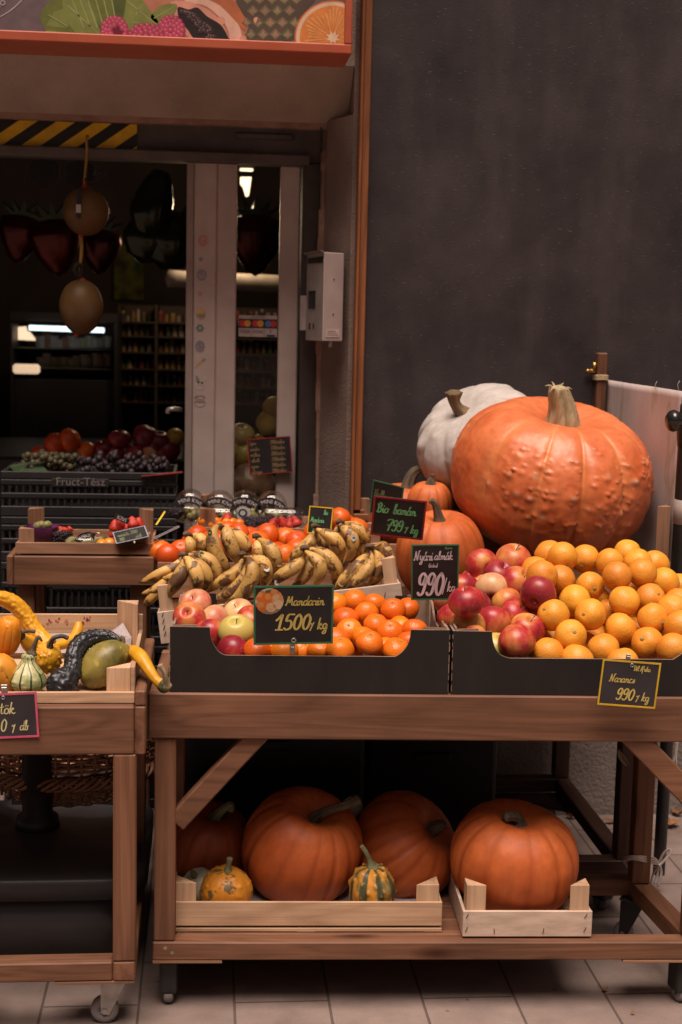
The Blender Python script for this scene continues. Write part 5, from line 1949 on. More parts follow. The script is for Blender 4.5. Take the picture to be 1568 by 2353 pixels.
def pumpkin(name, label, loc, w_, h_, ribs, groove, m, seed=0, rot=(0, 0, 0), stem=None, stem_m=STEMD, srad=(.02, .014), warts=None, dimple=.16, nlat=56, nlon=112, cat='pumpkin', power=.82, wob=.02, sx=1.0, group=None, tipmark=.0, flut=5, crease=.022, rough=.006, rfreq=9.0):
    """round ribbed fruit about its own z axis, origin at its centre"""
    t = thing(name, label, cat, loc, rot, group)
    rg = np.random.default_rng(seed)
    th = np.linspace(0, 2 * np.pi, nlon, endpoint=False)
    ph = np.linspace(0, np.pi, nlat)
    PHI, TH = np.meshgrid(ph, th, indexing='ij')
    rho = np.sin(PHI) ** power
    z = np.cos(PHI) * h_ / 2
    z = np.sign(z) * np.abs(z / (h_ / 2)) ** .9 * h_ / 2
    top = np.cos(PHI) > 0
    z = z - np.where(top, 1, -.7) * dimple * h_ * np.exp(-(rho / .34) ** 2)
    jit = np.cumsum(.35 * np.sin(np.arange(8) * 1.7 + seed))
    THw = TH + .10 * np.sin(2 * TH + seed) + .06 * np.sin(3 * TH + 2 * seed)
    g = 1 - np.abs(np.sin(ribs * THw / 2))
    vary = .65 + .35 * np.sin(THw * 2.3 + seed)
    gr = 1 - groove * (g ** 2.6) * vary * np.clip(rho * 1.6, 0, 1)
    gr -= crease * (g ** 13) * np.clip(rho * 1.5, 0, 1)
    gr *= 1 + wob * np.sin(2 * TH + seed * 1.3) + wob * .6 * np.sin(3 * TH + PHI * 2 + seed)
    rad = w_ / 2 * rho * gr
    x = rad * np.cos(TH) * sx
    y = rad * np.sin(TH)
    if rough:
        nv = np.array([noise.fractal(Vector((float(a), float(b_), float(c))) * rfreq / w_ + Vector((seed, 0, 0)), .8, 2.2, 4) for a, b_, c in zip(x.ravel(), y.ravel(), z.ravel())]).reshape(x.shape)
        k_ = 1 + rough * nv
        x, y, z = x * k_, y * k_, z * k_
    mark = np.zeros_like(x)
    D = np.stack([np.sin(PHI) * np.cos(TH), np.sin(PHI) * np.sin(TH), np.cos(PHI)], -1)
    if warts:
        n, amp, sig, fn = warts
        disp = np.zeros_like(x)
        for k in range(n):
            if fn:
                c = fn(rg)
            else:
                c = rg.normal(size=3)
            c = np.array(c) / np.linalg.norm(c)
            s_ = sig * rg.uniform(.45, 1.0) * (2.3 if rg.random() < .18 else 1.0)
            a_ = amp * rg.uniform(.15, 1.0) ** 1.4 * (1.5 if rg.random() < .12 else 1)
            q = np.exp(-((D - c) ** 2).sum(-1) / (2 * s_ * s_))
            disp = np.maximum(disp, q * a_)
            if rg.random() < tipmark:
                mark = np.maximum(mark, np.clip((q - .55) * 2.4, 0, 1) * rg.uniform(.4, 1))
        x += D[..., 0] * disp; y += D[..., 1] * disp; z = z + D[..., 2] * disp
    bm = bmesh.new()
    idx = []
    vals = []
    gv = []
    for i in range(nlat):
        if i in (0, nlat - 1):
            idx.append([bm.verts.new((0, 0, float(z[i].mean())))])
            vals.append(0)
            gv.append(0)
        else:
            idx.append([bm.verts.new((float(x[i, j]), float(y[i, j]), float(z[i, j]))) for j in range(nlon)])
            vals += list(mark[i])
            gv += list((g ** 3 * np.clip(rho * 1.5, 0, 1))[i])
    for i in range(nlat - 1):
        a, b_ = idx[i], idx[i + 1]
        for j in range(nlon):
            k = (j + 1) % nlon
            if len(a) == 1:
                bm.faces.new((a[0], b_[j], b_[k]))
            elif len(b_) == 1:
                bm.faces.new((a[j], a[k], b_[0]))
            else:
                bm.faces.new((a[j], a[k], b_[k], b_[j]))
    o = obj('body', bm, m, t, True, True)
    set_mark(o.data, vals)
    set_mark(o.data, gv, 'groove')
    if stem:
        zt_ = float(z[0].mean())
        bm = bmesh.new()
        P = [(0, 0, zt_ - .006)] + [(a, b_, zt_ + c) for a, b_, c in stem]
        sweep(bm, P, list(srad), 22, 20, fr=lambda t_, a: 1 + .16 * math.cos(flut * a) + .05 * math.cos(11 * a) + .38 * math.exp(-t_ * 11), upv=(0, 1, 0))
        obj('stem', bm, stem_m, t, True, True)
    return t


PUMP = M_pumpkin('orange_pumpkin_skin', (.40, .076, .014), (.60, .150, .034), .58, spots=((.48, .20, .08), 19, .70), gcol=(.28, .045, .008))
PUMPG = M_pumpkin('giant_pumpkin_skin', (.50, .098, .026), (.66, .190, .070), .42, mark=(.50, .36, .25), sc_=7, spec=.5, gcol=(.68, .26, .09))
PUMPW = M_pumpkin('white_pumpkin_skin', (.41, .375, .35), (.52, .48, .45), .55, sc_=7, gcol=(.36, .33, .29))
PUMP_SHADE = M_pumpkin('dark_orange_pumpkin_skin', (.20, .036, .008), (.28, .055, .010), .6)  # pumpkin colour darkened to stand for the shade on the shelf

Yg = 3.76
kg = Yg * 1.03 / FPX


def wf(rg):
    """warts sit in patches on the flanks, facing mainly to the street side"""
    a = rg.uniform(-math.pi, math.pi)
    zz = rg.normal(.30, .36)
    a = a if rg.random() < .25 else rg.choice([-2.5, -2.15, -1.85, -1.5, -1.22, -.85, -.5]) + rg.normal(0, .07)
    zz = zz if rg.random() < .5 else rg.choice([.62, .5, .38, .2, .05, -.05]) + rg.normal(0, .05)
    return (math.cos(a), math.sin(a), zz)


gp = pumpkin('giant_pumpkin', 'giant orange warty pumpkin towering over the oranges', at(1268, 1096, Y=Yg), 460 * kg, 345 * kg, 11, .075, PUMPG, 3, (R(16), R(2), R(12)),
             stem=[(-.004, -.004, .02), (-.012, 0, .055), (-.026, .004, .092), (-.028, .006, .108)], stem_m=STEMT, srad=(.044, .040, .033, .027, .023), warts=(280, .0068, .016, wf), nlat=170, nlon=300, rough=.014, rfreq=6.0, crease=.010, tipmark=.38, dimple=.15, flut=7)
bm = bmesh.new()
for k in range(7):
    a = k * .9
    p = Vector((-.030 + .012 * math.cos(a), .004 + .012 * math.sin(a), 345 * kg / 2 * .7 + .100))
    sweep(bm, [p, p + Vector((.012 * math.cos(a), .012 * math.sin(a), .010)), p + Vector((.026 * math.cos(a), .02 * math.sin(a), .006 + .010 * math.sin(k)))], [.004, .003, .0008], 6, 5)
obj('stem_fibres', bm, STEMT, gp, False, True)
Yw = 4.02
kw = Yw * 1.03 / FPX
pumpkin('white_pumpkin', 'white ribbed pumpkin leaning behind the giant orange one', at(1102, 1012, Y=Yw), 296 * kw, 212 * kw, 10, .13, PUMPW, 8, (R(14), R(-38), R(10)), stem=[(-.005, 0, .02), (-.004, 0, .045), (.008, 0, .068)], stem_m=STEMM, srad=(.021, .016, .015, .023), warts=(50, .006, .09, None), nlat=80, nlon=140, dimple=.10, flut=6)
Yo = 3.66
ko = Yo * 1.03 / FPX
pumpkin('orange_pumpkin', 'smooth orange pumpkin behind the summer apple price card', at(1012, 1276, Y=Yo), 208 * ko, 208 * ko, 12, .05, PUMP, 4, (R(10), R(-4), 0), stem=[(-.004, 0, .02), (-.012, 0, .05), (-.024, 0, .062)], srad=(.017, .011, .008, .007), dimple=.12)
Yo = 3.92
ko = Yo * 1.03 / FPX
pumpkin('orange_pumpkin', 'small orange pumpkin with a curled stem beside the giant pumpkin', at(988, 1163, Y=Yo), 108 * ko, 118 * ko, 10, .06, PUMP, 9, (R(6), 0, 0), stem=[(0, 0, .014), (.002, 0, .024), (.004, 0, .032)], srad=(.018, .010, .005, .006), dimple=.10)
pumpkin('orange_pumpkin', 'orange pumpkin half hidden behind the red bordered price card', at(932, 1190, Y=4.06), 170 * ko, 168 * ko, 11, .06, PUMP, 12, (R(4), R(4), 0), stem=[(0, 0, .02), (.01, 0, .05), (.03, 0, .062), (.055, 0, .052)], srad=(.020, .016, .012, .009), dimple=.10)

# crates and supports on the rear table
wood_crate('pale wooden crate under the giant pumpkin', .60, .40, .10, (.915, 3.77, ZT + .096), post=.06, wood=PINED, posts=[.15, .08, .247, .12])
wood_crate('low wooden crate turned over as a base for the giant pumpkin crate', .58, .38, .094, (.915, 3.77, ZT), post=0.0, wood=PINED)
wood_crate('small wooden crate holding the smooth orange pumpkin', .225, .24, .09, (.485, 3.68, ZT), post=.05, wood=PINED)
wood_crate('tall wooden crate behind the bananas under the two smaller pumpkins', .33, .18, .19, (.435, 3.98, ZT), post=0.02, wood=PINED)

# pumpkins on the lower shelf
def PU(x_, y_):
    return 344.6 + .47616 * x_, 1665.6 + .47616 * y_


Yu = 3.235
ku = Yu * 1.04 / FPX
pumpkin('orange_pumpkin', 'large round orange pumpkin with a thick woody stem in the long shelf crate', at(*PU(735, 592), Y=Yu), 272 * ku, 262 * ku, 13, .05, PUMP, 21, (R(26), R(8), R(20)), stem=[(.004, -.002, .016), (.022, -.006, .038), (.060, -.012, .062), (.085, -.014, .082)], srad=(.020, .0125, .010, .009, .010), dimple=.17)
pumpkin('orange_pumpkin', 'shaded orange pumpkin lying on its side at the right of the long crate', at(*PU(1232, 590), Y=3.29), 262 * ku, 215 * ku, 14, .05, PUMP, 22, (R(20), R(48), R(-10)), stem=[(0, 0, .02), (.005, 0, .04)], srad=(.02, .014, .011), dimple=.10)
pumpkin('orange_pumpkin', 'orange pumpkin darkened in colour for the shade at the left of the long crate', at(*PU(285, 578), Y=3.30), 200 * ku, 192 * ku, 12, .06, PUMP_SHADE, 23, (R(12), R(10), 0), stem=[(.01, 0, .02), (.03, 0, .045), (.035, 0, .03)], stem_m=STEMG, srad=(.016, .01, .008, .008), dimple=.14)
pumpkin('orange_pumpkin', 'squat orange pumpkin with deep ribs in the small shelf crate', at(1181, 1972, Y=3.14), 294 * ku * .975, 250 * ku * .97, 12, .055, PUMP, 27, (R(12), R(-2), R(25)), stem=[(-.004, .0, .014), (-.022, 0, .026), (-.046, 0, .030)], srad=(.022, .013, .010, .011), dimple=.14)

GOR_O = M_pumpkin('speckled_orange_gourd', (.55, .20, .015), (.66, .28, .03), .5, mark=(.66, .33, .05), spots=((.055, .060, .030), 30, .555), sc_=8)
GOR_Y = M_pumpkin('yellow_gourd_skin', (.62, .29, .012), (.72, .36, .02), .42, mark=(.66, .35, .05), sc_=9)
GOR_O2 = M_pumpkin('orange_gourd_skin', (.62, .17, .008), (.70, .27, .016), .42, mark=(.62, .28, .02), spots=((.10, .055, .012), 24, .68), sc_=9)
GOR_W = M_pumpkin('white_green_gourd', (.36, .35, .25), (.46, .45, .33), .5, spots=((.08, .12, .04), 18, .58), sc_=9)


def M_stripes(name, pale, dark, n=8, wd=.16, mark=(.10, .16, .045), patch=(.22, .26, .09)):
    m, t, b = newmat(name, .45, .45)
    tc = t.nodes.new('ShaderNodeTexCoord')
    sp_ = t.nodes.new('ShaderNodeSeparateXYZ')
    t.links.new(tc.outputs['Object'], sp_.inputs[0])
    an = mth(t, 'ARCTAN2', sp_.outputs[1], sp_.outputs[0])
    wv = nz(t, tc.outputs['Object'], 20, 2)
    u = mth(t, 'FRACT', mth(t, 'ADD', mth(t, 'MULTIPLY_ADD', an, n / (2 * math.pi), 20.0), mth(t, 'MULTIPLY', wv, .35)))
    d = mth(t, 'ABSOLUTE', mth(t, 'SUBTRACT', u, .5))
    c = ramp(t, nz(t, tc.outputs['Object'], 26, 4), [(.42, pale), (.62, patch)])
    c = mixc(t, ramp(t, d, [(wd * .5, (1, 1, 1)), (wd * .8, (0, 0, 0))]), c, dark)
    at_ = t.nodes.new('ShaderNodeAttribute')
    at_.attribute_name = 'mark'
    c = mixc(t, at_.outputs['Fac'], c, mark)
    setc(t, b, c)
    bump(t, b, nz(t, tc.outputs['Object'], 40, 3), .15, .003)
    return m


GOR_ST = M_stripes('pale_green_striped_gourd', (.50, .47, .24), (.035, .055, .018), 9, .14)
GOR_ST2 = M_stripes('orange_green_striped_gourd', (.62, .26, .025), (.07, .075, .035), 8, .30, mark=(.66, .29, .035), patch=(.16, .13, .05))
OLIVE = M_pumpkin('olive_squash_skin', (.075, .068, .014), (.40, .31, .07), .42, sc_=17, spots=((.42, .34, .08), 34, .60))
BLKG = M_pumpkin('black_gourd_skin', (.013, .014, .017), (.022, .023, .028), .38, mark=(.016, .016, .018), sc_=9)
pumpkin('ornamental_gourd', 'round yellow gourd with green flecks at the left of the long crate', at(*PU(368, 806), Y=3.13), 118 * ku * .96, 110 * ku, 10, .025, GOR_O, 31, (R(8), R(3), 0), stem=[(.001, 0, .012), (.003, 0, .034)], stem_m=STEMG, srad=(.011, .006, .007), warts=(70, .0035, .09, None), dimple=.04, cat='gourd', group=None)
pumpkin('ornamental_gourd', 'warty orange and green striped gourd in front of the large pumpkin', at(*PU(1075, 800), Y=3.11), 108 * ku * .97, 122 * ku, 9, .08, GOR_ST2, 33, (R(6), R(-4), 0), stem=[(-.004, 0, .012), (-.012, 0, .034), (-.022, 0, .052)], stem_m=STEMG, srad=(.013, .006, .005, .005), warts=(110, .0075, .075, None), dimple=.02, cat='gourd', power=.95, tipmark=.75)
pumpkin('ornamental_gourd', 'small white and green gourd behind the left post of the long crate', at(*PU(238, 775), Y=3.17), 78 * ku, 74 * ku, 10, .05, GOR_W, 35, (R(30), R(-20), 0), stem=[(0, 0, .01), (.0, 0, .02)], stem_m=STEMG, srad=(.008, .006, .005), dimple=.04, cat='gourd')
pumpkin('ornamental_gourd', 'small green gourd peeping out behind the large pumpkin', at(*PU(975, 402), Y=3.36), 50 * ku, 56 * ku, 8, .05, GOR_W, 36, (R(30), R(10), 0), stem=[(0, 0, .01), (.0, 0, .02)], stem_m=STEMG, srad=(.006, .005, .004), dimple=.04, cat='gourd')
Z_SH = .1635
wood_crate('long low wooden crate of pumpkins and gourds on the lower shelf', .613, .36, .070, (.243, 3.052 + .18 - .010, Z_SH), (0, 0, R(-2.4)), post=.045, wood=PINE, pw=.052, posts=[.112, .10, .108, .10])
cs = wood_crate('small white veneer crate with staples holding the squat pumpkin', .292, .34, .064, (.736, 2.982 + .17 + .004, Z_SH), (0, 0, R(-2.4)), post=.05, wood=PINE, pw=.044, ply=True, base_gap=False, posts=[.122, .09, .122, .09])
staples(cs, [(-.137, -.1702, .054, .5), (-.138, -.1702, .022, .4), (-.075, -.1702, .018, -.1), (.036, -.1702, .018, .15), (.131, -.1702, .054, .5), (.130, -.1702, .022, .4)])
# paper and straw liner sheets in the shelf crates
tag(obj('paper_liner', one(box, (-.05, 3.09, Z_SH + .0135), (.515, 3.37, Z_SH + .0150), .0005), C_(.28, .26, .27)), 'grey paper sheet lining the long shelf crate', 'paper')

# ------------------------------------------------------------------ gourds in the left crate
def PG(x_, y_, Y):
    return at(.2564 * x_, 1320.9 + .2564 * y_, Y=Y)


Yc0 = 2.93
zc = .7195
pc0 = at(312, 1622, Y=Yc0)
crg = wood_crate('raw wooden crate of ornamental gourds on the left table', .60, .385, .028, (-.1435 - .30, Yc0 + .1925, zc), post=.10, wood=PINE, pw=.050, posts=[.078, .150, .078, .150], bh=.116, th=.009, sh=.080, base_gap=False)


def gourd(label, pts, rads, m, n=70, seg=44, ribs=0, groove=0.0, warts=None, stem=None, stem_m=STEMG, srad=(.006, .004), seed=1, cap=True, wrk=0.0, marks=0.0, base=None, squash=1.0):
    """curved gourd swept along world points (start = blossom end, finish = stem end)"""
    base = Vector(base or pts[0])
    t = thing('ornamental_gourd', label, 'gourd', base)
    rg = np.random.default_rng(seed)
    W_ = []
    if warts:
        nw, amp, st, sa = warts
        W_ = [(rg.uniform(0.02, .98), rg.uniform(0, 6.283), rg.uniform(.4, 1.2) * amp, rg.uniform(.7, 1.4)) for _ in range(nw)]
        Wa = np.array(W_)

    def fr(t_, a):
        k = 1.0
        if ribs:
            k -= groove * (1 - abs(math.sin(ribs * a / 2 + .4 * math.sin(3 * t_)))) ** 2
        if wrk:
            k += wrk * noise.noise((math.cos(a) * 3, math.sin(a) * 3, t_ * 16 + seed)) + wrk * .7 * noise.noise((math.cos(a) * 7, math.sin(a) * 7, t_ * 30 + seed))
        if W_:
            da = np.abs((Wa[:, 1] - a + math.pi) % (2 * math.pi) - math.pi) / (sa * Wa[:, 3])
            dt = (Wa[:, 0] - t_) / (st * Wa[:, 3])
            k += float(np.max(Wa[:, 2] * np.exp(-(da ** 2 + dt ** 2))))
        return k
    bm = bmesh.new()
    P = [Vector(p) - base for p in pts]
    sweep(bm, P, rads, n, seg, cap, fr, squash)
    o = obj('body', bm, m, t, True, True)
    if marks:
        co = np.zeros(len(o.data.vertices) * 3)
        mk = np.array([max(0, noise.noise(v.co * 60)) * marks for v in o.data.vertices])
        set_mark(o.data, mk)
    if stem:
        bm = bmesh.new()
        sweep(bm, [Vector(p) - base for p in stem], list(srad), 16, 12, True, lambda t_, a: 1 + .12 * math.cos(5 * a) + .32 * math.exp(-t_ * 12))
        obj('stem', bm, stem_m, t, True, True)
    return t


k1 = .2564 * 2.95 / FPX       # crop units to metres at the gourds
gourd('big bumpy yellow crookneck gourd arching over the left crate', [PG(-190, 360, 3.06), PG(-120, 230, 3.07), PG(-10, 205, 3.08), PG(140, 268, 3.09), PG(245, 395, 3.09), PG(330, 520, 3.08), PG(430, 640, 3.06)], [60 * k1, 66 * k1, 68 * k1, 78 * k1, 82 * k1, 80 * k1, 95 * k1], GOR_Y, 110, 56, 9, .08, (260, .10, .013, .16), seed=5, wrk=.05)
pumpkin('ornamental_gourd', 'ribbed orange gourd with dark flecks at the left edge of the gourd crate', PG(70, 545, 3.02), 250 * k1, 390 * k1, 12, .07, GOR_O2, 41, (R(12), R(10), 0), dimple=.05, cat='gourd', warts=(20, .003, .08, None))
pumpkin('ornamental_gourd', 'lower yellow-orange ribbed gourd leaning on the front edge of the gourd crate', PG(15, 885, 2.985), 320 * k1, 370 * k1, 11, .06, GOR_O, 42, (R(10), R(-24), 0), dimple=.05, cat='gourd', warts=(24, .004, .07, None))
gourd('small smooth yellow gourd with a long dried stem', [PG(330, 690, 3.05), PG(300, 650, 3.05), PG(255, 605, 3.04), PG(205, 560, 3.03)], [52 * k1, 76 * k1, 74 * k1, 40 * k1], GOR_Y, 40, 28, stem=[PG(205, 560, 3.03), PG(205, 520, 3.02), PG(250, 502, 3.015), PG(315, 508, 3.01)], srad=(.007, .0045, .0035, .004), stem_m=STEMD)
pumpkin('ornamental_gourd', 'round warty yellow gourd with a bent stem behind the striped one', PG(425, 745, 3.045), 265 * k1, 270 * k1, 8, .03, GOR_Y, 43, (R(22), R(14), 0), stem=[(0, 0, .008), (.004, -.002, .026), (.020, -.006, .040), (.034, -.008, .040)], stem_m=STEMD, srad=(.008, .005, .0042, .0045), dimple=.03, cat='gourd', warts=(150, .0055, .062, None), power=.9, tipmark=.2)
# pear-shaped striped gourd
t = thing('ornamental_gourd', 'pale green pear shaped gourd with dark green stripes', 'gourd', PG(243, 1045, 2.975))
rg = np.random.default_rng(8)
ww = [(rg.uniform(0, 6.28), rg.uniform(.05, .95), rg.uniform(.5, 1)) for _ in range(70)]
H_ = 350 * k1
pr = [(.0, 0), (70, .0), (130, .05), (162, .17), (166, .30), (148, .46), (112, .60), (80, .72), (68, .82), (70, .90), (58, .97), (20, 1.0), (0, 1.0)]
PRr = cr([(a * k1, b * H_) for a, b in pr], 60)
bm = bmesh.new()
def frp(a, z_):
    k = 1 - .05 * (1 - abs(math.sin(9 * a / 2))) ** 2
    zz = z_ / H_
    for (wa, wz, wk) in ww:
        da = (a - wa + math.pi) % (2 * math.pi) - math.pi
        k += .085 * wk * math.exp(-(da / .14) ** 2 - ((zz - wz) / .026) ** 2)
    return k
lathe(bm, [(max(0, r_), z_) if 0 < i < 59 else (0, z_) for i, (r_, z_) in enumerate(PRr)], 72, TR((0, 0, 0), (R(-4), R(7), R(40))), fr=frp)
obj('body', bm, GOR_ST, t, True, True)
bm = bmesh.new()
b0 = Vector(t.location)
sweep(bm, [PG(285, 708, 2.985) - b0, PG(300, 660, 2.985) - b0, PG(322, 600, 2.982) - b0, PG(345, 558, 2.98) - b0, PG(378, 596, 2.98) - b0], [.0095, .0055, .0045, .004, .002], 18, 12, fr=lambda t_, a: 1 + .12 * math.cos(5 * a) + .32 * math.exp(-t_ * 12))
obj('stem', bm, STEMD, t, True, True)
gourd('black knobbly swan neck gourd in the middle of the gourd crate', [PG(540, 1060, 2.985), PG(575, 960, 2.985), PG(650, 845, 3.0), PG(665, 720, 3.02), PG(735, 610, 3.045), PG(850, 556, 3.06), PG(980, 552, 3.06), PG(1075, 590, 3.05)], [130 * k1, 138 * k1, 84 * k1, 82 * k1, 84 * k1, 68 * k1, 52 * k1, 26 * k1], BLKG, 150, 64, 7, .10, (420, .17, .0095, .13), seed=12, wrk=.05, stem=[PG(1072, 590, 3.05), PG(1100, 570, 3.045), PG(1110, 610, 3.04)], stem_m=STEMD)
gourd('yellow bent neck gourd lying against the rear of the gourd crate', [PG(708, 430, 3.20), PG(697, 500, 3.19), PG(655, 575, 3.17), PG(570, 620, 3.15), PG(480, 640, 3.13)], [36 * k1, 50 * k1, 54 * k1, 52 * k1, 36 * k1], GOR_Y, 50, 28, stem=[PG(470, 610, 3.12), PG(455, 595, 3.12), PG(485, 585, 3.11)], stem_m=STEMD)
gourd('olive green mottled squash at the right of the gourd crate', [PG(800, 985, 3.02), PG(850, 900, 3.02), PG(930, 800, 3.025), PG(1030, 725, 3.03), PG(1120, 690, 3.035), PG(1180, 680, 3.04)], [90 * k1, 165 * k1, 192 * k1, 165 * k1, 95 * k1, 22 * k1], OLIVE, 60, 40, 8, .02, seed=3)
par = gourd('yellow crookneck gourd hanging over the right side of the gourd crate', [PG(1130, 790, 3.07), PG(1165, 690, 3.06), PG(1255, 730, 3.00), PG(1335, 850, 2.97), PG(1400, 940, 2.955), PG(1455, 985, 2.95)], [40 * k1, 58 * k1, 68 * k1, 56 * k1, 44 * k1, 50 * k1], GOR_Y, 70, 36, 7, .05, seed=6, wrk=.03)
GOR_END = M_stripes('green_gourd_end', (.055, .075, .025), (.02, .03, .01), 7, .3, patch=(.08, .10, .035))
bm = bmesh.new()
sweep(bm, [PG(1440, 975, 2.951) - par.location, PG(1480, 1000, 2.947) - par.location, PG(1520, 1008, 2.944) - par.location], [51 * k1, 62 * k1, 38 * k1], 16, 28, fr=lambda t_, a: 1 + .06 * math.cos(7 * a))
obj('green_end', bm, GOR_END, par, True, True)
bm = bmesh.new()
sweep(bm, [PG(1500, 1000, 2.935) - par.location, PG(1485, 930, 2.925) - par.location, PG(1470, 870, 2.92) - par.location, PG(1432, 808, 2.92) - par.location], [.008, .0055, .0045, .006], 18, 12, fr=lambda t_, a: 1 + .16 * math.cos(5 * a) + .4 * math.exp(-t_ * 12))
obj('stem', bm, STEMT, par, True, True)
pumpkin('ornamental_gourd', 'small pale striped gourd mostly hidden behind the black one', PG(780, 800, 3.09), 130 * k1, 220 * k1, 9, .05, GOR_ST, 47, (R(10), R(20), 0), dimple=.02, cat='gourd')
# paper lining
bm = bmesh.new()
PA = [PG(150, 528, 3.27), PG(1000, 528, 3.27), PG(1200, 650, 3.20), PG(1200, 900, 3.06)]
prism(bm, [PG(-300, 525, 3.292), PG(960, 525, 3.292), PG(960, 700, 3.285), PG(-300, 700, 3.285)], (0, .0008, 0))
prism(bm, [PG(985, 515, 3.283), PG(1102, 430, 3.280), PG(1180, 560, 3.262), PG(1170, 700, 3.262), PG(985, 650, 3.28)], (0, .0008, 0))
tag(obj('paper_liner', bm, C_(.50, .45, .46)), 'white paper sheet folded up at the rear of the gourd crate', 'paper')
bm = bmesh.new()
for k, (x_, y_, s) in enumerate(((440, 425, .006), (515, 410, .006), (590, 415, .004), (600, 440, .004), (760, 415, .009), (795, 400, .006), (380, 470, .004))):
    p = PG(x_, y_, 3.3)
    [disc(bm, (p.x + s * .7 * math.sin(j * 2.1 + k), 3.3054, p.z + s * .8 * math.cos(j * 1.7 + k)), s * (.38 + .18 * math.sin(j + k)), s * .42, 10, th=.0003, wob=.12) for j in range(4)]
b_ = obj('berry_stain', bm, C_(.36, .10, .08), crg)
bmx = Yc0 + .385 - .009 - .0006
for v in b_.data.vertices:
    v.co.y = bmx - crg.location.y + (0.0003 if v.co.y > 3.3056 - crg.location.y else 0)

# ------------------------------------------------------------------ bananas
def M_banana():
    m, t, b = newmat('ripe_spotted_banana', .5, .4)
    v = coords(t, (1, 1, 1))
    base = ramp(t, nz(t, v, 11, 3), [(.3, (.50, .275, .066)), (.7, (.68, .42, .135))])
    big = nz(t, v, 30, 5, .62, .5)
    c = mixc(t, ramp(t, big, [(.50, (0, 0, 0)), (.57, (.90, .90, .90))]), base, (.095, .040, .024))
    vo = t.nodes.new('ShaderNodeTexVoronoi')
    vo.inputs['Scale'].default_value = 120
    t.links.new(v, vo.inputs['Vector'])
    sp1 = ramp(t, vo.outputs['Distance'], [(.16, (1, 1, 1)), (.28, (0, 0, 0))])
    msk = ramp(t, nz(t, v, 17, 2), [(.42, (0, 0, 0)), (.58, (1, 1, 1))])
    c = mixc(t, mth(t, 'MULTIPLY', mth(t, 'MULTIPLY', sp1, msk), .8), c, (.09, .040, .022))
    at_ = t.nodes.new('ShaderNodeAttribute')
    at_.attribute_name = 'mark'
    c = mixc(t, at_.outputs['Fac'], c, (.040, .022, .016))
    k = mth(t, 'MULTIPLY_ADD', objrand(t), .35, .80)
    c = mixc(t, 1.0, c, k, 'MULTIPLY')
    setc(t, b, c)
    bump(t, b, big, .12, .002)
    return m


BAN = M_banana()
CROWN = M_basic('dark_banana_crown', (.045, .026, .018), (.16, .09, .05), 60, .8, .4, 90)
STKY = [C_(.46, .36, .06), C_(.05, .05, .06), C_(.52, .48, .45)]


def PB5(x_, y_, Y):
    return at(315.9 + .29303 * x_, 1119.9 + .29303 * y_, Y=Y)


def PB2(x_, y_, Y):
    return at(631.8 + .29303 * x_, 1119.9 + .29303 * y_, Y=Y)


def bunch(label, P, Y0, crown, bananas, stick=()):
    """a hand of bananas: crown position, then (picture points, depth offset, radius in crop units)"""
    cp = P(crown[0], crown[1], Y0)
    t = thing('banana_bunch', label, 'bananas', cp, group=None)
    kk = .29303 * Y0 / FPX
    bm = bmesh.new()
    sweep(bm, [Vector((-.010, .0, .003)), Vector((0, -.003, .006)), Vector((.010, 0, .001))], [.0055, .0080, .0055], 10, 10, fr=lambda t_, a: 1 + .2 * math.cos(3 * a + 4 * t_))
    obj('crown', bm, CROWN, t, True, True)
    made = []
    for i, (pts, dy, rr) in enumerate(bananas):
        n = len(pts)
        W_ = [cp.lerp(P(pts[0][0], pts[0][1], Y0 + dy * .4), .08) + Vector((0, .002 * (i % 3), -.001 * i))]
        for k, p in enumerate(pts):
            s = k / max(1, n - 1)
            W_.append(P(p[0], p[1], Y0 + dy - .022 * math.sin(math.pi * s)))
        W_ = [q - cp for q in W_]
        r_ = rr * kk * .95
        bm = bmesh.new()
        sweep(bm, W_, [r_ * .26, r_ * .28, r_ * .46, r_ * .88, r_ * 1.04, r_ * 1.02, r_ * .94, r_ * .62, r_ * .20], 30, 15, True, lambda t_, a: 1 + .085 * math.cos(5 * a + .6), .96)
        o = obj('banana', bm, BAN, t, True, True)
        nv = len(o.data.vertices)
        mk = np.zeros(nv)
        for q in range(nv):
            s = min(q // 15, 29) / 29
            mk[q] = max(0, 1 - s / .09) * .75 + max(0, (s - .95) / .05) * .95
        set_mark(o.data, mk)
        made.append((o, W_, r_))
    for (bi, x_, y_, kind) in stick:
        o, W_, r_ = made[bi]
        c = P(x_, y_, Y0 + bananas[bi][1] - .018) - cp
        q = min(cr(W_, 40), key=lambda w_: (P(x_, y_, Y0 + bananas[bi][1]) - cp - Vector(w_)).length)
        ctr = Vector(q)
        d = (c + cp - CAM).normalized()
        # put it on the skin facing the viewer
        off = (c - ctr)
        off -= d * off.dot(d)
        L2 = min(off.length, r_ * .8)
        if off.length > 1e-6:
            off = off.normalized() * L2
        pos = ctr + off - d * (math.sqrt(max(r_ * r_ - L2 * L2, 1e-8)) * 1.0 + .0006)
        nrm = (pos - ctr).normalized()
        M = Matrix.Translation(pos) @ nrm.to_track_quat('Z', 'Y').to_matrix().to_4x4()
        bm = bmesh.new()
        n = 14
        for rr_, zz, mi in (((.0075, .0100), .0012, 2 if kind else 0), ((.0060, .0082), .0016, 1 if not kind else 2), ((.0038, .0020), .0020, 0 if not kind else 1)):
            ring = [M @ Vector((rr_[0] * math.cos(2 * math.pi * j / n), rr_[1] * math.sin(2 * math.pi * j / n), zz + .0006 - .0016 * math.cos(2 * math.pi * j / n) ** 2 * (rr_[0] / .0075) ** 2)) for j in range(n)]
            f = bm.faces.new([bm.verts.new(p) for p in ring])
            f.material_index = mi
        obj('sticker', bm, STKY, t, local=True)
    return t


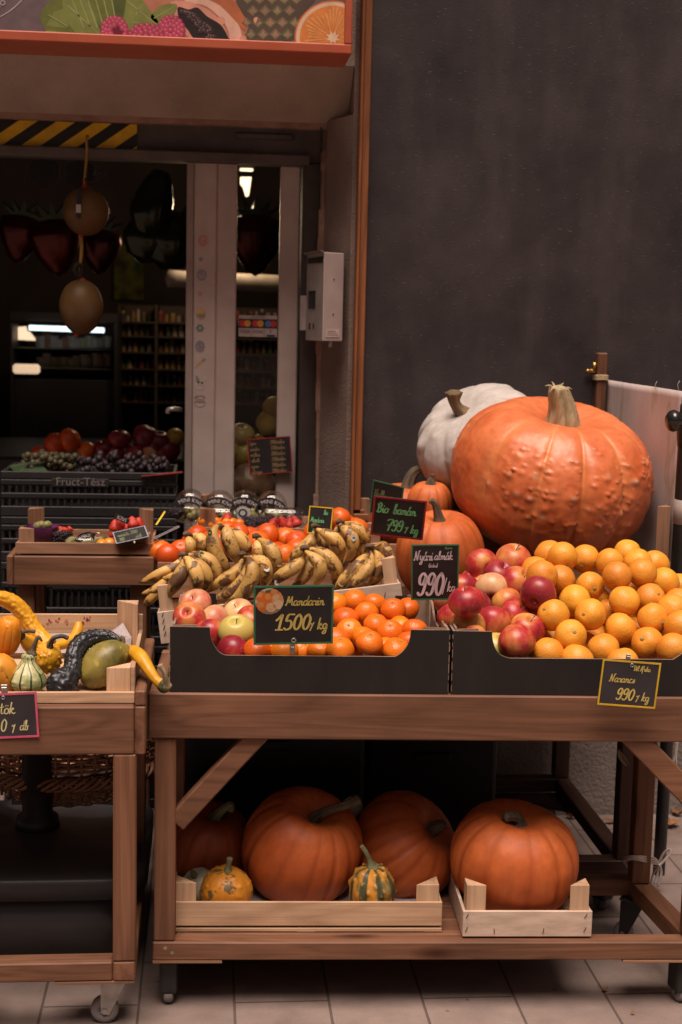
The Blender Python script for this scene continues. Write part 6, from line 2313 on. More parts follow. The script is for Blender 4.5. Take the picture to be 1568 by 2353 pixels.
bunch('spotted banana bunch at the left end of the crate, its tips pointing left', PB5, 3.52, (360, 540), [
    ([(372, 530), (300, 620), (190, 670), (95, 720), (15, 745)], .05, 44),
    ([(350, 590), (360, 650), (280, 700), (190, 712)], .02, 36),
    ([(352, 610), (345, 680), (290, 770), (235, 870)], -.02, 58),
    ([(330, 620), (250, 720), (140, 800), (35, 835)], .04, 40),
    ([(250, 740), (160, 820), (90, 890), (60, 930)], .045, 40),
    ([(395, 565), (450, 650), (470, 740), (420, 860)], -.03, 62),
    ([(410, 560), (510, 640), (545, 730), (520, 830)], .0, 58),
    ([(420, 530), (560, 570), (620, 680), (590, 790)], .03, 56)], [(7, 505, 530, 0)])
bunch('dark blotched banana bunch standing at the rear of the crate', PB5, 3.63, (650, 322), [
    ([(618, 310), (590, 400), (620, 520), (680, 620), (715, 672)], -.03, 62),
    ([(690, 320), (715, 400), (755, 510), (785, 600)], .0, 62),
    ([(735, 340), (800, 400), (850, 470), (885, 540)], .03, 60)], [(0, 570, 355, 0)])
bunch('two thin banana stems standing at the rear left of the crate', PB5, 3.60, (395, 382), [
    ([(400, 400), (415, 440), (415, 490), (380, 560)], -.01, 44),
    ([(440, 380), (500, 410), (515, 470), (495, 560)], .01, 50)], [])
bunch('large spotted banana bunch curving down over the apples', PB5, 3.50, (825, 538), [
    ([(850, 560), (790, 660), (660, 740), (520, 830)], .035, 56),
    ([(870, 580), (860, 690), (740, 820), (580, 885)], .01, 58),
    ([(880, 570), (900, 690), (820, 840), (670, 945)], -.03, 62),
    ([(900, 555), (985, 600), (1005, 690), (970, 800)], .03, 60),
    ([(930, 560), (960, 680), (900, 820)], .055, 56)], [(0, 655, 780, 0), (3, 1015, 635, 1)])
bunch('banana bunch with thin stems between the two heaps of clementines', PB5, 3.62, (935, 398), [
    ([(940, 420), (950, 480), (960, 540), (950, 640)], .0, 46),
    ([(985, 425), (1060, 500), (1085, 590), (1060, 700)], -.02, 62),
    ([(970, 420), (1030, 480), (1070, 560)], .02, 46)], [(1, 1105, 595, 0)])
bunch('banana bunch with long spotted fingers behind the mandarin price card', PB5, 3.54, (1310, 492), [
    ([(1300, 560), (1230, 630), (1120, 700), (1020, 790)], .01, 54),
    ([(1300, 540), (1340, 640), (1290, 720), (1200, 800)], .035, 50),
    ([(1345, 520), (1430, 600), (1430, 690), (1370, 790)], -.02, 56),
    ([(1390, 490), (1500, 560), (1560, 660), (1540, 780)], .02, 62)], [(0, 1095, 745, 1)])
bunch('banana bunch with tall twisted stems left of the crate post', PB2, 3.63, (320, 318), [
    ([(330, 350), (270, 440), (170, 530), (100, 640)], .03, 52),
    ([(330, 370), (380, 450), (390, 540)], .03, 44),
    ([(360, 345), (460, 400), (510, 480), (500, 600)], -.02, 58)], [])
bunch('banana bunch at the rear of the crate with two small stickers', PB2, 3.70, (510, 285), [
    ([(500, 320), (505, 400), (520, 500)], .03, 42),
    ([(530, 310), (600, 390), (605, 490), (540, 620)], -.02, 60),
    ([(560, 290), (660, 340), (705, 400), (730, 470)], .0, 58),
    ([(600, 310), (680, 410), (690, 500), (640, 600)], .01, 50)], [(1, 618, 395, 1), (2, 690, 435, 0)])
bunch('brown banana bunch lying at the right end of the crate', PB2, 3.53, (745, 478), [
    ([(720, 530), (640, 630), (540, 730), (470, 800)], .0, 52),
    ([(760, 560), (720, 650), (640, 740), (540, 800)], -.02, 52),
    ([(800, 520), (830, 610), (800, 700), (730, 780)], .0, 54),
    ([(840, 440), (880, 500), (900, 580), (880, 680)], .03, 46)], [(0, 520, 750, 0), (3, 800, 495, 1)])
cb = wood_crate('tilted veneer crate full of spotted bananas', .61, .33, .085, (.200, 3.640, .760), (0, R(-7.5), R(-1.0)), post=.06, wood=PINE, pw=.034, ply=True, base_gap=False, posts=[.150, .135, .150, .14])
staples(cb, [(-.292, -.1652, .03 + i * .016, .45) for i in range(4)] + [(.262, -.1652, .06, .3), (.274, -.1652, .028, .25)])
wood_crate('small wooden crate propping up the raised end of the banana crate', .26, .26, .075, (.34, 3.66, ZT), post=0, wood=PINED)

# ------------------------------------------------------------------ clementines behind the bananas
wood_crate('wooden crate of clementines behind the bananas', .60, .26, .10, (.175, 3.895, ZT + .055), post=.04, wood=PINED, posts=[.10, .10, .10, .10], base_gap=False)
wood_crate('low wooden crate under the clementine crate', .56, .24, .054, (.175, 3.895, ZT), post=0, wood=PINED, base_gap=False)
heap, meta = [], []
cls = [('top', PB2, [(440, 300, 0), (320, 355, 0), (640, 325, 0), (505, 250, 0), (560, 300, 0)]),
       ('rear', PB5, [(465, 385, 0), (790, 370, 0), (880, 395, 0), (1020, 375, 0), (1060, 430, 0), (700, 350, 0), (430, 440, 0)]),
       ('middle', PB5, [(175, 505, 0), (345, 505, 0), (945, 440, 0), (1165, 410, 0), (1250, 425, 0), (560, 440, 0), (640, 440, 0)]),
       ('front', PB5, [(242, 535, 0), (275, 620, 0), (900, 505, 0), (1160, 540, 0), (1255, 495, 0), (1100, 520, 0), (760, 470, 0)])]
for rn, P, L_ in cls:
    for k, it in enumerate(sorted(L_)):
        Yq = {'top': 3.88, 'rear': 3.92, 'middle': 3.86, 'front': 3.81}[rn]
        heap.append([P(it[0], it[1], Yq), .0318])
        meta.append((rn, k))
relax(heap, lambda x_: 3.765, lambda x_: 4.03)
for (loc, r_), (rn, k) in zip(heap, meta):
    inst('clementine', CLEMS[rq.randrange(3)], ('peel', 'calyx'), 'large clementine in the %s row behind the bananas, %s' % (rn, ORD[k]), 'clementine', loc, Euler((rq.uniform(-1.2, 1.2), rq.uniform(-1, 1), rq.uniform(0, 6))), rq.uniform(.98, 1.06), 'clementines behind the bananas')

# ------------------------------------------------------------------ berries and punnets
def PC(x_, y_, Y):
    return at(.36627 * x_, 1062.5 + .36627 * y_, Y=Y)


KIWI = M_basic('mini_kiwi_skin', (.17, .16, .055), (.28, .25, .11), 40, .5, .1)
BERRY = M_basic('blackberry_skin', (.012, .008, .012), (.03, .016, .022), 60, .28)
STRAWB = M_basic('strawberry_skin', (.40, .018, .014), (.52, .045, .025), 40, .32, .6, 420, bdist=.003)
CURR = M_plain('red_currant_skin', (.30, .012, .016), .2)
TRAYW = M_film('frosted_tray', (.80, .78, .78), .5, .35)
PURP = M_basic('purple_printed_punnet', (.05, .008, .045), (.16, .03, .13), 30, .4)


def berry_mesh(kind, seed):
    bm = bmesh.new()
    q = random.Random(seed)
    if kind == 'blackberry':
        for k in range(34):
            z_ = -1 + 2 * (k + .5) / 34
            a = k * 2.39996
            r_ = math.sqrt(max(0, 1 - z_ * z_))
            ball(bm, (.0078 * r_ * math.cos(a), .0078 * r_ * math.sin(a), .0098 * z_), .0031, sub=1)
    elif kind == 'strawberry':
        pr = [(0, -.017), (.006, -.014), (.0125, -.003), (.0148, .006), (.011, .0125), (0, .0125)]
        P = cr(pr, 14)
        lathe(bm, [(max(0, a) if 0 < i < 13 else 0, b) for i, (a, b) in enumerate(P)], 16, fr=lambda a, z: 1 + .05 * math.cos(3 * a + seed))
    elif kind == 'kiwi':
        ball(bm, (0, 0, 0), .0125, (1, 1, 1.25), 3)
    elif kind == 'currant':
        ball(bm, (0, 0, 0), .0052, sub=2)
    elif kind == 'kumquat':
        ball(bm, (0, 0, 0), .0125, (1, 1, 1.18), 3)
    me = bpy.data.meshes.new(kind)
    bmesh.ops.recalc_face_normals(bm, faces=bm.faces)
    bm.to_mesh(me); bm.free()
    me.materials.append({'blackberry': BERRY, 'strawberry': STRAWB, 'kiwi': KIWI, 'currant': CURR, 'kumquat': KUMQ}[kind])
    me.polygons.foreach_set('use_smooth', [True] * len(me.polygons))
    return me


LEAFG = M_basic('strawberry_leaf', (.045, .085, .02), (.08, .13, .035), 40, .6)
BM_ = {k: [berry_mesh(k, i) for i in range(2)] for k in ('blackberry', 'strawberry', 'kiwi', 'currant', 'kumquat')}
bm = bmesh.new()
for k in range(7):
    a = k * .9
    prism(bm, [(.003 * math.cos(a + .6), .003 * math.sin(a + .6), .0125), (.003 * math.cos(a - .6), .003 * math.sin(a - .6), .0125), (.012 * math.cos(a), .012 * math.sin(a), .0118)], (0, 0, .0006))
SCAP = bpy.data.meshes.new('leaf_cap'); bm.to_mesh(SCAP); bm.free(); SCAP.materials.append(LEAFG)


def berry(kind, loc, label, group, s=1.0, rot=None):
    o = bpy.data.objects.new(kind, BM_[kind][rq.randrange(2)])
    col.objects.link(o)
    o.location = loc
    o.rotation_euler = rot or (rq.uniform(0, 6), rq.uniform(0, 6), rq.uniform(0, 6))
    o.scale = (s,) * 3
    tag(o, label, kind, group)
    if kind == 'strawberry':
        c = bpy.data.objects.new('leaf_cap', SCAP)
        col.objects.link(c)
        c.parent = o
    return o


def punnet(label, loc, W_, D_, H_, dome=None, band=None, lid=True, name='plastic_punnet', m=None, rot=0.0, group=None):
    """clear clamshell: ribbed tray, flat or domed lid, optional printed paper band"""
    t = thing(name, label, 'punnet', loc, (0, 0, rot), group)
    bm = bmesh.new()
    n = 40

    def ringp(w_, d_, z_, e=5.0):
        out = []
        for i in range(n):
            a = 2 * math.pi * i / n
            c, s = math.cos(a), math.sin(a)
            k = (abs(c) ** e + abs(s) ** e) ** (-1 / e)
            out.append(bm.verts.new((w_ / 2 * c * k, d_ / 2 * s * k, z_)))
        return out

    def skin(rings, close0=True, close1=True):
        for a, b_ in zip(rings, rings[1:]):
            for i in range(n):
                bm.faces.new((a[i], a[(i + 1) % n], b_[(i + 1) % n], b_[i]))
        if close0:
            bm.faces.new(rings[0][::-1])
        if close1:
            bm.faces.new(rings[-1])
    skin([ringp(W_ * .86, D_ * .86, .001), ringp(W_ * .96, D_ * .96, H_ * .9), ringp(W_ * 1.02, D_ * 1.02, H_), ringp(W_ * 1.02, D_ * 1.02, H_ + .002)], True, False)
    obj('tray', bm, m or FILM, t, True, True)
    if lid:
        bm = bmesh.new()
        if dome:
            R_ = [ringp(W_, D_, H_ + .0025, 4)] + [ringp(W_ * .9 * math.cos(a), D_ * .9 * math.cos(a), H_ + .006 + dome * math.sin(a), 2.4) for a in [i * math.pi / 2 / 8 for i in range(8)]]
            skin(R_, False, True)
        else:
            skin([ringp(W_, D_, H_ + .0025), ringp(W_ * .97, D_ * .97, H_ + .010), ringp(W_ * .90, D_ * .9, H_ + .011), ringp(W_ * .88, D_ * .88, H_ + .016), ringp(W_ * .8, D_ * .8, H_ + .017)], False, True)
            for k in range(7):
                xx = -W_ * .33 + k * W_ * .11
                box(bm, (xx - W_ * .035, -D_ * .455, H_ + .0105), (xx + W_ * .035, -D_ * .442, H_ + .0145), .001)
        obj('lid', bm, FILM, t, True, True)
    if band:
        txt, bw, by, bz, ar, sz, tl = band
        M = Matrix.Translation((0, by, bz)) @ Matrix.Rotation(tl, 4, 'Y') @ MXYZ(SX, SZ, SN, Vector((0, 0, 0)))
        bm = bmesh.new()
        hb = sz * .92
        for i in range(16):
            a0, a1 = [(-bw / 2 + bw * q / 16) / ar for q in (i, i + 1)]
            P = [M @ Vector((r_ * math.sin(a), r_ * math.cos(a) - ar, 0)) for r_, a in ((ar - hb, a0), (ar - hb, a1), (ar + hb, a1), (ar + hb, a0))]
            prism(bm, P, (0, .0005, 0))
        for s in (-1, 1):
            a = s * (bw / 2) / ar
            a2 = s * (bw / 2 + sz * 1.1) / ar
            P = [M @ Vector((r_ * math.sin(q), r_ * math.cos(q) - ar - .003, -.0004)) for r_, q in ((ar - hb, a), (ar - hb, a2), (ar, a2 - s * .06), (ar + hb, a2), (ar + hb, a))]
            prism(bm, P, (0, .0005, 0))
        bo = obj('paper_band', bm, C_(.018, .017, .018), t, local=True)
        M2 = M @ Matrix.Translation((0, -sz * .12, .0012))
        print_text(txt, sz * 1.42, M2, 'lettering', C_(.52, .50, .49), t, arc=ar, local=True, spacing=1.02)
    return t


Yb = 3.985
zb0 = .845
bcr = wood_crate('wooden crate of berry and mini kiwi punnets beside the door', .52, .26, .10, (.238, Yb + .13, zb0), post=.05, wood=PINED, posts=[.152, .165, .115, .16], pw=.044, base_gap=False)
wood_crate('deep wooden crate under the berry crate', .52, .22, .117, (.238, Yb + .13, ZT), post=0, wood=PINED, base_gap=False)
kd = .29303 * 4.1 / FPX
for i, (x_, y_) in enumerate(((415, 190), (648, 200), (845, 200), (1055, 205))):
    lab = ['clear domed mini kiwi punnet at the left end of the berry crate', 'clear domed mini kiwi punnet above the kumquats', 'clear domed mini kiwi punnet with a round seal above the blackberries', 'clear domed mini kiwi punnet at the right end of the berry crate'][i]
    p = PB5(x_, y_, 4.13)
    t = punnet(lab, (p.x, 4.13, p.z - .030), .100, .095, .042, dome=.050, band=('MINI KIVI', .074, -.046, .071, .052, .0115, R((4, 8, 6, 12)[i])), group='domed mini kiwi punnets')
    for k in range(9):
        a = k * 2.4
        berry('kiwi', (p.x + (.012 + .018 * (k % 3) / 2) * math.cos(a), 4.13 + (.012 + .018 * (k % 3) / 2) * math.sin(a), p.z - .012 + (.014 if k > 5 else 0) + .003 * (k % 2)), 'small green mini kiwi inside the punnet %s' % lab.split('punnet ')[1], 'mini kiwis in the domed punnets')
    if i == 2:
        bm = bmesh.new()
        disc(bm, (-.008, -.049, .036), .019, .018, 24, 0, wob=.0)
        disc(bm, (-.008, -.0496, .036), .0135, .0125, 20, 1)
        disc(bm, (-.008, -.0502, .036), .008, .0075, 16, 0)
        for k in range(16):
            a = 2 * math.pi * k / 16
            disc(bm, (-.008 + .0195 * math.cos(a), -.0489, .036 + .0185 * math.sin(a)), .003, .003, 6, 0)
        obj('round_seal', bm, [C_(.42, .41, .40), C_(.03, .03, .03)], t, local=True)
for lab, x_, y_, Yq, w_ in (('flat clear punnet with slotted lid over the kumquats', 622, 226, 4.045, .122), ('flat clear punnet with slotted lid at the right of the berry crate', 1135, 232, 4.05, .128)):
    p = PB5(x_, y_, Yq)
    t = punnet(lab, (p.x, Yq, p.z - .022), w_, .07, .030)
    for k in range(6):
        berry('blackberry', (p.x - w_ * .36 + k * w_ * .145, Yq, p.z - .008 + .003 * (k % 2)), 'dark berry inside the flat slotted punnet at the %s of the berry crate' % ('left' if x_ < 900 else 'right'), 'dark berries inside the flat punnets')
lab = 'small bright kumquat in the berry crate'
for i, (x_, y_) in enumerate(((512, 278), (528, 308), (565, 285), (575, 305), (610, 285), (665, 290), (705, 300), (745, 292), (785, 315), (690, 322), (640, 312), (740, 322), (600, 318), (545, 325), (500, 318), (795, 300))):
    berry('kumquat', PB5(x_, y_ - 16, 4.005 + .012 * (i % 3)), lab, 'kumquats in the berry crate', 1.12)
for i, (x_, y_, l_) in enumerate(((595, 262, 'strawberry lying on the kumquats, left one of two'), (705, 250, 'strawberry lying on the kumquats, right one of two'), (1065, 285, 'strawberry at the left end of the tray beside the redcurrants'), (1140, 278, 'second strawberry from the left in the tray beside the redcurrants'), (1195, 290, 'third strawberry from the left in the tray beside the redcurrants'), (1240, 272, 'strawberry at the right end of the tray beside the redcurrants'))):
    berry('strawberry', PB5(x_, y_, 4.02 if i < 2 else 4.03), l_, None, 1.2, (R(160 + 20 * (i % 3)), R(20 - 20 * (i % 3)), i))
for i in range(20):
    x_, y_ = 835 + (i % 8) * 24 + rq.uniform(-6, 6), 262 + (i // 8) * 17 + rq.uniform(-4, 4)
    berry('blackberry', PB5(x_, y_, 4.035 - .010 * (i // 8)), 'glossy blackberry in the white tray of the berry crate', 'blackberries in the white tray', 1.15)
p = PB5(915, 300, 4.03)
punnet('low frosted tray of blackberries in the berry crate', (p.x, 4.03, p.z - .014), .135, .07, .018, lid=False, m=TRAYW)
for i in range(22):
    x_, y_ = 900 + (i % 11) * 25 + rq.uniform(-6, 6), 318 + (i // 11) * 14 + rq.uniform(-4, 4)
    berry('currant', PB5(x_, y_, 4.012 - .008 * (i // 11)), 'shiny redcurrant at the front edge of the berry crate', 'redcurrants in the berry crate')
p = PB5(1155, 300, 4.02)
punnet('clear tray holding strawberries at the right of the berry crate', (p.x, 4.035, p.z - .018), .12, .075, .022, lid=False, m=TRAYW)
for i in range(7):
    berry('blackberry', PB5(280 + (i % 4) * 20, 190 + (i // 4) * 22, 4.06), 'blackberry at the left end of the berry crate', 'blackberries at the left end of the berry crate', 1.15)

# small crate on the raised stand, left
lc = wood_crate('small wooden crate of mixed punnets on the raised stand', .368, .26, .035, (-.325, 3.858 + .13, .883), post=.04, wood=PINED, pw=.042, posts=[.072, .098, .060, .098], base_gap=False)
p = PC(540, 500, 3.93)
t = punnet('clear mini kiwi clamshell lying on its side in the small crate', (p.x, 3.93, .892), .115, .095, .026, dome=.020, band=('MINI', .034, -.040, .040, .05, .0105, R(-18)))
for k in range(10):
    berry('kiwi', (p.x - .042 + (k % 5) * .021, 3.915 + (k // 5) * .03, .909 + .002 * (k % 2)), 'pale green mini kiwi in the side lying clamshell', 'mini kiwis in the side lying clamshell', .95)
p = PC(790, 430, 3.97)
t = punnet('clear punnet packed with strawberries in the small crate', (p.x, 3.97, .890), .090, .08, .060, band=None, lid=False)
for i, (x_, y_) in enumerate(((722, 400), (785, 405), (835, 380), (872, 385), (750, 385), (880, 410), (720, 440), (790, 445), (850, 435))):
    berry('strawberry', PC(x_, y_, 3.955 + .012 * (i % 2)), 'red strawberry in the clear punnet of the small crate', 'strawberries in the punnet of the small crate', 1.15, (R(170), R(10 * (i % 3)), i))
bo = thing('paper_band', 'printed black paper band lying on the strawberry punnet', 'paper band', PC(765, 355, 3.93))
Mb = Matrix.Rotation(R(24), 4, 'Y') @ MXYZ(SX, SZ, SN, Vector((0, 0, 0)))
obj('band', one(box, (-.021, -.0004, -.0075), (.021, .0006, .0075), .0002, Matrix.Rotation(R(24), 4, 'Y')), C_(.018, .017, .018), bo, local=True)
print_text('KIVI', .0155, Matrix.Translation((0, -.0012, 0)) @ Mb, 'lettering', C_(.5, .48, .47), bo, local=True)
for i, (x_, y_, l_) in enumerate(((640, 525, 'kumquat at the front of the small crate, leftmost'), (690, 515, 'kumquat at the front of the small crate, second from the left'), (755, 510, 'kumquat at the front of the small crate, third from the left'), (800, 510, 'kumquat at the front of the small crate under the price card'))):
    berry('kumquat', PC(x_, y_, 3.895), l_, None, 1.35)
berry('strawberry', PC(735, 490, 3.90), 'single strawberry beside the front kumquats of the small crate', None, 1.0)
t = punnet('purple printed punnet at the left of the small crate', (PC(270, 420, 3.98).x, 3.98, .890), .085, .08, .055, lid=False, m=PURP)
for i in range(4):
    berry('kiwi', (PC(240 + 20 * i, 400, 3.98).x, 3.98, .945 + .003 * (i % 2)), 'mini kiwi on top of the purple punnet', 'mini kiwis on the purple punnet')
t = punnet('low dark tray at the front left of the small crate', (PC(300, 500, 3.90).x, 3.90, .888), .075, .06, .018, lid=False, m=BLKPLAS)
for i in range(9):
    berry('blackberry', PC(355 + (i % 4) * 26, 455 + (i // 4) * 22, 3.95), 'blackberry in the middle of the small crate', 'blackberries in the middle of the small crate', 1.1)
for i in range(6):
    berry('strawberry', PC(380 + (i % 3) * 28, 425 + (i // 3) * 18, 3.98), 'small red berry behind the blackberries of the small crate', 'small red berries in the small crate', .7)

# ------------------------------------------------------------------ dim produce on the counter in the doorway
for i, (x_, y_, k_, lab) in enumerate(((130, 1020, 1, 'large dim orange on the doorway counter'), (160, 1012, 1, 'dim orange just right of the largest one on the doorway counter'), (200, 1036, .8, 'bright dim orange at the middle of the doorway counter'), (90, 1042, .7, 'small orange at the left of the doorway counter'))):
    inst('orange', CLEMS[i % 3], ('peel', 'calyx'), lab, 'orange', at(x_, y_, Y=4.95), (i, .4, i), 1.25 * k_, None)
POMEG = {'m': APPLES['dark']}
for i, (x_, y_, kd_, k_) in enumerate(((275, 1010, 'dark', 1.0), (335, 1005, 'dark', 1.15), (365, 1018, 'dark', 1.1), (315, 1040, 'dark', 1.0), (347, 1042, 'pink', 1.0), (385, 1035, 'dark', 1.1), (240, 1030, 'dark', .9), (262, 1045, 'dark', .9))):
    inst('apple', APPLES[kd_][i % 3], ('skin', 'stem', 'calyx'), 'dim dark red fruit on the doorway counter behind the black crate', 'fruit', at(x_, y_, Y=4.95), (rq.uniform(-.5, .5), rq.uniform(-.5, .5), i), k_ * 1.05, 'dim red fruit on the doorway counter')
inst('pear', POMS[0], ('peel', 'calyx'), 'dim yellow fruit beside the door stile on the counter', 'fruit', at(403, 1005, Y=4.95), (1, 0, 0), .7, None)
GRAPE = M_basic('dusty_dark_grapes', (.022, .014, .018), (.048, .034, .038), 30, .5)
GRAPEG = M_basic('dusty_green_grapes', (.055, .046, .022), (.10, .082, .042), 30, .5)
for lab, x0, x1, y0, m_ in (('bunches of dusty green grapes at the left of the top black crate', 55, 175, 1068, GRAPEG), ('bunches of dark grapes at the right of the top black crate', 180, 385, 1074, GRAPE)):
    bm = bmesh.new()
    q = random.Random(int(x0))
    for k in range(110):
        x_ = x0 + (x1 - x0) * ((k * .618) % 1)
        hump = 10 * math.sin(math.pi * (x_ - x0) / (x1 - x0))
        p = at(x_, y0 + q.uniform(-24, 18) - hump + (8 if k % 3 else 0), Y=YC + .04 + q.uniform(0, .2))
        p.z = min(p.z, ztop + .05)
        ball(bm, p, q.uniform(.0085, .012), (1, 1, 1.1), 2)
    tag(obj('grapes', bm, m_, None, True), lab, 'grapes')
bm = bmesh.new()
for k in range(5):
    x_ = 20 + k * 8
    prism(bm, [at(x_, 1070 + k, Y=4.42), at(x_ + 40, 1062, Y=4.42), at(x_ + 62, 1088, Y=4.38), at(x_ + 20, 1090, Y=4.38)], (0, .002 + .003 * k, 0))
tag(obj('crate_liner', bm, C_(.018, .045, .008)), 'green paper liner folded over the left end of the top black crate', 'paper liner')
t = thing('price_card_rail', 'thin red card edge lying across the top of the black crate', 'price card', at(340, 1096, Y=4.32))
bm = bmesh.new()
prism(bm, [at(325, 1096, Y=4.32), at(420, 1087, Y=4.32), at(420, 1085, Y=4.36), at(325, 1093, Y=4.36)], (0, 0, .003))
obj('board', bm, C_(.20, .02, .02), t)
# fruit behind the glass
for i, (x_, y_, k_) in enumerate(((618, 973, 1.0), (632, 938, .95), (575, 1025, .8), (596, 1018, .7), (545, 1010, .8))):
    inst('pomelo', POMS[i % 2], ('peel', 'calyx'), ['large yellow pomelo behind the door glass, lower of two', 'yellow pomelo behind the glass half hidden by the right stile', 'small yellow fruit behind the price list', 'yellow fruit behind the glass next to the price list top', 'orange-yellow fruit at the left edge of the door glass'][i], 'fruit', at(x_, y_, Y=4.75), (i, 1, 0), .95 * k_, None)
for i, (x_, y_) in enumerate(((555, 1000), (535, 1035), (560, 1045), (585, 1050))):
    inst('apple', APPLES['yellow'][i % 3], ('skin', 'stem', 'calyx'), 'greenish yellow apple behind the door glass', 'apple', at(x_, y_, Y=4.72), (.4, i, 0), 1.15, 'yellow apples behind the door glass')
bm = bmesh.new()
sweep(bm, [at(525, 1128, Y=4.70), at(570, 1112, Y=4.70), at(625, 1130, Y=4.70)], [.05, .065, .05], 24, 24, True, lambda t_, a: 1 + .16 * noise.noise((math.cos(a) * 2, math.sin(a) * 2, t_ * 5)))
tag(obj('produce_bag', bm, M_basic('brown_produce_bag', (.16, .085, .05), (.27, .16, .10), 14, .35, .4, 25, bdist=.01), None, True), 'crumpled brown bag of produce at the bottom of the door glass', 'bag')
tag(obj('window_shelf', one(box, (X(530, 1100, 4.7), 4.62, .8), (X(690, 1100, 4.7), 4.95, at(600, 1145, Y=4.65).z - .01), .004), DK), 'dark shelf behind the door glass holding fruit', 'shelf')
tag(obj('fruit_step', one(box, (X(530, 1100, 4.8), 4.81, at(600, 1145, Y=4.65).z - .009), (X(690, 1100, 4.8), 4.95, at(600, 1058, Y=4.8).z), .004), DK), 'dark raised step of fruit on the shelf behind the glass', 'shelf')

# ------------------------------------------------------------------ price cards
SLATE = M_basic('black_card', (.013, .011, .012), (.024, .021, .022), 12, .5, .1, 200)
SLATEG = M_basic('grey_black_card', (.030, .026, .030), (.045, .039, .043), 12, .45, .12, 200)
PEN = {'yellow': M_plain('yellow_chalk_pen', (.60, .47, .13), .7), 'green': M_plain('green_chalk_pen', (.17, .46, .20), .7), 'white': M_plain('white_chalk_pen', (.62, .55, .60), .7), 'cream': M_plain('cream_chalk_pen', (.62, .54, .28), .7), 'dull': M_plain('dull_green_pen', (.14, .16, .08), .7), 'dim': M_plain('dim_tan_pen', (.30, .20, .09), .7)}
BORD = {'green': M_plain('green_border', (.035, .16, .07), .6), 'yellow': M_plain('yellow_border', (.66, .42, .015), .6), 'red': M_plain('red_border', (.30, .015, .022), .6), 'pink': M_plain('pink_border', (.58, .085, .16), .6), 'blue': M_plain('blue_border', (.30, .36, .42), .6), 'grey': M_plain('grey_border', (.22, .20, .20), .6)}


def card(label, TL, TRc, BL, border, bw, lines, base=SLATE, cut=None, label_part=None, th=.003):
    """TL, TRc, BL: (x, y, depth); lines: (text, u, v, height, pen, sx) with u, v in card fractions from the lower left"""
    a, b_, c = at(TL[0], TL[1], Y=TL[2]), at(TRc[0], TRc[1], Y=TRc[2]), at(BL[0], BL[1], Y=BL[2])
    ex, ey, n, wd, ht = frame_of(a, b_, c)
    if n.dot(CAM - a) < 0:
        n = -n
    o = a - ey * ht
    t = thing('price_card', label, 'price card', o)
    M = MXYZ(ex, ey, n, Vector((0, 0, 0)))
    obj('board', one(box, (0, 0, -th), (wd, ht, 0), .0008, M), base, t, local=True)
    if border:
        bm = bmesh.new()
        for lo, hi in (((0, 0), (wd, bw)), ((0, ht - bw), (wd, ht)), ((0, bw), (bw, ht - bw)), ((wd - bw, bw), (wd, ht - bw))):
            box(bm, (lo[0], lo[1], .0002), (hi[0], hi[1], .0008), 0, M)
        obj('border', bm, BORD[border], t, local=True)
    pens = {}
    for ln in lines:
        txt, u, v, h, pen, sx = ln[:6]
        wt = ln[6] if len(ln) > 6 else .055
        bm = pens.setdefault(pen, bmesh.new())
        write(bm, txt, u * wd, v * ht, h * ht, ex, ey, n * .0003, n, sx, wt)
    for pen, bm in pens.items():
        obj('lettering', bm, PEN[pen], t, local=True)
    return t, ex, ey, n, wd, ht


def eyelet(t, ex, ey, n, u, v, r_=.004):
    M = MXYZ(ex, ey, n, ex * u + ey * v)
    obj('eyelet', one(lathe, [(r_ * .45, .0003), (r_ * .55, .0012), (r_, .0012), (r_ * 1.1, .0003)], 16, M), IRON, t, True, True)


def clip(t, ex, ey, n, u, v, w_=.011, h_=.022, off=-.004):
    M = MXYZ(ex, ey, n, ex * u + ey * v)
    bm = bmesh.new()
    box(bm, (-w_ / 2, 0, off), (w_ / 2, h_, off + .0015), .0006, M)
    box(bm, (-w_ / 2 + .001, h_ * .55, off + .0016), (w_ / 2 - .001, h_ * .8, off + .004), .0006, M)
    obj('clip', bm, IRON, t, local=True)


c = card('green bordered price card reading Mandarin 1500 /kg, clipped on the left box', (583, 1347, 2.955), (768, 1344, 2.955), (584, 1482, 2.985), 'green', .0042,
         [('Mandarin', .395, .665, .165, 'yellow', .86, .06), ('1500', .27, .255, .26, 'yellow', 1.08, .075), ('/', .70, .27, .15, 'yellow', 1.0, .075), ('kg', .80, .255, .19, 'yellow', .82, .065)])
t, ex, ey, n, wd, ht = c
eyelet(t, ex, ey, n, wd * .505, ht * .065, .0055)
clip(t, ex, ey, n, wd * .49, -.024, .011, .022)
# round picture of mandarins on the card
o0 = ex * (wd * .197) + ey * (ht * .745)
rp = wd * .178
MS = [C_(.50, .42, .33), C_(.62, .15, .02), C_(.66, .26, .07), C_(.62, .42, .24), C_(.07, .11, .03), C_(.30, .18, .11)]
bm = bmesh.new()
def dsk(cx, cy, r_, lay, mi, sy=1.0, cl=True):
    pts = []
    for i in range(18):
        a = 2 * math.pi * i / 18
        x_, y_ = cx + r_ * math.cos(a), cy + r_ * sy * math.sin(a)
        L_ = math.hypot(x_, y_)
        if cl and L_ > .98:
            x_, y_ = x_ * .98 / L_, y_ * .98 / L_
        pts.append(o0 + ex * (x_ * rp) + ey * (y_ * rp) + n * (.0009 + .00012 * lay))
    f = bm.faces.new([bm.verts.new(q) for q in pts])
    f.material_index = mi
dsk(0, 0, 1.0, 0, 0, cl=False)
dsk(0, -.75, .8, .5, 5, .45)
dsk(.1, .72, .42, .7, 4, .4)
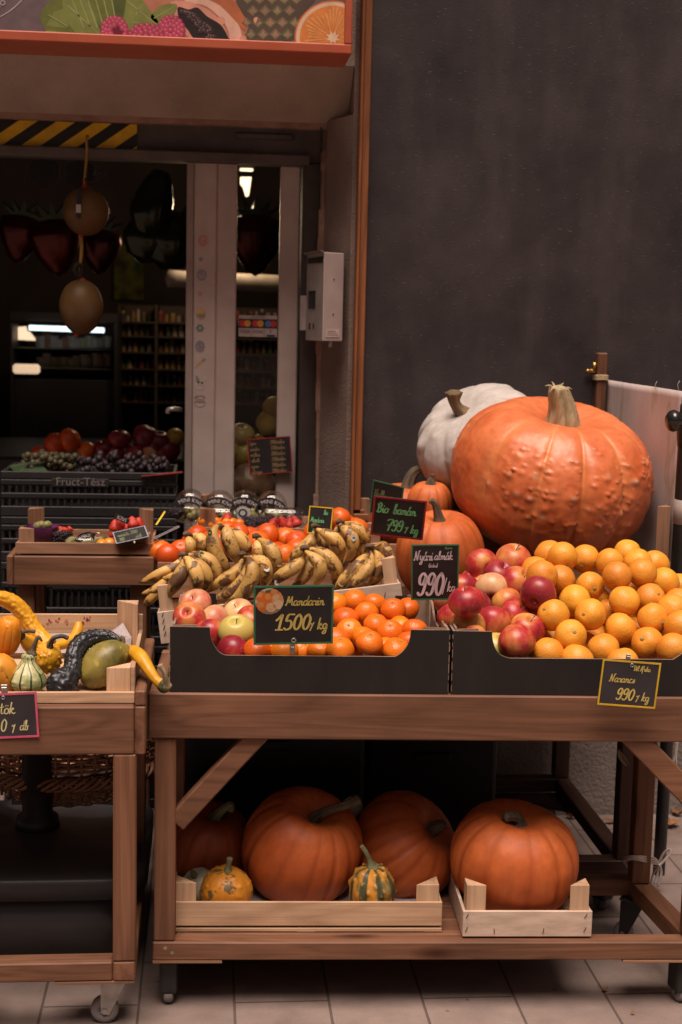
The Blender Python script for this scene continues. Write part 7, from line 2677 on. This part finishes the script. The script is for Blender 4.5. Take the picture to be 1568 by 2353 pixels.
for (x_, y_, r_, mi) in ((-.62, .42, .42, 1), (.4, .62, .36, 1), (-.52, -.38, .44, 1), (-.02, .25, .40, 1), (.55, .2, .42, 2), (.60, -.25, .36, 3), (.12, -.48, .36, 3)):
    dsk(x_, y_, r_, 1.5 + r_ + (.8 if mi == 3 else 0), mi)
    dsk(x_ - r_ * .2, y_ + r_ * .25, r_ * .55, 2.6 + (.8 if mi == 3 else 0), 2 if mi == 1 else 3)
for k in range(5):
    dsk(.12 + .16 * math.cos(k * 1.25), -.48 + .16 * math.sin(k * 1.25), .05, 4, 2)
obj('fruit_picture', bm, MS, t, local=True)

c = card('yellow bordered price card reading Narancs 990 /kg, hanging from the right box', (1386, 1514, 2.895), (1520, 1524, 2.885), (1390, 1620, 2.905), 'yellow', .0036,
         [('Dél Afrika', .545, .795, .115, 'yellow', .72, .06), ('Narancs', .15, .525, .175, 'yellow', .86, .06), ('990', .30, .145, .25, 'yellow', 1.0, .07), ('/', .645, .16, .16, 'yellow', .9, .07), ('kg', .745, .15, .185, 'yellow', .86, .06)], SLATEG)
t, ex, ey, n, wd, ht = c
eyelet(t, ex, ey, n, wd * .51, ht * .905, .0045)
clip(t, ex, ey, n, wd * .43, ht * .94, .010, .020)

card('red bordered price card reading Bio banán 799 /kg above the bananas', (860, 1139, 3.52), (982, 1152, 3.50), (854, 1229, 3.55), 'red', .0045,
     [('Bio', .07, .60, .24, 'green', .86, .07), ('banán', .385, .60, .24, 'green', .84, .07), ('799', .28, .16, .28, 'green', .92, .07), ('/', .64, .18, .18, 'green', .85, .08), ('kg', .75, .15, .21, 'green', .86, .075)])
c = card('green bordered price card with white writing for summer apples at 990 /kg', (946, 1252, 3.13), (1056, 1251, 3.12), (932, 1379, 3.16), 'green', .0032,
     [('Nyári', .05, .72, .175, 'white', .74, .055), ('almák', .48, .73, .155, 'white', .74, .055), ('(édes)', .36, .595, .075, 'white', .9, .06), ('990', .12, .09, .40, 'white', .74, .06), ('|', .655, .13, .25, 'white', .7, .03), ('kg', .76, .155, .185, 'white', .72, .05), ('Ny piros', .70, .925, .038, 'green', .9, .07)])
t, ex, ey, n, wd, ht = c
card('slanted yellow bordered card reading Bio Mandarin among the clementines', (712, 1162, 3.78), (767, 1167, 3.74), (679, 1222, 3.79), 'yellow', .0028,
     [('Bio', .62, .72, .18, 'green', .7, .05), ('Mandarin', .10, .42, .20, 'green', .66, .05), ('250', .22, .08, .22, 'green', .7, .05)])
card('dark green edged card behind the red bordered banana card', (858, 1102, 3.70), (929, 1120, 3.66), (856, 1180, 3.72), 'green', .003, [('Hallowe', .08, .50, .26, 'dull', .62, .05)])
c = card('pink bordered price card for gourds at the left edge, clipped on the crate', (-62, 1596, 2.895), (84, 1590, 2.89), (-68, 1700, 2.90), 'pink', .0042,
     [('tök', .405, .545, .25, 'cream', .95, .055), ('0', .395, .16, .27, 'cream', 1.0, .055), ('/', .575, .17, .20, 'cream', .8, .06), ('db', .70, .17, .21, 'cream', .82, .055)], SLATEG)
t, ex, ey, n, wd, ht = c
eyelet(t, ex, ey, n, wd * .47, ht * .90, .0042)
clip(t, ex, ey, n, wd * .495, ht * .93, .013, .024)
card('light blue edged price card lying over the small crate of punnets', (259, 1224, 3.875), (333, 1208, 3.89), (285, 1246, 3.83), 'blue', .0022,
     [('200', .50, .52, .30, 'dull', .8, .06), ('dob', .62, .12, .28, 'dull', .7, .06), ('mandula', .10, .50, .28, 'dull', .55, .06), ('200', .12, .12, .28, 'dull', .6, .06)])
card('grey edged price card turned away beside the small crate', (352, 1236, 3.86), (410, 1208, 3.93), (350, 1242, 3.85), 'grey', .002, [])
t = thing('price_card', 'yellow edged price card seen nearly edge on at the berry crate', 'price card', at(358, 1205, Y=3.95))
bm = bmesh.new()
prism(bm, [at(357, 1206, Y=3.93), at(361, 1206, Y=3.93), at(381, 1176, Y=3.97), at(378, 1174, Y=3.97)], (.0, .003, .0))
obj('board', bm, BORD['yellow'], t)
c = card('red bordered price list of berries hanging on the door glass', (568, 1009, 4.478), (667, 1002, 4.470), (571, 1092, 4.480), 'red', .003,
     [(a, .05, .82 - i * .158, .105, 'dim', .92, .06) for i, a in enumerate(('Eper', 'szeder', 'málna', 'ribizli', 'egres', 'áfonya'))] +
     [(a, .53, .82 - i * .158, .105, 'dim', .76, .06) for i, a in enumerate(('2900/doboz', '3500/doboz', '2800/doboz', '2500/doboz', '1900/doboz', '1900/doboz'))])
t, ex, ey, n, wd, ht = c
obj('holder_wire', one(sweep, [Vector((wd * .53, -.003, 0)), Vector((wd * .53, -.003, -.06)), Vector((wd * .55, -.003, -.13))], [.0012], 8, 6), DARKIRON, t, True, True)

# ------------------------------------------------------------------ fabric panel, its post and the black pole at the right
POSTW = wood3('dark_stained_post', (.075, .030, .016), (.150, .068, .038), rough=.5, knots=False)
p0, p1 = at(1352, 1100, Y=4.10), at(1378, 808, Y=4.10)
pt = thing('display_post', 'dark brown square wooden post with a brass latch behind the giant pumpkin', 'post', (1.175, 4.215, 0))
zpt = at(1378, 812, Y=4.09).z
px0, px1 = at(1374.5, 830, Y=4.195).x, at(1397, 830, Y=4.195).x
zpt = at(1385, 811, Y=4.195).z
obj('shaft', one(box, (px0, 4.195, .63), (px1, 4.237, zpt), .003), POSTW[2], pt)
BRASS = M_basic('brass', (.38, .22, .06), (.5, .32, .10), 20, .35, metal=.9)
bm = bmesh.new()
q = at(1351, 853, Y=4.21)
ball(bm, (q.x, 4.21, q.z), .0075, sub=3)
box(bm, (q.x + .004, 4.204, q.z - .004), (px0 - .0005, 4.216, q.z + .006), .001)
prism(bm, [(px0 - .0005, 4.203, q.z + .002), (px0 - .0005, 4.203, q.z + .026), (px0 - .012, 4.203, q.z + .027), (px0 - .010, 4.203, q.z)], (0, .014, 0))
obj('latch', bm, BRASS, pt, True)
bm = bmesh.new()
zt_ = at(1378, 868, Y=4.19).z
for k in range(4):
    zk = zt_ - .006 + k * .004
    sweep(bm, [(px0 - .002, 4.1925, zk), ((px0 + px1) / 2, 4.1915, zk + .001), (px1 + .002, 4.1925, zk), (px1 + .0025, 4.215, zk), (px1 + .002, 4.2395, zk), (px0 - .002, 4.2395, zk), (px0 - .002, 4.1925, zk)], [.0022], 34, 6)
obj('raffia_tie', bm, M_basic('raffia', (.38, .29, .15), (.52, .42, .25), 60, .8), pt, True)


def M_fabric():
    m, t, b = newmat('printed_white_fabric', .85, .2)
    v = coords(t, (1, 1, 1), False)
    n1 = nz(t, coords(t, (1, 3.5, 1.6), False), 2.6, 3)
    c = ramp(t, n1, [(.38, (.52, .44, .43)), (.52, (.56, .48, .455)), (.60, (.44, .36, .29)), (.66, (.56, .48, .46)), (.76, (.52, .34, .34))])
    setc(t, b, c)
    bump(t, b, nz(t, v, 500, 2), .2, .001)
    return m


fb = thing('fabric_panel', 'pale printed fabric panel stretched beside the dark post at the right', 'fabric', (1.19, 3.8, .8))
bm = bmesh.new()
nx, nzz = 26, 30
f0, f1 = at(1393, 873, Y=4.19), at(1568, 899, Y=3.57)
fx0_, fx1_, fz0_, fz1_ = px1 + .001, f1.x, f0.z, f1.z
G = []
for i in range(nx + 1):
    s = i / nx
    rowv = []
    for j in range(nzz + 1):
        u = j / nzz
        Yq = 4.19 - .62 * s
        Xq = fx0_ + (fx1_ - fx0_) * s + .004 * math.sin(s * 9 + u * 2) * (1 - u * .7) + .004 * noise.noise((s * 4, u * 4, 0))
        zt2 = fz0_ + (fz1_ - fz0_) * s
        rowv.append(bm.verts.new((Xq, Yq, .80 + (zt2 - .80) * u)))
    G.append(rowv)
for i in range(nx):
    for j in range(nzz):
        bm.faces.new((G[i][j], G[i + 1][j], G[i + 1][j + 1], G[i][j + 1]))
r_ = bmesh.ops.extrude_face_region(bm, geom=list(bm.faces))
bmesh.ops.translate(bm, verts=[v for v in r_['geom'] if isinstance(v, bmesh.types.BMVert)], vec=(.0015, 0, 0))
obj('cloth', bm, M_fabric(), fb, True)
bm = bmesh.new()
for (x_, y_) in ((1508, 893), (1560, 892)):
    q = at(x_, y_, Y=3.66)
    sweep(bm, [q + Vector((0, 0, -.004)), q + Vector((-.003, 0, .008)), q + Vector((.002, 0, .020))], [.0008], 6, 4)
obj('loose_thread', bm, C_(.45, .38, .36), fb)

pole = thing('umbrella_pole', 'black round pole with a crank knob leaning at the right edge', 'pole', at(1514, 2004, Y=3.62))
pa, pb = at(1514, 2006, Y=3.62), at(1577, 985, Y=3.40)
dirp = (pb - pa).normalized()
bm = bmesh.new()
sweep(bm, [pa, pa.lerp(pb, .5), pb, pb + dirp * .045], [.0165, .0175, .018, .017], 12, 22)
obj('shaft', bm, DARKIRON, pole, True)
kq = at(1546, 967, Y=3.36)
bm = bmesh.new()
lathe(bm, [(0, -.016), (.014, -.015), (.024, -.008), (.0275, .002), (.024, .011), (.013, .016), (.010, .024), (.011, .034), (0, .034)], 26, Matrix.Translation(kq) @ Matrix.Rotation(R(90), 4, 'Y'))
obj('crank_knob', bm, M_basic('glossy_black_plastic', (.012, .010, .010), (.02, .018, .018), 8, .22, spec=.6), pole, True)
bm = bmesh.new()
q0, q1 = at(1563, 945, Y=3.41), at(1560, 1010, Y=3.41)
sweep(bm, [pb + dirp * .040, pb - dirp * .0, pb - dirp * .045], [.021, .023, .019], 8, 22)
obj('collar', bm, DARKIRON, pole, True)
bm = bmesh.new()
f_ = lambda y_: (pa.z - at(1540, y_, Y=3.45).z) / (pa.z - pb.z)
s0, s1 = f_(1200), f_(1143)
sweep(bm, [pa.lerp(pb, s0), pa.lerp(pb, s1)], [.0186], 3, 22)
obj('paper_label', bm, C_(.40, .34, .31), pole, True)

# ------------------------------------------------------------------ under the left table: umbrella base, pole, wicker basket
ub = thing('parasol_stand', 'large black plastic umbrella base under the left table', 'umbrella base', (-.42, 3.42, 0))
xr = at(342, 2000, Y=3.30).x


def rrect(bm, w_, d_, zs, ins, rad, n=9):
    rings = []
    for z_, k in zip(zs, ins):
        ring = []
        for (sx_, sy_, a0) in ((1, 1, 0), (-1, 1, 90), (-1, -1, 180), (1, -1, 270)):
            r_ = max(.004, rad - k * .3)
            for i in range(n):
                a = R(a0 + 90 * i / (n - 1))
                ring.append(bm.verts.new((sx_ * (w_ / 2 - k - r_) + r_ * math.cos(a), sy_ * (d_ / 2 - k - r_) + r_ * math.sin(a), z_)))
        rings.append(ring)
    for a, b_ in zip(rings, rings[1:]):
        m_ = len(a)
        for i in range(m_):
            bm.faces.new((a[i], a[(i + 1) % m_], b_[(i + 1) % m_], b_[i]))
    bm.faces.new(rings[0][::-1])
    bm.faces.new(rings[-1])


yfr = 3.16
zl0, zl1 = at(150, 2062, Y=yfr).z, at(150, 2014, Y=yfr).z
wB = 2 * (xr + .42)
bm = bmesh.new()
rrect(bm, wB, .56, (zl0 - .001, zl0, zl1 - .006, zl1, zl1 + .012, zl1 + .035), (.012, 0, .0, .008, .06, .20), .10)
obj('lid', bm, BLKPLAS, ub, True, True)
bm = bmesh.new()
rrect(bm, wB - .05, .51, (.05, zl0 - .0015), (.012, 0), .09)
obj('body', bm, BLKPLAS, ub, True, True)
for a, b_ in ((-.2, -.18), (.2, -.18), (-.2, .18), (.2, .18)):
    obj('foot', one(box, (a - .03, b_ - .03, .002), (a + .03, b_ + .03, .052), .006), BLKRUB, ub, local=True)
q = at(82, 1850, Y=3.36)
bm = bmesh.new()
zz0 = zl1 + .030
xq = q.x + .42
lathe(bm, [(0, zz0), (.055, zz0), (.050, zz0 + .03), (.037, zz0 + .04), (.037, .615), (0, .615)], 28, TR((xq, -.02, 0)))
obj('pole', bm, DARKIRON, ub, True, True)

WICK = M_basic('wicker_cane', (.16, .07, .035), (.32, .16, .085), 30, .5, val=.2)
bk = thing('wicker_basket', 'round brown wicker basket with braided rim behind the left table', 'basket', (-.34, 3.62, .50))
rB = .245
zc_ = at(120, 1797, Y=3.40).z
bm = bmesh.new()
nst = 46
for lev in range(13):
    z_ = zc_ + .012 + lev * .0105
    n = nst * 4
    ph = (lev % 2) * math.pi
    rr0 = rB - .02 + lev * .001
    sweep(bm, [((rr0 + .006 * math.cos(nst / 2 * a + ph)) * math.cos(a), (rr0 + .006 * math.cos(nst / 2 * a + ph)) * math.sin(a), z_ - .5 + .0015 * math.sin(5 * a + lev)) for a in [2 * math.pi * i / n for i in range(n + 1)]], [.0042], n, 6, False)
obj('wall', bm, WICK, bk, True, True)
bm = bmesh.new()
for s in range(nst):
    a = 2 * math.pi * s / nst
    sweep(bm, [((rB - .02) * math.cos(a), (rB - .02) * math.sin(a), zc_ - .5 - .05), ((rB - .008) * math.cos(a), (rB - .008) * math.sin(a), zc_ - .5 + .16)], [.004], 3, 6)
obj('stake', bm, WICK, bk, True, True)
bm = bmesh.new()
for st_ in range(5):
    n = 160
    sweep(bm, [((rB + .014 * math.cos(14 * a + st_ * 1.257)) * math.cos(a), (rB + .014 * math.cos(14 * a + st_ * 1.257)) * math.sin(a), zc_ - .5 + .013 * math.sin(14 * a + st_ * 1.257) - .002) for a in [2 * math.pi * i / n for i in range(n + 1)]], [.0052], n, 6, False)
obj('braided_rim', bm, WICK, bk, True, True)
bm = bmesh.new()
for lev in range(6):
    n = nst * 4
    z_ = zc_ - .5 - .022 - lev * .011
    rr0 = rB - .026 - lev * .010
    sweep(bm, [((rr0 + .006 * math.cos(nst / 2 * a + lev % 2 * math.pi)) * math.cos(a), (rr0 + .006 * math.cos(nst / 2 * a + lev % 2 * math.pi)) * math.sin(a), z_) for a in [2 * math.pi * i / n for i in range(n + 1)]], [.0045], n, 6, False)
obj('lower_wall', bm, WICK, bk, True, True)
obj('stand', one(box, (-.15, -.02, -.498), (.15, .15, zc_ - .5 - .085), .004), DK, bk, local=True)

# ------------------------------------------------------------------ small things: raffia bow, leaves, crumbs of mortar
RAF = M_basic('pale_raffia', (.46, .38, .34), (.58, .50, .46), 60, .75)
lp = FT.matrix_basis @ Vector((LT - .037, DT - .055, .0))
rf = thing('raffia_bow', 'pale raffia ribbon tied in a bow round the table leg and pole', 'ribbon', at(1503, 1985, Y=3.34))
b0 = Vector(rf.location)
def P3(x_, y_, Y=3.34):
    return at(976.4 + .3773 * x_, 1665.7 + .3773 * y_, Y=Y) - b0
bm = bmesh.new()
for k in range(4):
    o_ = k * 6
    sweep(bm, [P3(1240 + o_, 900 - o_, 3.38), P3(1212, 820 + o_, 3.35), P3(1262, 800 + o_, 3.285), P3(1390, 810 + o_ * 2, 3.295), P3(1425, 850, 3.335)], [.0045], 14, 6, squash=.35)
for pts in ([(1425, 850), (1450, 790), (1488, 757), (1492, 785), (1440, 845), (1425, 855)], [(1425, 850), (1395, 900), (1380, 960), (1385, 975)], [(1430, 850), (1440, 905), (1420, 985)], [(1425, 855), (1412, 930), (1400, 968)], [(1390, 870), (1430, 850), (1395, 830), (1388, 810)]):
    sweep(bm, [P3(a, b_, 3.335 - .004 * i) for i, (a, b_) in enumerate(pts)], [.004, .004, .003], 14, 6, squash=.4)
obj('strands', bm, RAF, rf, True, True)
rf2 = thing('raffia_strands', 'loose white raffia strands hanging under the table apron at the right', 'ribbon', at(1550, 1705, Y=3.3))
b0 = Vector(rf2.location)
bm = bmesh.new()
for pts in ([(1530, 95), (1528, 180), (1510, 250)], [(1535, 95), (1530, 200), (1538, 270)], [(1540, 95), (1525, 190), (1500, 240)]):
    sweep(bm, [P3(a, b_, 3.3) for a, b_ in pts], [.004, .003, .001], 10, 6, squash=.4)
obj('strands', bm, RAF, rf2, True, True)
rf3 = thing('raffia_strands', 'small dull raffia tuft on the right table brace', 'ribbon', at(1435, 1740, Y=2.93))
b0 = Vector(rf3.location)
bm = bmesh.new()
for pts in ([(1185, 160), (1200, 210), (1230, 250)], [(1190, 160), (1220, 200), (1245, 245)], [(1182, 150), (1190, 195), (1215, 230)]):
    sweep(bm, [P3(a, b_, 3.0) for a, b_ in pts], [.004, .005, .002], 8, 6, squash=.4)
obj('strands', bm, M_basic('dull_raffia', (.10, .07, .045), (.16, .12, .08), 40, .8), rf3, True, True)

LEAFB = M_basic('dry_brown_leaf', (.16, .062, .022), (.30, .14, .05), 40, .8, .5, 90, val=.5)


def leaf(name_label, x_, y_, L_, W2, rot, curl, cat='leaf', grp=None):
    p = at(976.4 + .3773 * x_, 1665.7 + .3773 * y_, Z=.006)
    bm = bmesh.new()
    n = 14
    G = []
    for i in range(n + 1):
        s = i / n
        w_ = W2 * math.sin(math.pi * min(1, s * 1.02)) ** .7 * (1 + .35 * math.sin(i * 2.3)) + .0006
        c_ = Vector((L_ * (s - .5), 0, curl * (2 * s - 1) ** 2 + .002 * math.sin(i)))
        G.append([bm.verts.new(c_ + Vector((0, k * w_ / 2, abs(k) * .25 * w_ + .002 * math.sin(3 * s + k)))) for k in (-1, 0, 1)])
    for a, b_ in zip(G, G[1:]):
        for k in (0, 1):
            bm.faces.new((a[k], a[k + 1], b_[k + 1], b_[k]))
    r_ = bmesh.ops.extrude_face_region(bm, geom=list(bm.faces))
    bmesh.ops.translate(bm, verts=[v for v in r_['geom'] if isinstance(v, bmesh.types.BMVert)], vec=(0, 0, .0006))
    bmesh.ops.transform(bm, matrix=Matrix.Rotation(rot, 4, 'Z'), verts=bm.verts)
    o = obj('dry_leaf', bm, LEAFB, None, True)
    o.location = p
    tag(o, name_label, cat, grp)


leaf('dry brown leaf right of the table leg by the wall', 1490, 612, .075, .05, .2, .014)
leaf('long dry leaf left of the rear table leg', 1175, 590, .10, .022, .05, .006)
leaf('small dry leaf beside the rear caster', 892, 562, .03, .035, 1.1, .018)
leaf('dry leaf showing behind the squat pumpkin', 225, 580, .035, .02, .2, .012)
leaf('dry leaf at the foot of the wall at the right edge', 1540, 545, .04, .03, 2.4, .014)
leaf('tiny reddish leaf scrap on the paving in front', 1098, 1612, .018, .010, .5, .002)
leaf('small leaf scrap on the paving by the wall', 1200, 702, .02, .012, .3, .004)
leaf('pale leaf scrap on the paving near the front edge', 1268, 1753, .010, .006, .3, .001)
# rough plinth strip of the wall under the chalkboard
obj('plinth', one(box, (pA.x + .02, YW - .010, 0.0), (3.2, YW - .0005, .62)), PLINTH, bld)
